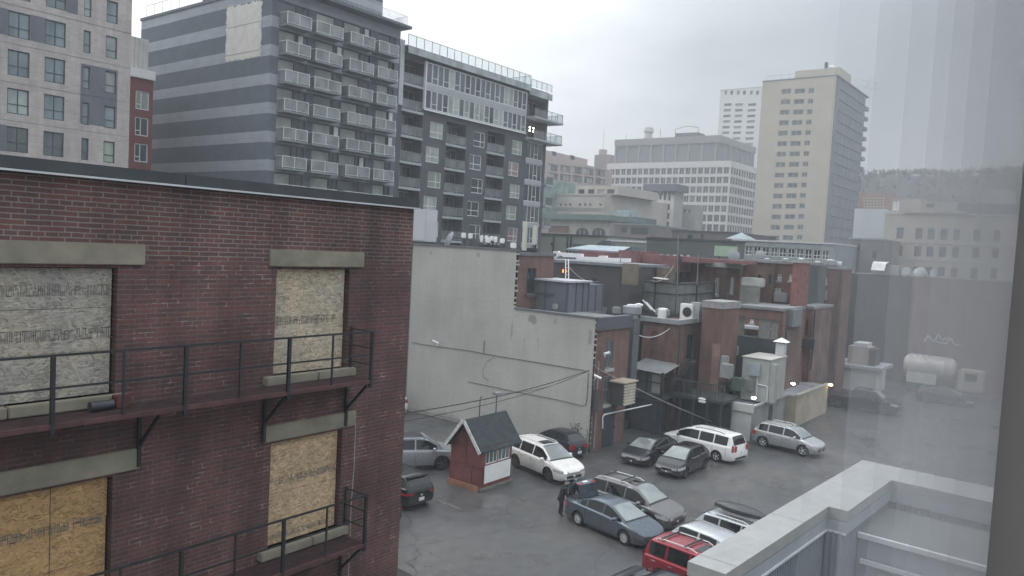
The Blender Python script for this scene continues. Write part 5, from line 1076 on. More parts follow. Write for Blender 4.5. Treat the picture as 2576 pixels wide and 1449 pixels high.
mid('brown_midblock', 'low brown brick block with dark door openings behind the olive building', 118, 1690, 1842, 584, 20, plain('grey_brown_brick', (.115,.10,.10), .9, 0, .15, .4), [(1729,1742,590,606),(1763,1769,589,604)], coping=dark_metal)
cols = [(1852+21.5*k, 1870+21.5*k, 617+1.3*k, 640+1.3*k) for k in range(11)]
t, y0, y1, zt = mid('glass_pavilion', 'long glazed pavilion with white columns and a thin flat roof below the tall tower', 108, 1843, 2098, 610, 20, plain('pale_teal_frame', (.23,.26,.27), .6), cols, [g_dark, g_mid, g_dark], white_frame, (('v', .5), ('h', .4)), coping=pale_metal)
q = on_x(1876, 605, 112); solo(MB().add([(108.5,q.y-1.7,zt+.25),(112,q.y-1.7,zt+.25),(112,q.y+1.7,zt+.25),(108.5,q.y+1.7,zt+.25),(110.2,q.y,zt+1.25)], [(3,2,1,0),(0,1,4),(1,2,4),(2,3,4),(3,0,4)]), 'pyramid_skylight', plain('teal_sheet', (.24,.29,.30), .5, .2), 'low pyramid skylight at the left end of the glazed pavilion roof', 'skylight')
for k in range(2): q = on_x((1850,1916)[k], (645,646)[k], 72); solo(MB().lathe([(.001,-.06),(.35,-.04),(.6,.08),(.56,.1),(.001,.01)], (71.6,q.y,q.z), 18, 'x'), 'satellite_dish', plain('grey_dish', (.25,.27,.28), .6), ['round grey dish beside the green billboard','round grey dish below the left end of the glazed pavilion'][k], 'satellite dish', 'grey dishes on the shop roofs', smooth=45)
# arcaded building with green cornice
arc = plain('beige_stone', (.27,.26,.235), .85, 0, .15, .5)
t, y0, y1, zt = mid('arcaded_building', 'old stone building with a dark green cornice and two wide arched windows', 132, 1362, 1534, 553, 14, arc, [(1380,1432,568,586)], plain('red_brown_wall', (.15,.085,.075), .9), None)
MB().box(131.2, 146, y0-.4, y1+.4, zt+.01, zt+1.1).build('cornice', plain('green_copper_cornice', (.10,.15,.14), .7, 0, .15, .4), t)
for a, b in ((1449, 1480), (1490, 1522)):
    p0, p1 = on_x(a, 585, 131.9), on_x(b, 585, 131.9); zb_ = on_x(a, 602, 131.9).z; zt_ = on_x(a, 573, 131.9).z; cy, hw = (p0.y+p1.y)/2, abs(p0.y-p1.y)/2
    pts = [(cy-hw, zb_), (cy+hw, zb_), (cy+hw, p0.z)]+[(cy+hw*math.cos(q*math.pi/10), p0.z+(zt_-p0.z)*math.sin(q*math.pi/10)) for q in range(1, 10)]+[(cy-hw, p0.z)]
    o = MB().prism(pts, lambda p: (131.9, p[0], p[1]), lambda p: (131.99, p[0], p[1])).build('arched_window', g_dark, t); m_ = MB()
    for f in (-.33, .33): m_.box(131.85, 131.899, cy+hw*f-.08, cy+hw*f+.08, zb_, p0.z+.6)
    m_.build('frame', arc, o)
mid('brown_midblock', 'flat-roofed brown block with a dark recess right of the arcaded stone building', 128, 1545, 1636, 566, 16, plain('brown_violet_brick', (.155,.135,.135), .9, 0, .12, .4), [(1563,1578,571,585),(1587,1632,572,590)], g_dark, None, coping=plain('teal_coping', (.20,.24,.25), .6))
solo(MB().box(150, 160, on_x(1598,550,150).y, on_x(1514,550,150).y, 0, on_x(1560,545,150).z), 'dark_hall', plain('dark_teal_slate', (.075,.095,.105), .8, 0, .1, .4), 'dark slate-blue hall with a sloping roof in front of the beige concrete block', 'building')
q = rx(152, 1546, 1588, 528, 541); solo(MB().box(152, 156, q[0], q[1], q[2]-1, q[3]), 'roof_plant', plain('teal_grey_duct', (.27,.32,.33), .6, .1), 'pale teal air duct on the slate-blue hall roof', 'duct', bevel=.3)
# beige concrete block with small square windows
bge = plain('beige_concrete', (.37,.345,.31), .9, 0, .1, .25)
zw = lambda a0, a1, b0, b1: (*(zz4(a0, b0)), *(zz4(a1, b1)))
def wz(lst): return [(q[0], q[2], q[1], q[3]) for q in [zw(*e) for e in lst]]
sm = wz([(a, a+27, 652, 686) for a in (525,637,695,755,873,935,995,1120)]+[(a, a+26, 782, 818) for a in (458,527,630,688,762,866,926,1003,1112)])
t, y0, y1, zt = mid('beige_concrete_block', 'broad beige concrete block with small square windows and a set-back top storey', 170, 1362, 1522, 487, 40, bge, sm, g_dark, bge, (), fr=.12, dep=.5)
W = wz([(862,940,482,535),(978,1058,482,535),(1095,1180,482,535),(1213,1300,482,535)])
o = rx(173, *[zz4(832,0)[0], zz4(1345,0)[0], zz4(0,440)[1], zz4(0,540)[1]])
w = MB(); wall(w, 'x', 173, o[0], o[1], zt, o[3], fwin(173, W), .5); block(w, 173, 195, o[0], o[1], zt, o[3], 'W'); w.build('top_storey', bge, t); windows(t, 'x', 173, fwin(173, W), [g_dark, g_dark, bge, g_dark], None, .1, (), .4)
m_ = MB()
for py in (712, 735, 560): z = on_x(*zz4(800, py), 169.9).z; m_.box(169.85, 169.99, y0, y1, z, z+.25)
m_.build('string_course', plain('darker_beige', (.26,.245,.22), .9), t)
ym = y0; xe = 215
w = MB(); W = []
for px, py in ((1536,516),(1553,519),(1561,519),(1569,519),(1584,521)): q = on_y(px, py, y0-.02); W.append((q.x-1.2, q.x+1.2, q.z-.9, q.z+.9))
w2 = MB(); wall(w2, 'y', y0-.02, 170, xe, 0, zt, W, .4); w2.build('side_wall', bge, t); windows(t, 'y', y0-.02, W, g_dark, None, .1, (), .3)
solo(MB().box(150, 166, on_x(1452,480,150).y, 115, 0, on_x(1400,470,150).z+1.0), 'green_glass_block', glass('teal_facade_glass', (.22,.30,.29), .2), 'pale green glazed block wedged between the condominium and the beige concrete block', 'building') if False else None
o = [on_y(x, y, 118) for x, y in ((1366,448),(1448,468),(1448,488),(1366,478))]
solo(MB().box(o[0].x, o[1].x, 118, 124, 0, o[0].z), 'green_glass_block', glass('teal_facade_glass', (.22,.30,.29), .2), 'pale green glazed block between the charcoal condominium and the beige concrete block', 'building')
# pinkish brown slab block behind (faces the other way)
pk = plain('pinkish_concrete', (.33,.275,.255), .9, 0, .1, .25); pk2 = plain('brown_infill', (.17,.135,.135), .9, 0, .1, .25)
PY = 150
Wp = []
for row, (b0, b1, b2, b3) in enumerate(((182,264,252,342),(282,372,362,440))):
    for k, (a0, a1) in enumerate(((505,622),(645,772),(795,915),(937,1052),(1072,1190))):
        f = (a0-505)/685; yt, yb = b0+f*(b2-b0), b1+f*(b3-b1); Wp.append(ry(PY, zz4(a0,0)[0], zz4(a1,0)[0], zz4(0,yt)[1], zz4(0,yb)[1]))
x0, x1 = on_y(1362, 440, PY).x, on_y(1540, 440, PY).x; zt = on_y(1450, 410, PY).z
t = thing('pinkish_slab_block', ((x0+x1)/2, PY+10, 0), 'pinkish concrete block with brown infill panels and small pale and dark windows behind the condominium', 'building')
w = MB(); wall(w, 'y', PY, x0, x1, 0, zt, Wp, .6); block(w, x0, x1, PY, PY+25, 0, zt, 'S'); w.build('wall', pk, t); windows(t, 'y', PY, Wp, pk2, None, .1, (), .5, 'infill_panel')
rnd = random.Random(9); sw_ = []
for k, q in enumerate(Wp):
    for f in ((.2,.5,.8) if k % 3 != 1 else (.5,)): x = q[0]+(q[1]-q[0])*f; z = (q[2]+q[3])/2; sw_.append((x-.6, x+.6, z-.9, z+.9))
windows(t, 'y', PY+.35, sw_, [g_pale, g_mid, g_dark, g_pale], None, .1, (), .05)  # panes alternate pale, mid and dark glass
x2 = on_y(1478, 400, PY+5).x; zt2 = on_y(1420, 388, PY+5).z; W = [ry(PY+5, a, b, c, d) for a, b, c, d in ((1389,1400,381,392),(1435,1446,391,402))]
w = MB(); wall(w, 'y', PY+5, x0, x2, zt, zt2, W, .5); block(w, x0, x2, PY+5, PY+20, zt, zt2, 'S'); w.build('top_storey', pk, t); windows(t, 'y', PY+5, W, g_dark, None, .1, (), .4)
r = rx(300, 1495, 1533, 389, 430); t = thing('brick_roof_tower', (304, (r[0]+r[1])/2, 0), 'brown brick roof tower with a thin mast behind the pinkish block', 'tower')
MB().box(300, 308, r[0], r[1], 0, r[3]).build('tower_body', plain('mauve_brick', (.20,.15,.145), .9, 0, .1, .3), t); q = on_x(1517, 377, 303); MB().lathe([(.001,r[3]+.01),(1.9,r[3]+.01),(1.9,q.z),(.001,q.z+.2)], (303,q.y,0), 16).build('tank', plain('pinkish_tank', (.30,.25,.235), .8), t, 45); MB().tube([(303,q.y,q.z),(303,q.y,on_x(1518,328,303).z)], .12, 5).build('mast', pale_wire, t)
# ornate white narrow building
wt = plain('white_terracotta', (.52,.51,.49), .85, 0, .08, .3)
W = []
for k in range(4):
    a = 1788+54*k
    W += wz([(a, a+28, 532+6*k, 600+6*k), (a-8, a+20, 640+6*k, 712+6*k), (a-14, a+14, 752+6*k, 822+6*k), (a-22, a+8, 865+4*k, 938+4*k)])
t, y0, y1, zt = mid('ornate_white_building', 'narrow ornate white terracotta building with a dark projecting cornice', 205, 1629, 1697, 482, 6, wt, [(q[0], q[1], q[2], q[3]) for q in W], g_dark, None, sidemat=plain('grey_side_render', (.30,.295,.285), .9, 0, .1, .3), dep=.5)
m_ = MB().box(203.6, 211.5, y0-1.2, y1+.8, zt+.01, zt+2.1); y = y0
while y < y1: m_.box(204.1, 204.99, y, y+.5, zt-.9, zt); y += 1.2
m_.build('cornice', plain('dark_slate_cornice', (.09,.10,.11), .8, 0, .1), t)
mid('grey_annex', 'plain grey-beige annex with three small windows right of the ornate white building', 215, 1697, 1752, 515, 5, plain('grey_beige_render', (.27,.26,.245), .9, 0, .1, .3), [(1707,1713,526,534),(1719,1725,527,535),(1731,1737,528,536)], g_dark, None)
mid('grey_annex', 'small dark grey block with two tiny windows below the ornate white building', 170, 1640, 1700, 577, 12, plain('violet_grey_brick', (.15,.14,.145), .9, 0, .1), ())
# white gridded office block
OX = 260; OY0, OY1, OZ = 107.9, 158.0, 45.2
t = thing('white_office_block', (280, 130, 0), 'white gridded office block with a grey penthouse left of the beige tower', 'building')
ow = plain('white_concrete_grid', (.52,.515,.505), .85, 0, .06, .2)
W = []
for r_ in range(9):
    z = OZ-2.2-3.35*r_
    y = OY0+.6
    while y+2.0 < OY1: W.append((y, y+1.95, z-2.35, z)); y += 2.42
w = MB(); wall(w, 'x', OX, OY0, OY1, 0, OZ, W, .6); w.build('wall', ow, t)
WY = []
for r_ in range(9):
    z = OZ-2.2-3.35*r_; x = OX+.7
    while x+2 < OX+42: WY.append((x, x+1.95, z-2.35, z)); x += 2.42
w = MB(); wall(w, 'y', OY0, OX, OX+42, 0, OZ, WY, .6); block(w, OX, OX+42, OY0, OY1, 0, OZ, 'WS'); w.build('side_wall', ow, t)
grey_office = glass('office_glass', (.075,.08,.08), .2)
W.sort(key=lambda q: (-q[3], q[0])); shown = [q for q in W if q[0] < 158][:96]
windows(t, 'x', OX, shown, [grey_office, grey_office, g_mid], ow, .12, (('v', .5),), .4)
m_ = MB()
for q in W[96:]: m_.box(OX+.4, OX+.45, q[0], q[1], q[2], q[3]); m_.box(OX+.3, OX+.38, (q[0]+q[1])/2-.13, (q[0]+q[1])/2+.13, q[2], q[3])
for q in WY: m_.box(q[0], (q[0]+q[1])/2-.1, OY0+.4, OY0+.45, q[2], q[3]); m_.box((q[0]+q[1])/2+.1, q[1], OY0+.4, OY0+.45, q[2], q[3])
o = m_.build('window', grey_office, t); o['kind'] = 'stuff'
PXF = 266; p0, p1 = on_x(1808, 400, PXF).y, on_x(1547, 400, PXF).y; pz = on_x(1680, 346, PXF).z
MB().box(PXF, PXF+34, p0, p1, OZ+.01, pz-2.2).build('penthouse', plain('grey_louvre', (.155,.16,.165), .75, 0, .1, .25), t); MB().box(PXF-.4, PXF+34.4, p0-.4, p1+.4, pz-2.19, pz).build('penthouse_cornice', plain('pale_cornice', (.235,.23,.222), .85, 0, .06, .2), t)
m_ = MB(); y = p0+1
m_.box(PXF-.35, PXF-.301, p0-.35, p1, pz-2.6, pz-2.2); m_.box(PXF-.3, PXF+34, p0-.35, p0-.301, pz-2.6, pz-2.2)
while y < p1: m_.box(PXF-.3, PXF-.01, y, y+.6, OZ+.02, pz-2.2); y += 5.2
x = PXF+4
while x < PXF+34: m_.box(x, x+.5, p0-.3, p0-.01, OZ+.02, pz-2.2); x += 5.2
m_.build('penthouse_ribs', plain('pale_ribs', (.25,.25,.245), .85), t)
q = rx(270, 1699, 1757, 323, 335); m_ = MB().box(270, 276, q[0], q[1], pz+.01, pz+2.1); m_.tube([(270,q[0],pz+2.1),(270,q[0],pz+3.8),(270,(q[0]+q[1])/2,pz+4.6),(270,q[1],pz+3.6),(270,q[1],pz+2.1)], .12, 5); m_.build('cooling_tower', plain('dark_cooler', (.12,.125,.13), .7), t)
q = on_x(1626, 330, 270); MB().lathe([(.001,pz+.01),(2.0,pz+.01),(1.4,q.z-.5),(2.0,q.z),(1.7,q.z+1.6),(.001,q.z+1.7)], (272,q.y,0), 14).build('stack', plain('pale_stack', (.40,.40,.39), .8), t, 45)
for px, py in ((1662,325),(1576,338)): q = on_x(px, py, 269); MB().tube([(269,q.y,pz),(269,q.y,q.z)], .14, 5).build('mast', pale_wire, t)
# tall beige tower
TX_, TY0, TY1, TZ = 230, 66.1, 87.3, 64.6
t = thing('beige_tower', (240, 76, 0), 'tall beige apartment tower with three columns of windows and a dark balcony side', 'building')
te = on_y(2178, 245, TY0).x
bt = plain('beige_tower_brick', (.395,.36,.295), .9, 0, .07, .2)
W = []
for k in range(15):
    py = 230+26.35*k; dx = -.082*26.35*k*.98
    for a, b in ((1966,1990),(1999,2025),(2034,2048)): W.append(rx(TX_, a+dx, b+dx, py-6.2-.6*(a-1966)/26, py+6.2-.6*(a-1966)/26))
w = MB(); wall(w, 'x', TX_, TY0, TY1, 0, TZ, W, .3); w.build('wall', bt, t)
windows(t, 'x', TX_, W, [glass('tower_glass', (.13,.135,.13), .25), g_mid, g_mid], plain('grey_tower_frame', (.30,.30,.29), .6), .12, (('v', .5),), .15)
m_ = MB()
for k in range(3): q0 = W[k]; m_.box(TX_-.06, TX_-.003, q0[0]-.25, q0[1]+.25, 12, q0[2]-.2) if False else None
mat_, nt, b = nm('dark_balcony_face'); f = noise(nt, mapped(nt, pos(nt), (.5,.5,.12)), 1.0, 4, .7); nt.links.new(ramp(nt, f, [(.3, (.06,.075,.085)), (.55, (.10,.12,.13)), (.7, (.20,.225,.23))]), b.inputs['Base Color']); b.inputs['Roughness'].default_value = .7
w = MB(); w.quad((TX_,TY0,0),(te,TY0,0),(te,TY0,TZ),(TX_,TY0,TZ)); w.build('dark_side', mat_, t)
m_ = MB()
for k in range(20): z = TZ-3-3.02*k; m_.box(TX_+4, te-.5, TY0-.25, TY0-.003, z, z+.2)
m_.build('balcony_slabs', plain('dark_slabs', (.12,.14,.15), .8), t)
w = MB(); block(w, TX_, te, TY0+.001, TY1, 0, TZ, 'WS'); w.build('rear_wall', bt, t)
for k in range(14): z = TZ-4.2-3.15*k; MB().box(te+.003, te+2.6, TY0-.6, TY0+2.2, z, z+1.1).build('end_balcony', plain('grey_end_balcony', (.19,.205,.21), .8), t)
q = rx(TX_+2, 2000, 2112, 174, 200); MB().box(TX_+2, TX_+14, q[0], q[1], TZ+.01, q[3]).build('penthouse', bt, t); MB().box(TX_-.1, te+2.5, TY0-.4, TY1+.1, TZ+.003, TZ+.35).build('roof_edge', plain('dark_tower_edge', (.16,.17,.17), .8), t)
q = on_x(2078, 172, TX_+6); MB().tube([(TX_+6,q.y,q.z-1),(TX_+6,q.y,q.z+1.7)], .5, 8).build('chimney', dark_metal, t); MB().ell((TX_+6,q.y-1.6,q.z+.2), .9, .9, .5, 10).build('white_vent', white_paint, t, True)
m_ = MB()
for dy, dz in ((0, 2.2), (0, 4.0)): m_.bar((te-8, TY0+1, TZ+dz), (te+2, TY0-4, TZ+dz), .08)
m_.bar((te-2, TY0+1, TZ), (te-2, TY0-1.5, TZ+5), .1); m_.bar((te+1, TY0+1, TZ), (te+1, TY0-3.0, TZ+4), .08); m_.build('window_cleaning_rig', pale_wire, t)
railing(t, 'roof_railing', (TX_+.3, TY1-1, TZ+.35), (TX_+.3, TY0+9, TZ+.35), 1.3, 2.2, pale_wire, .1)
# farther white apartment tower
FX = 380; fp = plain('far_white_concrete', (.56,.56,.55), .85, 0, .05, .2)
W = []
for k in range(9):
    py = 263+14.2*k
    for a, b in ((1822,1840),(1850,1869),(1882,1902)): W.append((a-.08*14.2*k, b-.08*14.2*k, py-3, py+3.5))
for a, b in ((1823,1829),(1837,1844),(1854,1861),(1869,1876),(1887,1894),(1902,1909)): W.append((a, b, 228, 238))
mid('white_tower', 'far white apartment tower with bands of dark windows, partly hidden by the beige tower', FX, 1813, 1935, 222, 30, fp, W, [plain('far_dark_window', (.10,.105,.11), .8), plain('grey_recess', (.2,.21,.21), .8)], None, coping=fp, dep=.6)
# right-hand beige art-deco block and what stands round it
r8_ = lambda a, b: (1932+a/3, 483+b/3)
W = []
for a, b in ((970,1022),(1112,1165),(1205,1258),(1300,1355),(1400,1450),(1550,1605),(1700,1752)):
    for c, d, s in ((268,352,0),(405,482,-10),(558,640,-22)):
        f = (a-970)*.025; p, q = r8_(a+s, c+f), r8_(b+s, d+f); W.append((p[0], q[0], p[1], q[1]))
t, y0, y1, zt = mid('beige_office_block', 'broad beige stone block with tall windows between pale piers, behind the sheer curtain', 130, 2226, 2560, 541, 30, plain('beige_stone_right', (.33,.30,.255), .9, 0, .1, .25), W, [g_mid, g_dark, g_mid], None, coping=plain('pale_stone_coping', (.38,.36,.33), .8), dep=.5)
q = rx(129.9, 2275, 2430, 535, 545); MB().box(129.6, 129.99, q[0], q[1], zt+.223, q[3]+.3).build('raised_parapet', plain('beige_stone_right2', (.34,.31,.265), .9), t)
m_ = MB()
for c in (360, 490): z = on_x(2350, 483+c/3+10, 129.9).z; m_.box(129.9, 129.99, y0, y1, z, z+.3)
m_.build('string_course', plain('stone_course', (.36,.345,.31), .9), t)
mid('blank_white_wall', 'blank pale bluish gable wall with a ragged dark roofline below, beside the beige tower', 150, 2150, 2227, 525, 20, plain('pale_blue_render', (.44,.46,.49), .9, 0, .05, .2))
mid('low_green_roofs', 'low dark green-roofed building with small roof vents below the blank pale wall', 120, 2136, 2226, 603, 20, plain('dark_greenish_brick', (.115,.12,.115), .9, 0, .2, .4), [(2155,2163,615,628),(2195,2205,632,650)], g_dark, None, coping=plain('green_copper_edge', (.20,.25,.235), .7))
rnd = random.Random(12)
W = [(2172+8*a, 2176+8*a, 497+7*b, 500+7*b) for a in range(7) for b in range(4)]
mid('reddish_brick_block', 'far reddish brick block dotted with small pale windows below the wooded hill', 205, 2163, 2246, 486, 20, plain('far_red_brick', (.24,.16,.125), .9, 0, .12, .3), W, white_paint, None, dep=.2)
mid('beige_far_block', 'plain beige block with a white ladder-like window below the wooded hill', 190, 2244, 2312, 500, 15, plain('far_beige', (.33,.29,.24), .9, 0, .08, .3), [(2246,2262,506,530)], g_pale, white_frame, (('v', .33), ('v', .66), ('h', .25), ('h', .5), ('h', .75)), fr=.25)
mid('dark_far_roof', 'long dark flat roof block at the right behind the curtain', 165, 2408, 2560, 512, 20, plain('dark_slate_far', (.10,.11,.12), .85, 0, .1, .3))
mid('grey_far_block', 'grey-beige roof block with a dark plant screen in the middle of the right-hand skyline', 175, 2310, 2412, 508, 12, plain('far_grey_beige', (.29,.265,.235), .9, 0, .1, .3), [(2330,2350,512,522)], g_dark, None)
mid('far_hill_house', 'far pale house on the wooded slope at the right', 260, 2470, 2545, 478, 12, plain('far_house', (.30,.28,.26), .9, 0, .1), ())
# ---------------------------------------------------------------- cars
def lerp(a, b, t): return a+(b-a)*t
def interp(pts, x):
    if x <= pts[0][0]: return pts[0][1]
    for (a, u), (b, v) in zip(pts, pts[1:]):
        if x <= b: return lerp(u, v, (x-a)/(b-a))
    return pts[-1][1]
def smooth_interp(pts, x, r=.07): return (interp(pts, x-r)+2*interp(pts, x)+interp(pts, x+r))/4
class Car:
    """L, W lengths; top = centreline profile (x from rear -L/2 to front L/2); belt = shoulder height; tumble = inward lean of the glass"""
    def __init__(s, L, W, top, belt, wb, wr, clear=.2, tumble=.30, nose=.16, tail=.10, round_=.30, off=0.0, sharp=.06):
        s.L, s.W, s.top, s.belt, s.wb, s.wr, s.clear, s.tumble, s.nose, s.tail, s.round, s.off, s.sharp = L, W, top, belt, wb, wr, clear, tumble, nose, tail, round_, off, sharp
    def w(s, x):
        h = s.W/2; t = max(0, (abs(x)-(s.L/2-.75))/.75); k = (s.nose if x > 0 else s.tail)
        return h*(1-k*t*t-.10*max(0, (abs(x)-(s.L/2-.12))/.12)**2)
    def zt(s, x): return smooth_interp(s.top, x, s.sharp)
    def zs(s, x): return min(smooth_interp(s.belt, x), s.zt(x)-.035)
    def ring(s, x):
        w, zt, zs = s.w(x), s.zt(x), s.zs(x); h = max(zt-zs, .03)
        e = max(0, (abs(x)-(s.L/2-.30))/.30); zb = s.clear+.10*e*e
        wB = w-.06-.05*min(1, h/.3); yE = wB-s.tumble*h
        return [(0, zb), (w*.8, zb), (w-.05, zb+.05), (w-.005, zb+.22), (w, lerp(zb, zs, .55)), (w-.012, zs-.10), (w-.035, zs-.02), (wB, zs+.012), (yE, zs+h*.86), (yE-.07, zs+h*.94), (yE*.5, zs+h*.985), (0, zt)]
    def side(s, x, t):
        r = s.ring(x); a, b = r[7], r[8]; return lerp(a[0], b[0], t), lerp(a[1], b[1], t)
    def topz(s, x, y):
        r = s.ring(x)[8:][::-1]; y = abs(y)
        return interp([(p[0], p[1]) for p in r], y)
    def body(s):
        n = 60; m = MB(); xs = [-s.L/2+s.L*k/n for k in range(n+1)]; M = None
        for x in xs:
            r = s.ring(x); M = len(r)
            full = [(p[0], p[1]) for p in r]+[(-p[0], p[1]) for p in r[-2:0:-1]]
            m.v += [(x, y, z) for y, z in full]
        k = 2*M-2
        for i in range(n):
            for j in range(k): m.f.append((i*k+j, i*k+(j+1)%k, (i+1)*k+(j+1)%k, (i+1)*k+j))
        m.f.append(tuple(range(k))[::-1]); m.f.append(tuple(range(n*k, n*k+k))); return m
    def axles(s): return (-s.wb/2+s.off, s.wb/2+s.off)
    def pane(s, xa, xb, sd, mb, t0=.07, t1=.93, o=.008, n=10):
        b = len(mb.v)
        for k in range(n+1):
            x = lerp(xa, xb, k/n)
            for q in range(4):
                t = lerp(t0, t1, q/3); y, z = s.side(x, t); mb.v.append((x, sd*(y+o), z+o*.3))
        for k in range(n):
            for q in range(3): a = b+k*4+q; mb.f.append((a, a+1, a+5, a+4))
    def screen(s, xa, xb, mb, f=.93, o=.01, ny=10, nx=8, sgn=1):
        b = len(mb.v)
        for i in range(nx+1):
            x = lerp(xa, xb, i/nx); yl = s.ring(x)[8][0]*f
            for j in range(ny+1):
                y = -yl+2*yl*j/ny; mb.v.append((x+o*sgn, y, s.topz(x, y)+o))
        for i in range(nx):
            for j in range(ny): a = b+i*(ny+1)+j; mb.f.append((a, a+1, a+ny+2, a+ny+1))
WHEEL = {}
def wheel_mesh(r, wd, dark, spokes):
    key = (r, wd, dark, spokes)
    if key in WHEEL: return WHEEL[key]
    t = MB().lathe([(r*.60,-wd/2),(r*.90,-wd/2),(r,-wd*.32),(r,wd*.32),(r*.90,wd/2),(r*.62,wd/2),(r*.6,wd*.2)], (0,0,0), 26, 'y').mesh('tyre', rubber, 40)
    k = MB().lathe([(.001,wd*.10),(r*.62,wd*.10),(r*.66,wd*.47),(r*.60,wd*.47),(r*.57,wd*.18),(.001,wd*.16)], (0,0,0), 26, 'y')
    for q in range(spokes):
        a = 2*math.pi*q/spokes
        for e in (-.09, .09):
            p0 = Vector((math.cos(a)*r*.13, wd*.36, math.sin(a)*r*.13)); p1 = Vector((math.cos(a+e)*r*.60, wd*.40, math.sin(a+e)*r*.60)); k.bar(p0, p1, r*.055, wd*.10)
    k.lathe([(.001,wd*.30),(r*.17,wd*.30),(r*.17,wd*.44),(.001,wd*.46)], (0,0,0), 12, 'y')
    km = k.mesh('rim', alloy_dark if dark else alloy, 40)
    bk = MB().lathe([(.001,wd*.085),(r*.61,wd*.085),(r*.61,wd*.17),(.001,wd*.165)], (0,0,0), 20, 'y')
    WHEEL[key] = (t, km); return WHEEL[key]
head_m = plain('clear_headlamp', (.42,.43,.44), .12, .1, .2, 12, .6); head_d = plain('dark_headlamp', (.10,.105,.11), .12, .1, .2, 12, .6)
tail_m = plain('red_tail_lamp', (.33,.015,.02), .2, 0, .15, 12, .6); plate_m = plain('white_number_plate', (.60,.62,.64), .5, 0, .1, 30)
seam_m = plain('panel_gap', (.012,.012,.013), .8)
def conform(c, x0, x1, z0, z1, sd, th=.02, n=6, rake=0):
    """thin curved patch lying on the flank of a body between two heights (lamps, trims)"""
    m = MB(); ins = []
    for k in range(n+1):
        x = lerp(x0, x1, k/n)
        r = c.ring(x); prof = [(p[1], p[0]) for p in r[2:7]]
        for z in (z0+rake*k/n, (z0+z1)/2+rake*k/n, z1+rake*k/n): m.v.append((x, sd*(interp(prof, z)+th), z))
    for k in range(n):
        for q in range(2): a = k*3+q; m.f.append((a, a+1, a+4, a+3))
    return m
CARS = {}
def face_y(c, x, f=1): return c.w(x)*f
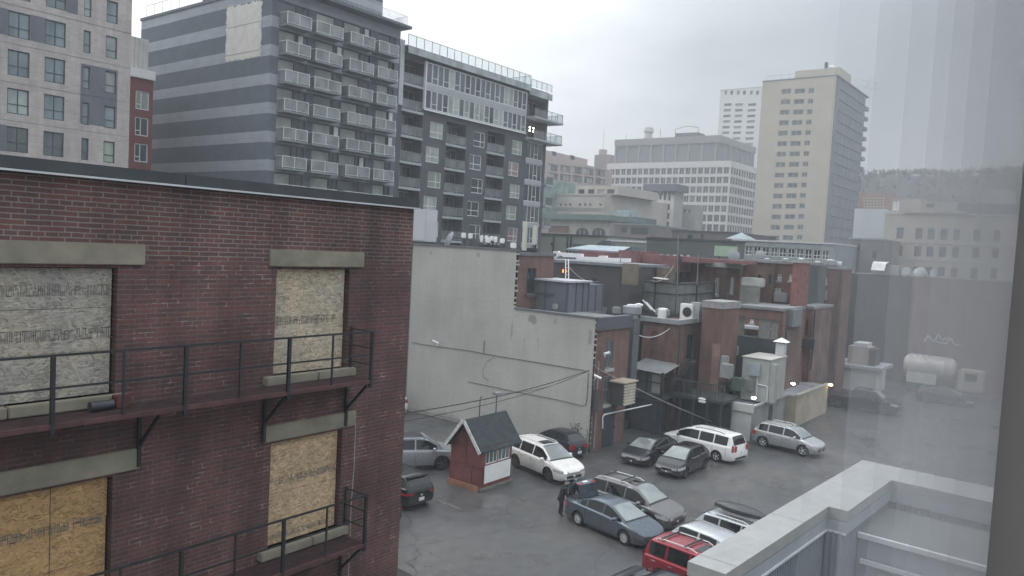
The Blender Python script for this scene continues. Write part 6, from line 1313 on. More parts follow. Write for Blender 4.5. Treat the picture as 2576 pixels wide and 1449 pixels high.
def make_car(name, label, c, mat, pos_, deg, kind='suv', tall=None, roofm=None, wheel=(.33,.22,False,5), panes=(), scr=None, rear=None, rails=None, crossbars=False, sunroof=None, clad=False, headd=False, grille='dark', box=False, glassm=None, front=True, nosun=True, cat='car', group='cars parked in the car park', trunk=False, chrome_bar=False, spoiler=False, lamp_on=False, tails=None, mirror_dark=False):
    X, Y = pos_; t = thing(name, (X, Y, 0), label, cat, group, R(deg)); ORG[t.name] = Vector((0,0,0))
    gm = glassm or car_glass
    # body with wheel arches cut out
    bm_ = c.body(); me = bm_.mesh('body', mat, 34)
    o = bpy.data.objects.new('body', me); col.objects.link(o); ORG[o.name] = Vector((0,0,0))
    ra, wd = wheel[0], wheel[1]
    cut = MB()
    for ax in c.axles():
        for sd in (-1, 1):
            y0, y1 = sorted((sd*(c.W/2-wd-.08), sd*(c.W/2+.3))); cut.lathe([(ra+.055, y0), (ra+.055, y1)], (ax, 0, ra), 28, 'y')
    cm = cut.mesh('cut', rubber); cobj = bpy.data.objects.new('cut', cm); col.objects.link(cobj)
    md = o.modifiers.new('b', 'BOOLEAN'); md.operation = 'DIFFERENCE'; md.object = cobj; md.solver = 'EXACT'
    dg = bpy.context.evaluated_depsgraph_get(); nme = bpy.data.meshes.new_from_object(o.evaluated_get(dg)); o.modifiers.clear()
    o.data = nme; nme.name = 'body'; nme.shade_smooth(); nme.set_sharp_from_angle(angle=R(34)); bpy.data.objects.remove(cobj)
    nme.materials.clear(); nme.materials.append(mat); nme.materials.append(rubber)
    for p in nme.polygons:                          # inside of the arches is bare black liner
        ce = p.center
        p.material_index = 0
        for ax in c.axles():
            d = math.hypot(ce.x-ax, ce.z-ra)
            if abs(d-(ra+.055)) < .02 and abs(p.normal.y) < .5 or (d < ra+.05 and abs(ce.y) < c.W/2-.15 and ce.z > c.clear+.06): p.material_index = 1
    o.parent = t
    # wheels
    tm, km = wheel_mesh(*wheel)
    for ax in c.axles():
        for sd in (-1, 1):
            w_ = bpy.data.objects.new('wheel', tm); col.objects.link(w_); w_.parent = t; w_.location = (ax, sd*(c.W/2-wd/2-.015), ra)
            if sd < 0: w_.rotation_euler.z = math.pi
            k_ = bpy.data.objects.new('rim', km); col.objects.link(k_); k_.parent = w_
    # glass
    for sd in (-1, 1):
        m = MB()
        for a, b in panes: c.pane(a, b, sd, m)
        m.build('side_windows', gm, t, 50)
    if scr: m = MB(); c.screen(scr[0], scr[1], m, .90, .016); m.build('windscreen', screen_glass, t, 50)
    if rear: m = MB(); c.screen(rear[0], rear[1], m, .86, .010, sgn=-1); m.build('rear_window', gm, t, 50)
    if roofm: m = MB(); c.screen(roofm[0], roofm[1], m, 1.0, .016); m.build('roof_panel', roofm[2], t, 50)
    if sunroof: m = MB(); c.screen(sunroof[0], sunroof[1], m, .62, .012); m.build('sunroof', car_glass, t, 50)
    hl, zl = c.L/2, c.zs(c.L/2-.25)
    # lamps
    for sd in (-1, 1):
        z0 = c.zs(hl-.3)-.24
        m = conform(c, hl-.62, hl-.03, z0+.06, z0+.21, sd, .012, 8, -.05); n = len(m.v)
        # wrap round the nose
        yF = c.w(hl)-.02; m.add([(hl+.012, sd*yF, z0-.0), (hl+.012, sd*(yF-.30), z0-.02), (hl+.012, sd*(yF-.30), z0+.09), (hl+.012, sd*yF, z0+.15)], [(0,1,2,3)])
        hm_ = m.build('headlight', head_d if headd else head_m, t, 60)
        if lamp_on and sd < 0: MB().ell((hl-.03, sd*(yF-.1), z0+.07), .06, .09, .05, 10).build('lit_lamp', lamp('lit_headlamp', (1,.85,.55), 6), hm_, True)
        tz0, tz1, tl = tails or (c.zs(-hl+.2)-.28, c.zs(-hl+.2)-.06, .32)
        m = conform(c, -hl+tl, -hl+.02, tz0, tz1, sd, .012, 6); yR = c.w(-hl)-.02
        m.add([(-hl-.012, sd*yR, tz0), (-hl-.012, sd*(yR-.26), tz0+.03), (-hl-.012, sd*(yR-.26), tz1-.04), (-hl-.012, sd*yR, tz1)], [(0,1,2,3)]); m.build('tail_light', tail_m, t, 60)
        # mirror
        if scr:
            mx = scr[0] if scr[0] > scr[1] else scr[1]; mx -= .42; y, z = c.side(mx, .08)
            MB().ell((mx, sd*(y+.17), z+.07), .10, .13, .085, 12).tube([(mx+.02, sd*(y-.01), z+.0), (mx, sd*(y+.14), z+.05)], .03, 6).build('mirror', plastic if mirror_dark else mat, t, True)
        # door gaps and handles
        g = MB(); h_ = MB()
        xs = [p[0] for p in panes]+[p[1] for p in panes]; xg = sorted(set([panes[0][0]+.02] + [(panes[k][1]+panes[k+1][0])/2 for k in range(len(panes)-1)] + [panes[-1][1]-.06])) if panes else []
        for k, x in enumerate(xg):
            r = c.ring(x); prof = [(p[1], p[0]) for p in r[3:8]]; zz = [lerp(c.clear+.24, r[7][1]-.01, q/6) for q in range(7)]
            for za, zb in zip(zz, zz[1:]): g.quad((x-.008, sd*(interp(prof, za)+.004), za), (x+.008, sd*(interp(prof, za)+.004), za), (x+.008, sd*(interp(prof, zb)+.004), zb), (x-.008, sd*(interp(prof, zb)+.004), zb))
            if k < len(xg)-1 and k < 3 and xg[k+1]-x > .5:
                hx = x+.17; hz_ = c.zs(hx)-.13; hy = interp(prof, hz_); h_.box(hx, hx+.2, *sorted((sd*(hy+.002), sd*(hy+.035))), hz_-.015, hz_+.02)
        if g.v: g.build('door_gaps', seam_m, t); 
        if h_.v: h_.build('door_handles', chrome if chrome_bar else mat, t, bevel=.008)
        # sill / cladding
        x0_, x1_ = c.axles()[0]+ra+.1, c.axles()[1]-ra-.1
        conform(c, x0_, x1_, c.clear+.02, c.clear+(.22 if clad else .10), sd, .012, 8).build('sill_trim', plastic, t, 60)
        if clad:
            for ax in c.axles():
                a_ = MB()
                for k in range(13):
                    th = math.pi*(.02+.96*k/12); 
                    for rr in (ra+.055, ra+.125):
                        x, z = ax+rr*math.cos(th), ra+rr*math.sin(th); r = c.ring(max(-hl+.02, min(hl-.02, x))); a_.v.append((x, sd*(interp([(p[1],p[0]) for p in r[2:7]], z)+.014), z))
                for k in range(12): a_.f.append((2*k, 2*k+1, 2*k+3, 2*k+2))
                a_.build('arch_trim', plastic, t, 60)
    # nose and tail details
    zb = c.clear+.12; z1 = c.zs(hl)-.03; yF = c.w(hl)
    if grille:
        m = MB().box(hl-.02, hl+.012, -yF*.60, yF*.60, zb+.20+(z1-zb-.2)*.35, z1-.05); m.box(hl-.02, hl+.010, -yF*.72, yF*.72, zb+.02, zb+.17); m.build('grille', plastic, t, bevel=.01)
        if grille == 'chrome':
            m = MB()
            for k in range(3): z = zb+.22+(z1-zb-.2)*(.38+.22*k); m.box(hl+.013, hl+.026, -yF*.58, yF*.58, z, z+.03)
            m.ell((hl+.02, 0, z1-.16), .015, .1, .07, 12); m.build('chrome_bars', chrome, t)
        elif grille == 'bar': MB().bar((hl+.02, -yF*.5, z1-.10), (hl+.03, 0, z1-.13), .03, .035).bar((hl+.03, 0, z1-.13), (hl+.02, yF*.5, z1-.10), .03, .035).ell((hl+.03,0,z1-.13), .02,.08,.055,10).build('chrome_bars', chrome, t)
        else: MB().ell((hl+.015, 0, z1-.14), .012, .08, .055, 12).build('badge', chrome, t)
        MB().box(hl+.013, hl+.02, -.0-.15, .15, zb+.03, zb+.15).build('front_plate', plate_m, t) if False else None
    yR = c.w(-hl); zr = c.zs(-hl)
    MB().box(-hl-.011, -hl+.02, -yR*.82, yR*.82, c.clear+.12, c.clear+.26).build('rear_bumper', plastic, t, bevel=.01)
    MB().box(-hl-.018, -hl-.003, -.16, .16, zr-.36, zr-.20).build('number_plate', plate_m, t, bevel=.004)
    MB().ell((-hl-.012, 0, zr-.10), .012, .07, .045, 12).build('badge', chrome, t)
    if rails:
        xa, xb, rm = rails
        for sd in (-1, 1):
            P = []
            for k in range(9): x = lerp(xa, xb, k/8); y = c.ring(x)[9][0]-.03; P.append((x, sd*y, c.topz(x, y)+(.075 if 0 < k < 8 else .0)))
            MB().tube(P, .022, 8).build('roof_rail', rm, t, True)
        if crossbars:
            for f in (.15, .72):
                x = lerp(xa, xb, f); y = c.ring(x)[9][0]-.03; z = c.topz(x, y)+.10; MB().bar((x, -y-.02, z), (x, y+.02, z), .06, .035).build('crossbar', black_steel, t)
    if spoiler: x = rear[0]+.0 if rear else -hl+.3; xs_ = max(rear[0], rear[1]); m = MB(); m.box(xs_-.20, xs_+.05, -c.ring(xs_)[8][0]*.92, c.ring(xs_)[8][0]*.92, c.zt(xs_)-.015, c.zt(xs_)+.03); m.build('spoiler', mat, t, bevel=.012)
    # wiper cowl
    if scr: x = max(scr); m = MB(); c.screen(x, x+.07, m, 1.0, .012, nx=2); m.build('wiper_cowl', plastic, t, 50)
    if box:
        x0_, x1_ = box; z = c.zt((x0_+x1_)/2)+.09; m = MB(); n = 14; ring_n = 14
        for k in range(n+1):
            u = k/n; x = lerp(x0_, x1_, u); e = math.sin(math.pi*min(1, max(0, (u*.94+.03))))**.35
            for j in range(ring_n):
                a = 2*math.pi*j/ring_n; ca, sa = math.cos(a), math.sin(a)
                m.v.append((x, .40*e*math.copysign(abs(ca)**.6, ca), z+.20+.20*e*math.copysign(abs(sa)**.7, sa)*(1 if sa > 0 else .75)))
        for k in range(n):
            for j in range(ring_n): m.f.append((k*ring_n+j, k*ring_n+(j+1)%ring_n, (k+1)*ring_n+(j+1)%ring_n, (k+1)*ring_n+j))
        m.f.append(tuple(range(ring_n))[::-1]); m.f.append(tuple(range(n*ring_n, (n+1)*ring_n)))
        g2 = thing('roof_box', (X, Y, 0), 'black roof box strapped to the silver car beside the white parapet', 'roof box', None, R(deg)); ORG[g2.name] = Vector((0,0,0))
        m.build('shell', plain('black_roof_box', (.03,.034,.038), .4, 0, .15, 4, .2), g2, 50)
        s = MB(); s.box(x0_+.1, x1_-.1, -.405, .405, z+.19, z+.205); s.build('lid_seam', seam_m, g2)
    return t
# profiles -----------------------------------------------------------------
def suv(L=4.7, W=1.9, Hh=1.72, wb=2.8, belt=1.05, hood=1.02, tumble=.30, **k):
    h = L/2
    top = [(-h, .78), (-h+.06, .98), (-h+.16, 1.10), (-h+.42, Hh-.10), (-h+.62, Hh-.03), (-h+1.3, Hh), (.25, Hh-.01), (.62, Hh-.09), (1.38*h/2.35, hood+.07), (h-.75, hood), (h-.25, hood-.12), (h-.06, hood-.24), (h, hood-.36)]
    return Car(L, W, top, [(-h, .80), (-h+.15, belt+.04), (0, belt), (h*.55, belt-.04), (h-.3, hood-.08), (h, hood-.33)], wb, 0, .22, tumble, **k)
def hatch(L=4.1, W=1.72, Hh=1.47, wb=2.57, belt=.95, hood=.90, **k):
    h = L/2
    top = [(-h, .68), (-h+.06, .86), (-h+.14, .98), (-h+.52, Hh-.10), (-h+.78, Hh-.02), (-.2, Hh), (.12, Hh-.03), (.42, Hh-.12), (1.18*h/2.05, hood+.06), (h-.6, hood-.03), (h-.22, hood-.14), (h-.05, hood-.26), (h, hood-.36)]
    return Car(L, W, top, [(-h, .70), (-h+.15, belt+.05), (0, belt), (h*.5, belt-.05), (h-.3, hood-.12), (h, hood-.33)], wb, 0, .17, .34, **k)
def sedan(L=4.63, W=1.78, Hh=1.44, wb=2.70, belt=.93, hood=.88, **k):
    h = L/2
    top = [(-h, .72), (-h+.05, .95), (-h+.15, 1.03), (-h+.55, 1.06), (-h+.68, 1.09), (-h+1.45, Hh-.07), (-h+1.75, Hh-.01), (-.12, Hh), (.18, Hh-.03), (.45, Hh-.11), (1.30, hood+.07), (h-.6, hood-.04), (h-.22, hood-.14), (h-.05, hood-.26), (h, hood-.36)]
    return Car(L, W, top, [(-h, .70), (-h+.15, belt+.06), (0, belt), (h*.5, belt-.06), (h-.3, hood-.12), (h, hood-.33)], wb, 0, .16, .36, **k)
def minivan(L=5.15, W=1.98, Hh=1.75, wb=3.08):
    h = L/2
    top = [(-h, .80), (-h+.05, 1.02), (-h+.10, 1.10), (-h+.30, Hh-.10), (-h+.48, Hh-.03), (-.9, Hh), (.45, Hh-.03), (.85, Hh-.12), (1.75, 1.15), (h-.5, 1.05), (h-.2, .95), (h-.05, .82), (h, .66)]
    return Car(L, W, top, [(-h, .85), (-h+.1, 1.06), (0, 1.02), (1.5, 1.02), (h-.3, .92), (h, .66)], wb, 0, .18, .26, nose=.20, off=.05)
def boxy(L=4.4, W=1.80, Hh=1.72, wb=2.63):
    h = L/2
    top = [(-h, .85), (-h+.04, 1.05), (-h+.08, 1.12), (-h+.20, Hh-.09), (-h+.32, Hh-.02), (-.8, Hh), (.45, Hh-.01), (.62, Hh-.06), (1.05, 1.12), (h-.35, 1.06), (h-.10, 1.0), (h-.03, .92), (h, .80)]
    return Car(L, W, top, [(-h, .95), (-h+.1, 1.08), (0, 1.07), (h-.4, 1.02), (h, .82)], wb, 0, .24, .18, nose=.06, tail=.04, sharp=.04)
silver = paint('silver_paint', (.42,.43,.44), .6, .3); whitep = paint('pearl_white_paint', (.68,.67,.63), .05, .3); whitev = paint('white_car_paint', (.70,.70,.69), .0, .3); blackp = paint('black_car_paint', (.006,.007,.009), .0, .3)
dkgrey = paint('dark_grey_paint', (.014,.016,.02), .1, .3); slate_blue = paint('slate_blue_paint', (.085,.108,.13), .45, .3); warm_grey = paint('grey_bronze_paint', (.155,.152,.15), .45, .32); redp = paint('dark_red_paint', (.24,.022,.035), .2, .3); silver2 = paint('cool_silver_paint', (.45,.47,.49), .55, .28); mid_grey = paint('mid_silver_grey_paint', (.30,.315,.33), .55, .3); navy = paint('blue_black_paint', (.010,.014,.021), .1, .3)
c_s = suv(4.89, 1.93, 1.73, 2.79)
make_car('parked_car', 'pearl white SUV with a sunroof parked beside the red booth, facing right', c_s, whitep, (34.62, 23.88), -104.5, wheel=(.385,.25,True,5), panes=((-1.95,-1.22),(-1.14,-.10),(-.02,1.12)), scr=(.42,1.36), rear=(-2.28,-1.98), rails=(-1.6,.45,alloy), sunroof=(-.25,.32), grille='chrome', clad=False, lamp_on=True)
make_car('parked_car', 'grey-bronze SUV with black roof bars and flared arches behind the blue sedan', suv(4.72, 1.90, 1.70, 2.89, 1.05, 1.03), warm_grey, (31.95, 16.85), -95, wheel=(.38,.25,False,5), panes=((-1.86,-1.12),(-1.04,-.06),(.02,1.10)), scr=(.36,1.30), rear=(-2.2,-1.90), rails=(-1.75,.15,alloy), crossbars=True, sunroof=(-.2,.34), clad=True, mirror_dark=False, tails=(.80,1.12,.30))
c_sd = sedan()
ts = make_car('parked_car', 'slate blue sedan with its boot lid open in the middle of the car park', c_sd, slate_blue, (29.72, 16.62), -100.9, wheel=(.325,.215,False,10), panes=((-1.30,-.98),(-.90,-.02),(.06,1.10)), scr=(.36,1.26), rear=(-1.62,-.92), headd=True, tails=(.72,.90,.30))
# open boot of the sedan
o = MB().box(-2.22, -1.62, -.60, .60, .98, 1.075); o.build('boot_dark_patch', plastic, ts)  # black block on the tail stands in for the boot's shaded inside
lid = MB(); n = 8
for k in range(n+1):
    f = k/n; x = -1.58-.06*f; z = 1.06+.60*f
    for j in range(7): y = -.62+1.24*j/6; lid.v.append((x, y*(1-.08*f), z+.04*(1-(y/.62)**2)))
for k in range(n):
    for j in range(6): a = k*7+j; lid.f.append((a, a+1, a+8, a+7))
n0 = len(lid.v); lid.v += [(x+.05, y, z-.03) for x, y, z in lid.v[:n0]]; lid.f += [tuple(i+n0 for i in f)[::-1] for f in lid.f[:]]
lo = lid.build('boot_lid', slate_blue, ts, 50)
lp = MB(); xe, ze = -1.95, 1.62
lp.add([(-1.63,-.55,1.70),(-1.63,.55,1.70),(-1.97,.52,1.76),(-1.97,-.52,1.76),(-1.63,-.55,1.64),(-1.63,.55,1.64),(-1.97,.52,1.71),(-1.97,-.52,1.71)], [(0,1,2,3),(7,6,5,4),(0,4,5,1),(1,5,6,2),(2,6,7,3),(3,7,4,0)]); lp.build('lid_edge', slate_blue, lo)
MB().box(-1.80, -1.66, -.57, -.27, 1.69, 1.725).build('lid_tail_light', tail_m, lo, bevel=.01); MB().box(-1.80, -1.66, .27, .57, 1.69, 1.725).build('lid_tail_light', tail_m, lo, bevel=.01)
MB().add([(-1.76,-.16,1.735),(-1.76,.16,1.735),(-1.90,.16,1.76),(-1.90,-.16,1.76)], [(0,1,2,3)]).build('lid_plate', plate_m, lo)
make_car('parked_car', 'white minivan with a red tail lamp parked in front of the dark deck, facing left', minivan(), whitev, (45.42, 19.35), 81.4, wheel=(.345,.23,False,5), panes=((-2.10,-1.22),(-1.14,-.18),(-.10,1.35)), scr=(.58,1.66), rear=(-2.46,-2.24), rails=(-1.8,.3,plastic), tails=(.78,1.18,.12), chrome_bar=False, mirror_dark=True)
make_car('parked_car', 'silver crossover parked by the white annex at the right, facing right', suv(4.37, 1.81, 1.63, 2.67, 1.02, .98), silver, (50.9, 15.9), -96.2, wheel=(.36,.23,False,5), panes=((-1.72,-1.12),(-1.04,-.08),(0,1.08)), scr=(.34,1.22), rear=(-2.03,-1.72), rails=(-1.4,.2,alloy), grille='chrome')
make_car('parked_car', 'black hatchback with bright headlamps facing the camera in front of the white minivan', hatch(4.12, 1.72, 1.46, 2.57), blackp, (40.95, 18.66), 180.5, wheel=(.31,.21,True,5), panes=((-1.35,-.86),(-.78,.02),(.10,1.06)), scr=(.22,1.16), rear=(-1.9,-1.45), grille='bar')
make_car('parked_car', 'dark grey coupe with round-ended headlamps facing the camera, nearest the green door', hatch(4.25, 1.73, 1.38, 2.60, .92, .86), dkgrey, (41.5, 21.12), 180, wheel=(.31,.21,True,5), panes=((-1.3,-.72),(-.62,1.02)), scr=(.22,1.18), rear=(-1.95,-1.35), grille='dark')
make_car('parked_car', 'small black rounded hatchback tucked behind the pearl white SUV by the painted wall', hatch(3.56, 1.63, 1.49, 2.30, .98, .95), navy, (38.72, 25.75), 79, wheel=(.29,.19,True,5), panes=((-1.05,-.35),(-.27,.86)), scr=(.14,.96), rear=(-1.62,-1.24), tails=(.62,.90,.12))
make_car('parked_car', 'silver boxy luxury SUV with dark glass half hidden behind the boarded-up building', suv(4.79, 1.95, 1.80, 2.75, 1.12, 1.10, .24), mid_grey, (30.05, 29.45), -33, wheel=(.39,.26,True,5), panes=((-1.98,-1.25),(-1.17,-.12),(-.04,1.10)), scr=(.42,1.34), rear=(-2.28,-1.98), roofm=(-2.0,.45,plastic), clad=False)
make_car('parked_car', 'black crossover with red tail lamps seen from behind, left of the red booth', suv(4.17, 1.80, 1.56, 2.60, 1.0, .97), blackp, (25.72, 26.45), 85, wheel=(.345,.22,True,5), panes=((-1.55,-1.02),(-.94,0),(.08,1.02)), scr=(.30,1.14), rear=(-1.93,-1.62), rails=(-1.3,.1,plastic), clad=True, spoiler=True, tails=(.76,.86,.42))
make_car('parked_car', 'dark car whose rear corner shows at the edge of the boarded-up building', hatch(4.4, 1.8, 1.48, 2.65), dkgrey, (22.85, 25.75), 86, wheel=(.32,.21,True,5), panes=((-1.35,-.86),(-.78,.02),(.10,1.06)), scr=(.22,1.16), rear=(-1.95,-1.45), tails=(.74,.86,.42))
make_car('parked_car', 'dark car at the bottom edge of the picture of which only the roof shows, left', hatch(4.3, 1.75, 1.47, 2.6), dkgrey, (17.5, 18.35), 86, wheel=(.31,.21,True,5), panes=((-1.35,-.86),(-.78,.02),(.10,1.06)), scr=(.22,1.16), rear=(-1.9,-1.45))
make_car('parked_car', 'white SUV seen from behind at the far end of the painted wall', suv(4.8, 1.96, 1.78, 2.86, 1.10, 1.06), whitev, (37.95, 41.0), 84, wheel=(.38,.25,False,5), panes=((-1.9,-1.2),(-1.12,-.1),(-.02,1.1)), scr=(.4,1.32), rear=(-2.25,-1.95), rails=(-1.6,.3,alloy), tails=(.86,1.15,.12))
make_car('parked_car', 'bright silver wagon wedged between the red car and the roof-box car', hatch(4.6, 1.84, 1.55, 2.75, 1.0, .95), silver2, (29.1, 11.25), -104, wheel=(.34,.22,False,5), panes=((-1.72,-.80),(-.70,.10),(.20,1.15)), scr=(.36,1.28), rear=(-2.15,-1.72), tails=(.80,.98,.50))
make_car('parked_car', 'silver car carrying a black roof box at the top edge of the white parapet', suv(4.5, 1.82, 1.55, 2.7, .99, .95), silver2, (31.35, 11.15), -98, wheel=(.34,.22,False,5), panes=((-1.7,-1.0),(-.92,0),(.08,1.08)), scr=(.34,1.24), rear=(-2.05,-1.72), rails=(-1.7,.3,alloy), box=(-1.55,.65))
make_car('parked_car', 'dark red boxy off-roader with silver roof rails, partly hidden by the white parapet', boxy(), redp, (26.62, 11.0), -97, wheel=(.36,.23,False,5), panes=((-1.92,-1.22),(-1.10,-.24),(-.12,.78)), scr=(.52,.98), rear=(-2.13,-1.99), rails=(-1.75,.0,alloy), crossbars=True, sunroof=(-.2,.32), tails=(.80,1.12,.08), chrome_bar=True)
make_car('parked_car', 'dark car at the bottom edge of the picture in front of the red off-roader', sedan(4.7, 1.82, 1.45, 2.75), navy, (23.95, 10.85), -97, wheel=(.33,.22,True,5), panes=((-1.30,-.98),(-.90,-.02),(.06,1.10)), scr=(.36,1.26), rear=(-1.62,-.92))
# pickup and the dark car at the far end
def pickup(L=5.7, W=1.98, Hh=1.85, wb=3.55):
    h = L/2
    top = [(-h, .95), (-h+.03, 1.12), (-h+.1, 1.14), (-.95, 1.14), (-.85, 1.20), (-.66, Hh-.08), (-.5, Hh), (.75, Hh-.01), (1.0, Hh-.09), (1.62, 1.22), (h-.4, 1.14), (h-.1, 1.06), (h-.03, .95), (h, .8)]
    return Car(L, W, top, [(-h, .98), (-h+.1, 1.10), (0, 1.15), (h-.4, 1.08), (h, .82)], wb, 0, .3, .26, nose=.08, tail=.02, sharp=.05)
make_car('pickup_truck', 'dark blue-grey pickup truck parked beyond the tan wall at the end of the driveway', pickup(), navy, (70.0, 15.9), -87, wheel=(.40,.26,True,6), panes=((-.62,.28),(.36,1.36)), scr=(.86,1.58), rear=(-.86,-.62), cat='truck', group=None, grille='chrome')
make_car('parked_car', 'dark car standing under the white tank at the far end of the driveway', sedan(4.7, 1.82, 1.45, 2.75), navy, (79.9, 11.2), -90, wheel=(.33,.22,True,5), panes=((-1.30,-.98),(-.90,-.02),(.06,1.10)), scr=(.36,1.26), rear=(-1.62,-.92))
# tank truck
TKX = 84.5; r = rx(TKX, 2268, 2400, 932, 968)
t = thing('tank_truck', (TKX+1, (r[0]+r[1])/2, 0), 'white tank truck with ladders and hoses on top, parked against the tall dark wall', 'truck')
yA, yB, zc = r[0], r[1], 2.55
MB().lathe([(.001,yA),(.7,yA+.05),(.98,yA+.3),(1.0,yA+.6),(1.0,yB-.6),(.98,yB-.25),(.7,yB),(.001,yB+.04)], (TKX+1,0,zc), 22, 'y').build('tank', plain('dirty_white_tank', (.50,.48,.44), .5, 0, .15, 1.2), t, 50)
m_ = MB()
for k in range(7): y = yA+.6+(yB-yA-1.2)*k/6; m_.box(TKX+.2, TKX+1.8, y-.04, y+.04, zc+.98, zc+1.06)
m_.tube([(TKX+.4,yA+.5,zc+1.1),(TKX+.4,yB-.5,zc+1.1)], .05, 6); m_.build('top_walkway', pale_metal, t)
MB().box(TKX+.15, TKX+1.85, yA+.1, yB-.1, .75, 1.3).build('chassis', plastic, t); MB().box(TKX+.05, TKX+.6, yB-3.0, yB-.4, .9, 1.9).build('side_locker', plain('dirty_white_tank', (.5,.48,.44)), t, bevel=.03)
tm, km = wheel_mesh(.48, .3, False, 6)
for y in (yA+.8, yA+1.9, yB-.9):
    for sx in (0, 1):
        w_ = bpy.data.objects.new('wheel', tm); col.objects.link(w_); w_.parent = t; w_.location = Vector((TKX+.2+sx*1.6, y, .48))-ORG[t.name]; w_.rotation_euler.z = math.pi/2 if sx == 0 else -math.pi/2
cb = MB().box(TKX, TKX+2, yA-2.4, yA-.3, .7, 2.7); cb.build('cab', plain('cream_cab', (.36,.33,.27), .5, 0, .1), t, bevel=.12)
MB().box(TKX-.02, TKX+.003, yA-1.9, yA-.9, 1.75, 2.45).build('cab_window', car_glass, t)
# ---------------------------------------------------------------- attendant's booth
rdm = plain('dark_red_boards', (.155,.048,.045), .75, 0, .22, 2.2); bx0, bx1, by0, by1 = 29.47, 31.9, 24.12, 26.2
t = thing('parking_booth', ((bx0+bx1)/2, (by0+by1)/2, 0), 'small dark red wooden parking booth with a steep black gable roof and white window panel', 'booth')
ym = (by0+by1)/2; zr, ze = 3.5, 2.2
w = MB(); ow_ = [(29.78, 30.72, 1.32, 2.0), (30.78, 31.72, 1.32, 2.0)]
wall(w, 'y', by0, bx0, bx1, .16, ze+.05, ow_, .1); w.quad((bx1,by0,.16),(bx1,by1,.16),(bx1,by1,ze),(bx1,by0,ze)); w.quad((bx0,by1,.16),(bx1,by1,.16),(bx1,by1,ze),(bx0,by1,ze))
w.quad((bx0,by0,.16),(bx0,by1,.16),(bx0,by1,ze),(bx0,ym,zr-.12),(bx0,by0,ze)); w.quad((bx1,by0,ze),(bx1,by1,ze),(bx1,ym,zr-.12)); w.build('walls', rdm, t)
bt_ = MB().box(bx0-.03, bx0-.003, by0-.0, by1, 1.18, 1.24); bt_.box(bx0-.03, bx0-.003, ym-.03, ym+.03, 1.243, 2.6); bt_.box(bx0-.03, bx0-.003, by0-.02, by0+.08, .16, 1.177); bt_.box(bx0-.03, bx0-.003, by1-.08, by1+.02, .16, 1.177); bt_.box(bx0-.02, bx0-.003, by0+.6, by0+.64, .3, 1.177); bt_.box(bx0-.03, bx0-.003, by0, by1, 2.18, 2.24)
bt_.build('battens', plain('darker_red_boards', (.12,.038,.036), .75, 0, .2, 3), t)
windows(t, 'y', by0, [(*q, g_mid, (('v', .33), ('v', .66))) for q in ow_], g_mid, white_paint, .045, (), .05)
MB().box(29.66, 31.80, by0-.05, by0-.003, .36, 1.26).build('white_panel', white_paint, t, bevel=.01)
pf = MB(); pf.box(29.60, 29.655, by0-.06, by0-.003, .3, 1.3); pf.box(31.805, 31.86, by0-.06, by0-.003, .3, 1.3); pf.build('panel_frame', rdm, t)
MB().box(bx0-.1, bx1+.1, by0-.1, by1+.1, 0, .155).build('concrete_base', plain('mossy_concrete', (.14,.15,.135), .9, 0, .3, 3), t, bevel=.02)
MB().box(bx0-.16, bx0-.101, by0+.05, by1-.05, 0, .28).build('wooden_kerb', plain('orange_brown_board', (.26,.12,.075), .8, 0, .25, 4), t)
ov, rx0, rx1 = .14, bx0-.34, bx1+.68
s = (zr-ze)/(ym-by0); yb_ = by0-ov; zb_ = ze-s*ov
f = MB()
for sg in (-1, 1):
    ya, yz = ym, ym+sg*(ym-yb_); th = .07
    f.add([(rx0,ya,zr+.02),(rx1,ya,zr+.02),(rx1,yz,zb_+.02),(rx0,yz,zb_+.02),(rx0,ya,zr-.06),(rx1,ya,zr-.06),(rx1,yz,zb_-.05),(rx0,yz,zb_-.05)], [(0,1,2,3),(7,6,5,4),(0,4,5,1),(1,5,6,2),(2,6,7,3),(3,7,4,0)])
shm, nt, b = nm('black_shingles'); uv, xyz = uvplane(nt, 'y'); tb_ = N(nt, 'ShaderNodeTexBrick', offset=.5); tb_.inputs['Color1'].default_value = (.028,.036,.040,1); tb_.inputs['Color2'].default_value = (.040,.049,.053,1); tb_.inputs['Mortar'].default_value = (.017,.02,.022,1); tb_.inputs['Scale'].default_value = 1; tb_.inputs['Mortar Size'].default_value = .008; tb_.inputs['Brick Width'].default_value = .3; tb_.inputs['Row Height'].default_value = .1
nt.links.new(uv, tb_.inputs['Vector']); nt.links.new(mix(nt, 1, tb_.outputs[0], ramp(nt, noise(nt, pos(nt), 2.2, 5), [(.3, (.8,)*3), (.7, (1.25,)*3)]), 'MULTIPLY'), b.inputs['Base Color']); b.inputs['Roughness'].default_value = .85
f.build('roof', shm, t)
bg_ = MB()
for sg in (-1, 1): bg_.bar((rx0-.02, ym+sg*.02, zr-.02), (rx0-.02, ym+sg*(ym-yb_), zb_-.02), .05, .17)
bg_.build('bargeboard', plain('peeling_white_board', (.50,.50,.48), .8, 0, .3, 6), t)
for px, yy in ((30.35, 1238), (31.7, 1282)):
    MB().tube([(px,ym,zr),(px,ym,zr+.95),(px+.05,ym-.05,zr+1.05)], .028, 6).build('service_mast', dark_metal, t, True)
MB().box(31.5, 31.95, ym-.15, ym+.15, zr+.96, zr+1.1).add([(31.35,ym,zr+1.22),(31.75,ym-.1,zr+1.0),(31.75,ym+.1,zr+1.0)], [(0,1,2)]).build('cable_bracket', plain('grey_bracket', (.2,.2,.2), .6), t)
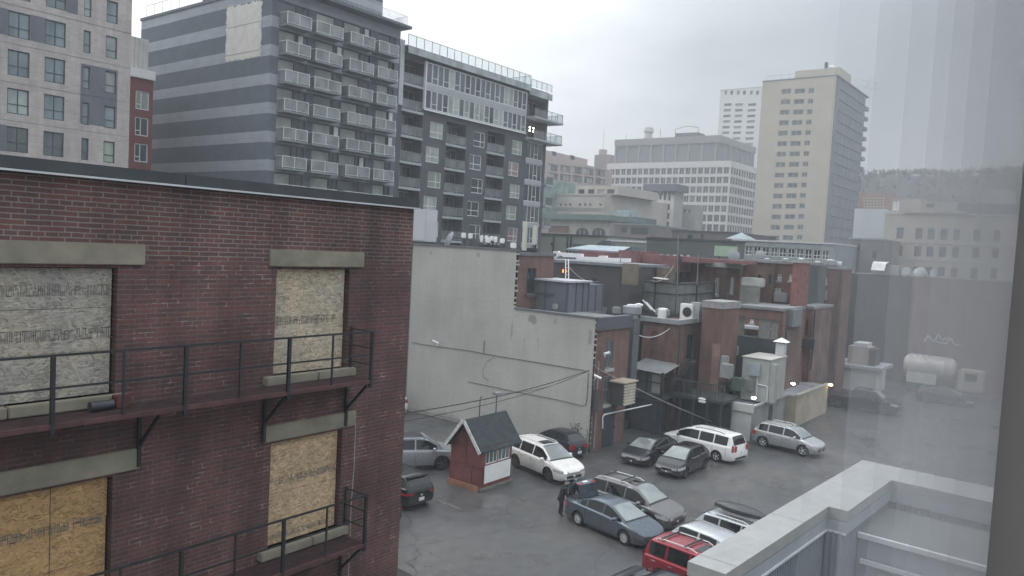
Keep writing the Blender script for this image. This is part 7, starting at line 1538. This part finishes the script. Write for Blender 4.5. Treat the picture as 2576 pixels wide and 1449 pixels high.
cn = MB().lathe([(.001,0),(.17,0),(.17,.02),(.11,.03),(.02,.36),(.001,.36)], (0, 0, 0), 12); cp_ = on_z(1127, 1179, 0); cn.v = [(cp_.x+v[2]*.9, cp_.y-v[2]*.3+v[1], .12+v[0]*.68) for v in cn.v]; solo(cn, 'traffic_cone', plain('faded_orange_plastic', (.55,.10,.07), .6), 'faded orange cone lying by the far corner of the red booth', 'cone', smooth=45)
# overhead cables
def sag(a, b, d, n=14): a, b = Vector(a), Vector(b); return [a.lerp(b, k/n)-Vector((0,0,d*4*(k/n)*(1-k/n))) for k in range(n+1)]
A = on_x(1482, 931, 39.7)
for k, ((x1, y1), X1, d, r_, lab) in enumerate((((1003,1042),18.5,.25,.022,'thick black overhead cable running from the painted wall corner down behind the boarded-up building'), ((1003,1062),18.5,.3,.014,'thin overhead cable just below the thick one, over the booth roof'))):
    B = on_x(x1, y1, X1); solo(MB().tube(sag(A+Vector((0,0,-.05*k)), B, d), r_, 6), 'overhead_cable', wire_mat, lab, 'cable')
solo(MB().tube(sag(A, (31.7, ym, zr+1.02), .35), .012, 5), 'overhead_cable', wire_mat, 'thin cable drooping from the wall corner to the mast on the booth roof', 'cable')
a, b2 = on_y(1500, 925, 24.2), on_x(1800, 1064, 50.9); solo(MB().tube(sag(a, b2, .15), .018, 5), 'overhead_cable', pale_wire, 'pale cable slanting from the red brick wall down to the white annex', 'cable')
a, b2 = on_x(1640, 835, 49.7), on_x(1700, 828, 49.8); solo(MB().tube(sag(on_x(1607,843,49.6), on_x(1684,827,49.8), .35), .03, 5), 'slack_cable', white_paint, 'white slack cable hanging on the red brick wing below its roof', 'cable')
solo(MB().tube(sag(on_x(1432,672,50.5), on_x(1556,676,53), 1.1), .02, 5), 'slack_cable', pale_wire, 'pale cable sagging in front of the sooty rear wall', 'cable')
solo(MB().tube(sag(on_x(1640,705,54), on_x(1695,668,56), .5), .02, 5), 'slack_cable', pale_wire, 'short pale cable rising behind the board fence', 'cable')
# ---------------------------------------------------------------- people
skin = plain('skin', (.36,.22,.16), .6, 0, .08, 9); cloth_d = plain('black_winter_cloth', (.012,.014,.017), .85, 0, .25, 6); cloth_b = plain('navy_winter_cloth', (.014,.022,.034), .85, 0, .25, 6); jean = plain('black_trousers', (.013,.014,.018), .85, 0, .25, 6); shoe = plain('brown_boots', (.10,.065,.045), .7, 0, .2, 9); capm = plain('pale_grey_cap', (.36,.37,.38), .8, 0, .1, 9); hood_m = plain('dark_hood', (.03,.033,.038), .85)
def skinned(name, verts, edges, radii, mat, parent, loc, rz):
    me = bpy.data.meshes.new(name); me.from_pydata(verts, edges, []); o = bpy.data.objects.new(name, me); col.objects.link(o)
    md = o.modifiers.new('s', 'SKIN'); md.use_smooth_shade = True
    for i, r_ in enumerate(radii): me.skin_vertices[0].data[i].radius = (r_, r_) if not hasattr(r_, '__len__') else r_
    me.skin_vertices[0].data[0].use_root = True
    sb_ = o.modifiers.new('u', 'SUBSURF'); sb_.levels = 2; sb_.render_levels = 2
    dg = bpy.context.evaluated_depsgraph_get(); nme = bpy.data.meshes.new_from_object(o.evaluated_get(dg)); o.modifiers.clear(); o.data = nme; nme.shade_smooth()
    nme.materials.clear(); nme.materials.append(mat); o.parent = parent; return o
def person(label, loc, deg, hgt, jacket, lean, armf, cap, mats):
    """standing figure facing local +x; one skinned body, clothing drawn by height zones, five-fingered hands"""
    t = thing('person', loc, label, 'person', None, R(deg)); ORG[t.name] = Vector((0,0,0)); k = hgt/1.75; L = lean
    V = [(0,0,.95),(.01+L*.2,0,1.12),(.02+L*.55,0,1.30),(.02+L*.85,0,1.43),(.03+L*1.05,0,1.52),(.06+L*1.3,0,1.60),(.07+L*1.35,0,1.70),
         (0,.10,.90),(.03,.11,.50),(-.02,.12,.10),(.10,.13,.045), (0,-.10,.90),(.05,-.11,.50),(.0,-.12,.10),(.13,-.13,.045),
         (.02+L*.8,.19,1.41),(.06+L*.8,.25,1.14),(armf+L*.7,.20,.98+armf*.25),(armf+.09+L*.7,.18,.96+armf*.3), (.02+L*.8,-.19,1.41),(.06+L*.8,-.25,1.14),(armf+L*.7,-.20,.98+armf*.25),(armf+.09+L*.7,-.18,.96+armf*.3)]
    E = [(0,1),(1,2),(2,3),(3,4),(4,5),(5,6),(0,7),(7,8),(8,9),(9,10),(0,11),(11,12),(12,13),(13,14),(3,15),(15,16),(16,17),(17,18),(3,19),(19,20),(20,21),(21,22)]
    rr = [(.15,.17),(.15,.17),(.15,.19),(.10,.14),.055,.095,.085, .095,.07,.05,.045, .095,.07,.05,.045, .075,.058,.042,.034, .075,.058,.042,.034]
    V = [(x*k, y*k, z*k) for x, y, z in V]
    o = skinned('body', V, E, [tuple(q*k for q in r_) if hasattr(r_, '__len__') else r_*k for r_ in rr], skin, t, loc, 0)
    me = o.data; me.materials.clear()
    for m in (skin, jacket, mats[0], mats[1]): me.materials.append(m)
    hands = (armf+.045+L*.7)*k
    for p in me.polygons:
        z, x, y = p.center.z/k, p.center.x, abs(p.center.y)/k
        hand = x > hands and y > .10 and z < 1.30
        p.material_index = 0 if (z > 1.50 or hand) else (1 if z > .84 else (2 if z > .13 else 3))
    for sd in (-1, 1):                               # fingers and thumb
        bx, by, bz = (armf+.10+L*.7)*k, sd*.18*k, (.955+armf*.3)*k; m = MB()
        for i, ln in enumerate((.062,.075,.07,.055)): y = by+(i-1.5)*.019*k; m.tube([(bx,y,bz),(bx+ln*.55*k,y,bz-.012*k),(bx+ln*.8*k,y,bz-.04*k)], [.009*k,.008*k,.006*k], 6)
        m.tube([(bx-.03*k,by-sd*.03*k,bz),(bx+.015*k,by-sd*.052*k,bz-.01*k),(bx+.04*k,by-sd*.048*k,bz-.025*k)], [.011*k,.01*k,.007*k], 6); m.build('fingers', skin, t, True)
    hx, hz_ = (.07+L*1.35)*k, 1.655*k
    fc = MB()
    for sd in (-1, 1): fc.ell((hx+.085*k, sd*.035*k, hz_+.01*k), .010, .014, .009, 8)
    fc.ell((hx+.088*k, 0, hz_-.075*k), .008, .026, .008, 8); fc.build('eyes_and_mouth', plain('dark_features', (.03,.02,.02), .6), t, True); MB().ell((hx+.10*k, 0, hz_-.025*k), .022, .016, .028, 8).build('nose', skin, t, True)
    MB().ell((hx-.005*k, .088*k, hz_-.01*k), .022, .012, .034, 8).ell((hx-.005*k, -.088*k, hz_-.01*k), .022, .012, .034, 8).build('ears', skin, t, True)
    h_ = MB().ell((hx-.012*k, 0, hz_+.045*k), .108*k, .104*k, .085*k, 14); h_.build('hat', mats[2], t, True)
    if cap: MB().lathe([(.08*k,hz_-.012),(.118*k,hz_-.012),(.120*k,hz_+.03),(.10*k,hz_+.035)], (hx-.01*k,0,0), 16).build('hat_band', capm, t, True)
    h2 = MB().lathe([(.10*k,1.44*k),(.13*k,1.47*k),(.125*k,1.55*k),(.10*k,1.57*k)], ((.02+L*1.0)*k,0,0), 14); h2.build('collar', jacket, t, True)
    hem = MB().lathe([(.15*k,.80*k),(.185*k,.80*k),(.18*k,.90*k),(.165*k,.98*k)], (0,0,0), 16); hem.build('jacket_hem', jacket, t, True)
    return t
person('person in black winter clothes and pale-brimmed hat standing behind the open boot', tuple(on_z(1409, 1298, 0)), -38, 1.66, cloth_d, .16, .14, True, (jean, shoe, hood_m))
person('person in a navy jacket leaning towards the open boot of the blue sedan', (on_z(1440, 1209, 1.62).x, on_z(1440, 1209, 1.62).y, 0), -98, 1.74, cloth_b, .12, .26, False, (jean, shoe, plain('grey_wool_hat', (.10,.11,.125), .9)))
# ---------------------------------------------------------------- own building: white parapet and roof pit, bottom right
ZP = 9.0
parm, nt, b = nm('pale_painted_coping'); pp = pos(nt)
b.inputs['Roughness'].default_value = .55
nt.links.new(mix(nt, 1, mix(nt, 1, ramp(nt, noise(nt, pp, .9, 6, .65), [(.3, (.245,.252,.248)), (.62, (.30,.307,.30))]), ramp(nt, noise(nt, pp, 7, 5, .7), [(.3, (.90,.90,.89)), (.6, (1.03,1.03,1.03))]), 'MULTIPLY'), ramp(nt, noise(nt, pp, 40, 2), [(.3, (.95,)*3), (.7, (1.04,)*3)]), 'MULTIPLY'), b.inputs['Base Color']); pits = plain('blue_grey_ribbed_metal', (.20,.225,.25), .55, .2, .1, 1.5)
oc = on_z(2170, 1157, ZP); o1 = on_z(1730, 1412, ZP); ic = on_z(2243, 1208, ZP); st = on_z(2132, 1286, ZP); st2 = on_z(2086, 1273, ZP); i1 = on_z(1932, 1371, ZP)
ru = (oc-o1).normalized(); rv = Vector((ru.y, -ru.x, 0))          # along the outer edge / inwards
def PT(u, v, z): return oc+ru*u+rv*v+Vector((0,0,z-ZP))
def uv_of(p): d = p-oc; return d.dot(ru), d.dot(rv)
u_ic, v_ic = uv_of(ic); u_s, v_s = uv_of(st); u_s2, v_s2 = uv_of(st2)
UL = uv_of(o1)[0]; VR = 6.5
t = thing('parapet_roof', PT(u_ic, v_ic, 0), 'pale painted parapet round a sunken metal-clad roof of the viewer\'s own building, bottom right', 'building')
cpm = MB()
poly = [(UL,0),(0,0),(0,VR),(u_ic,VR),(u_ic,v_ic),(u_s,v_ic+.0),(u_s,v_s2),(UL,v_s2)]
v_n = v_s2
poly = [(UL,0),(0,0),(0,VR),(u_ic,VR),(u_ic,v_ic),(u_s,v_ic),(u_s,v_n),(UL,v_n)]
cpm.prism(poly, lambda p: PT(p[0],p[1],ZP-.16), lambda p: PT(p[0],p[1],ZP)); cpm.build('coping', parm, t)
sm_ = MB()
sm_.add([PT(-.012,.012,ZP+.002), PT(.0,.012,ZP+.002), PT(u_ic+.012,v_ic,ZP+.002), PT(u_ic,v_ic,ZP+.002)], [(0,1,2,3)]); sm_.build('coping_joint', plain('joint_grey', (.30,.30,.29), .8), t)
lapm = plain('coping_lap', (.22,.225,.225), .7, 0, .2, 4); sc_m = plain('dull_screw', (.13,.13,.13), .6)
for f in (-1.9, -4.1, -6.2): MB().add([PT(f,.004,ZP+.0015), PT(f+.018,.004,ZP+.0015), PT(f+.018,(v_ic if f > u_s else v_n)-.004,ZP+.0015), PT(f,(v_ic if f > u_s else v_n)-.004,ZP+.0015)], [(0,1,2,3)]).build('coping_joint', lapm, t)
for v in (2.6, 4.4): MB().add([PT(-.005,v,ZP+.0015), PT(-.005,v+.018,ZP+.0015), PT(u_ic+.004,v+.018,ZP+.0015), PT(u_ic+.004,v,ZP+.0015)], [(0,1,2,3)]).build('coping_joint', lapm, t)
ow = MB(); z0 = 0
P0 = [PT(*q, 0) for q in ((UL+.06,.06),(-.06,.06),(-.06,VR))]
for a, b in zip(P0, P0[1:]): ow.quad(a, b, b+Vector((0,0,ZP-.165)), a+Vector((0,0,ZP-.165)))
q0, q1 = PT(UL+.06,.06,0), PT(UL+.06,v_n-.05,0); ow.quad(q0, q1, q1+Vector((0,0,ZP-.165)), q0+Vector((0,0,ZP-.165))); ow.build('outer_wall', concrete, t)
# ribbed inner walls
def ribbed(mb, a, b, z0, z1, pitch=.085, d=.022):
    a, b = Vector(a), Vector(b); L = (b-a).length; n = int(L/pitch); u = (b-a)/n; nr = Vector((u.y, -u.x, 0)).normalized()*d
    pts = []
    for k in range(n): p = a+u*k; pts += [p, p+u*.35, p+u*.5+nr, p+u*.85+nr]
    pts.append(b)
    for p, q in zip(pts, pts[1:]): mb.quad((p.x,p.y,z0), (q.x,q.y,z0), (q.x,q.y,z1), (p.x,p.y,z1))
iw = MB(); LV = ZP-.34
loop = [(UL,v_n-.05),(u_s-.0,v_n-.05),(u_s,v_ic-.05),(u_ic+.05,v_ic-.05),(u_ic+.05,VR)]
for a, b in zip(loop, loop[1:]): ribbed(iw, PT(*a,0), PT(*b,0), 3.5, LV)
iw.build('ribbed_wall', pits, t)
fs = MB()
for a, b in zip([(UL,v_n),(u_s,v_n),(u_s,v_ic),(u_ic,v_ic),(u_ic,VR)], [(u_s,v_n),(u_s,v_ic),(u_ic,v_ic),(u_ic,VR)]): fs.quad(PT(*a,ZP-.165), PT(*b,ZP-.165), PT(*b,LV), PT(*a,LV))
fs.build('inner_flashing', plain('grey_inner_flashing', (.30,.33,.35), .5, .15, .08, 1.5), t)
dl = MB()
for a, b in zip(loop[:2], loop[1:3]): dl.bar(PT(a[0],a[1]+.05,LV), PT(b[0],b[1]+.05,LV), .03)
dl.bar(PT(u_s,v_ic-.03,LV), PT(u_ic,v_ic-.03,LV), .03); dl.bar(PT(u_ic+.03,v_ic,LV), PT(u_ic+.03,VR,LV), .03); dl.build('drip_edge', pale_metal, t)
# lower corrugated roof inside the pit, with its front wall and ledge below
dz = 8.5
ca, cb_ = on_z(2137, 1337, dz), on_z(2412, 1425, dz)
ua, va = uv_of(ca); ub, vb = uv_of(cb_)
lr = MB(); n = 40; u1_ = u_ic+.04
for k in range(n):
    a = ua+(u1_-ua)*k/n; b = ua+(u1_-ua)*(k+1)/n
    lr.quad(PT(a,v_ic-.02,dz+.035), PT((a+b)/2,v_ic-.02,dz-.03), PT((a+b)/2,VR,dz-.03), PT(a,VR,dz+.035)); lr.quad(PT((a+b)/2,v_ic-.02,dz-.03), PT(b,v_ic-.02,dz+.035), PT(b,VR,dz+.035), PT((a+b)/2,VR,dz-.03))
lr.build('corrugated_roof', plain('pale_corrugated_roof', (.27,.285,.285), .5, .2, .06, 1.4), t)
fw_ = MB().add([PT(ua,v_ic-.02,3.5), PT(ua,VR,3.5), PT(ua,VR,dz-.04), PT(ua,v_ic-.02,dz-.04)], [(0,1,2,3)]); fw_.build('front_wall', plain('blue_grey_panel', (.235,.255,.28), .6, .1, .08, 1.2), t)
MB().bar(PT(ua-.02,v_ic-.02,dz), PT(ua-.02,VR,dz), .07).build('eaves_edge', pale_metal, t); dd_ = ray(2112, 1391); zl_ = (C0+dd_*((PT(ua,0,0)-C0).dot(ru)/dd_.dot(ru))).z; MB().bar(PT(ua-.06,v_ic+.05,zl_), PT(ua-.06,VR,zl_), .06).build('ledge', pale_metal, t)
gp = MB()
for k in range(4): v = v_ic+.3+k*.75; gp.add([PT(ua-.02,v,5.4), PT(ua-.02,v+.6,5.4), PT(ua-.02,v+.6,zl_-.12), PT(ua-.02,v,zl_-.12)], [(0,1,2,3)])
gp.build('pit_windows', g_pale, t)
# ---------------------------------------------------------------- the viewer's window: sheer curtain and jamb on the right
DPT = .62
def at_depth(x, y, d): return C0 + ray(x, y)*d          # a point d metres in front of the window plane
jw = plain('dim_brown_grey_wall', (.115,.108,.104), .85, 0, .08, 3)
je = [at_depth(2581, 250, 1.8), at_depth(2487, 1470, 1.8)]
up_ = Vector((0,0,1)); edge = (je[0]+je[1])/2; dirr = Vector((rt.x, rt.y, 0)).normalized(); dirf = Vector((fw.x, fw.y, 0)).normalized()
m_ = MB(); a = Vector((edge.x, edge.y, 0)); b = a+dirr*.32; c_ = b-dirf*.3; d_ = a-dirf*.3
P4 = [a, b, c_, d_]; m_.add([(p.x,p.y,10.4) for p in P4]+[(p.x,p.y,14.6) for p in P4], [(3,2,1,0),(4,5,6,7),(0,1,5,4),(1,2,6,5),(2,3,7,6),(3,0,4,7)])
solo(m_, 'window_jamb', jw, 'dim brown-grey wall at the edge of the viewer\'s window, far right', 'wall')
mat_ = bpy.data.materials.new('sheer_voile'); mat_.use_nodes = True; nt = mat_.node_tree; nt.nodes.clear()
tr = N(nt, 'ShaderNodeBsdfTransparent'); df = N(nt, 'ShaderNodeBsdfDiffuse'); df.inputs[0].default_value = (.55,.56,.575,1); tl = N(nt, 'ShaderNodeBsdfTranslucent'); tl.inputs[0].default_value = (.52,.53,.545,1)
ad = N(nt, 'ShaderNodeMixShader', Fac=.5); nt.links.new(df.outputs[0], ad.inputs[1]); nt.links.new(tl.outputs[0], ad.inputs[2])
gz = noise(nt, mapped(nt, pos(nt), (1,1,.15)), 14, 4, .6)
mx = N(nt, 'ShaderNodeMixShader'); nt.links.new(ramp(nt, gz, [(.3, .094), (.7, .102)]), mx.inputs[0]); nt.links.new(tr.outputs[0], mx.inputs[1]); nt.links.new(ad.outputs[0], mx.inputs[2])
oo = N(nt, 'ShaderNodeOutputMaterial'); nt.links.new(mx.outputs[0], oo.inputs[0])
# zig-zag pleats: each fold doubles back over the one before, closer and closer towards the jamb; the wide first fold stands in for a reflected veil
edges_px = [2060, 2575, 2162, 2577, 2245, 2579, 2312, 2581, 2357, 2583, 2410, 2585, 2466, 2587]
cm_ = MB(); path = []
for k, px in enumerate(edges_px):
    q = at_depth(px, 760, 1.8); path.append((q.x, q.y, (k % 2)*.015+k*.0024))
pts = []
for k in range(len(path)-1):
    for f in range(4):
        t_ = f/4; s_ = t_*t_*(3-2*t_); x = lerp(path[k][0], path[k+1][0], t_); y = lerp(path[k][1], path[k+1][1], t_); dd = lerp(path[k][2], path[k+1][2], s_); pts.append((x+dirf.x*(dd+.012), y+dirf.y*(dd+.012)))
pts.append((path[-1][0]+dirf.x*.06, path[-1][1]+dirf.y*.06))
for x, y in pts:
    for k in range(5): cm_.v.append((x, y, 10.5+4.0*k/4))
for i in range(len(pts)-1):
    for k in range(4): a = i*5+k; cm_.f.append((a, a+5, a+6, a+1))
me = cm_.mesh('sheer_curtain', mat_, 60)
o = bpy.data.objects.new('sheer_curtain', me); col.objects.link(o); tag(o, 'translucent white sheer curtain hanging in vertical folds at the right side of the view', 'curtain')
sc.render.engine = 'CYCLES'
sc.cycles.max_bounces = 6; sc.cycles.diffuse_bounces = 3; sc.cycles.glossy_bounces = 3; sc.cycles.transparent_max_bounces = 24; sc.cycles.transmission_bounces = 4
sc.cycles.use_denoising = True
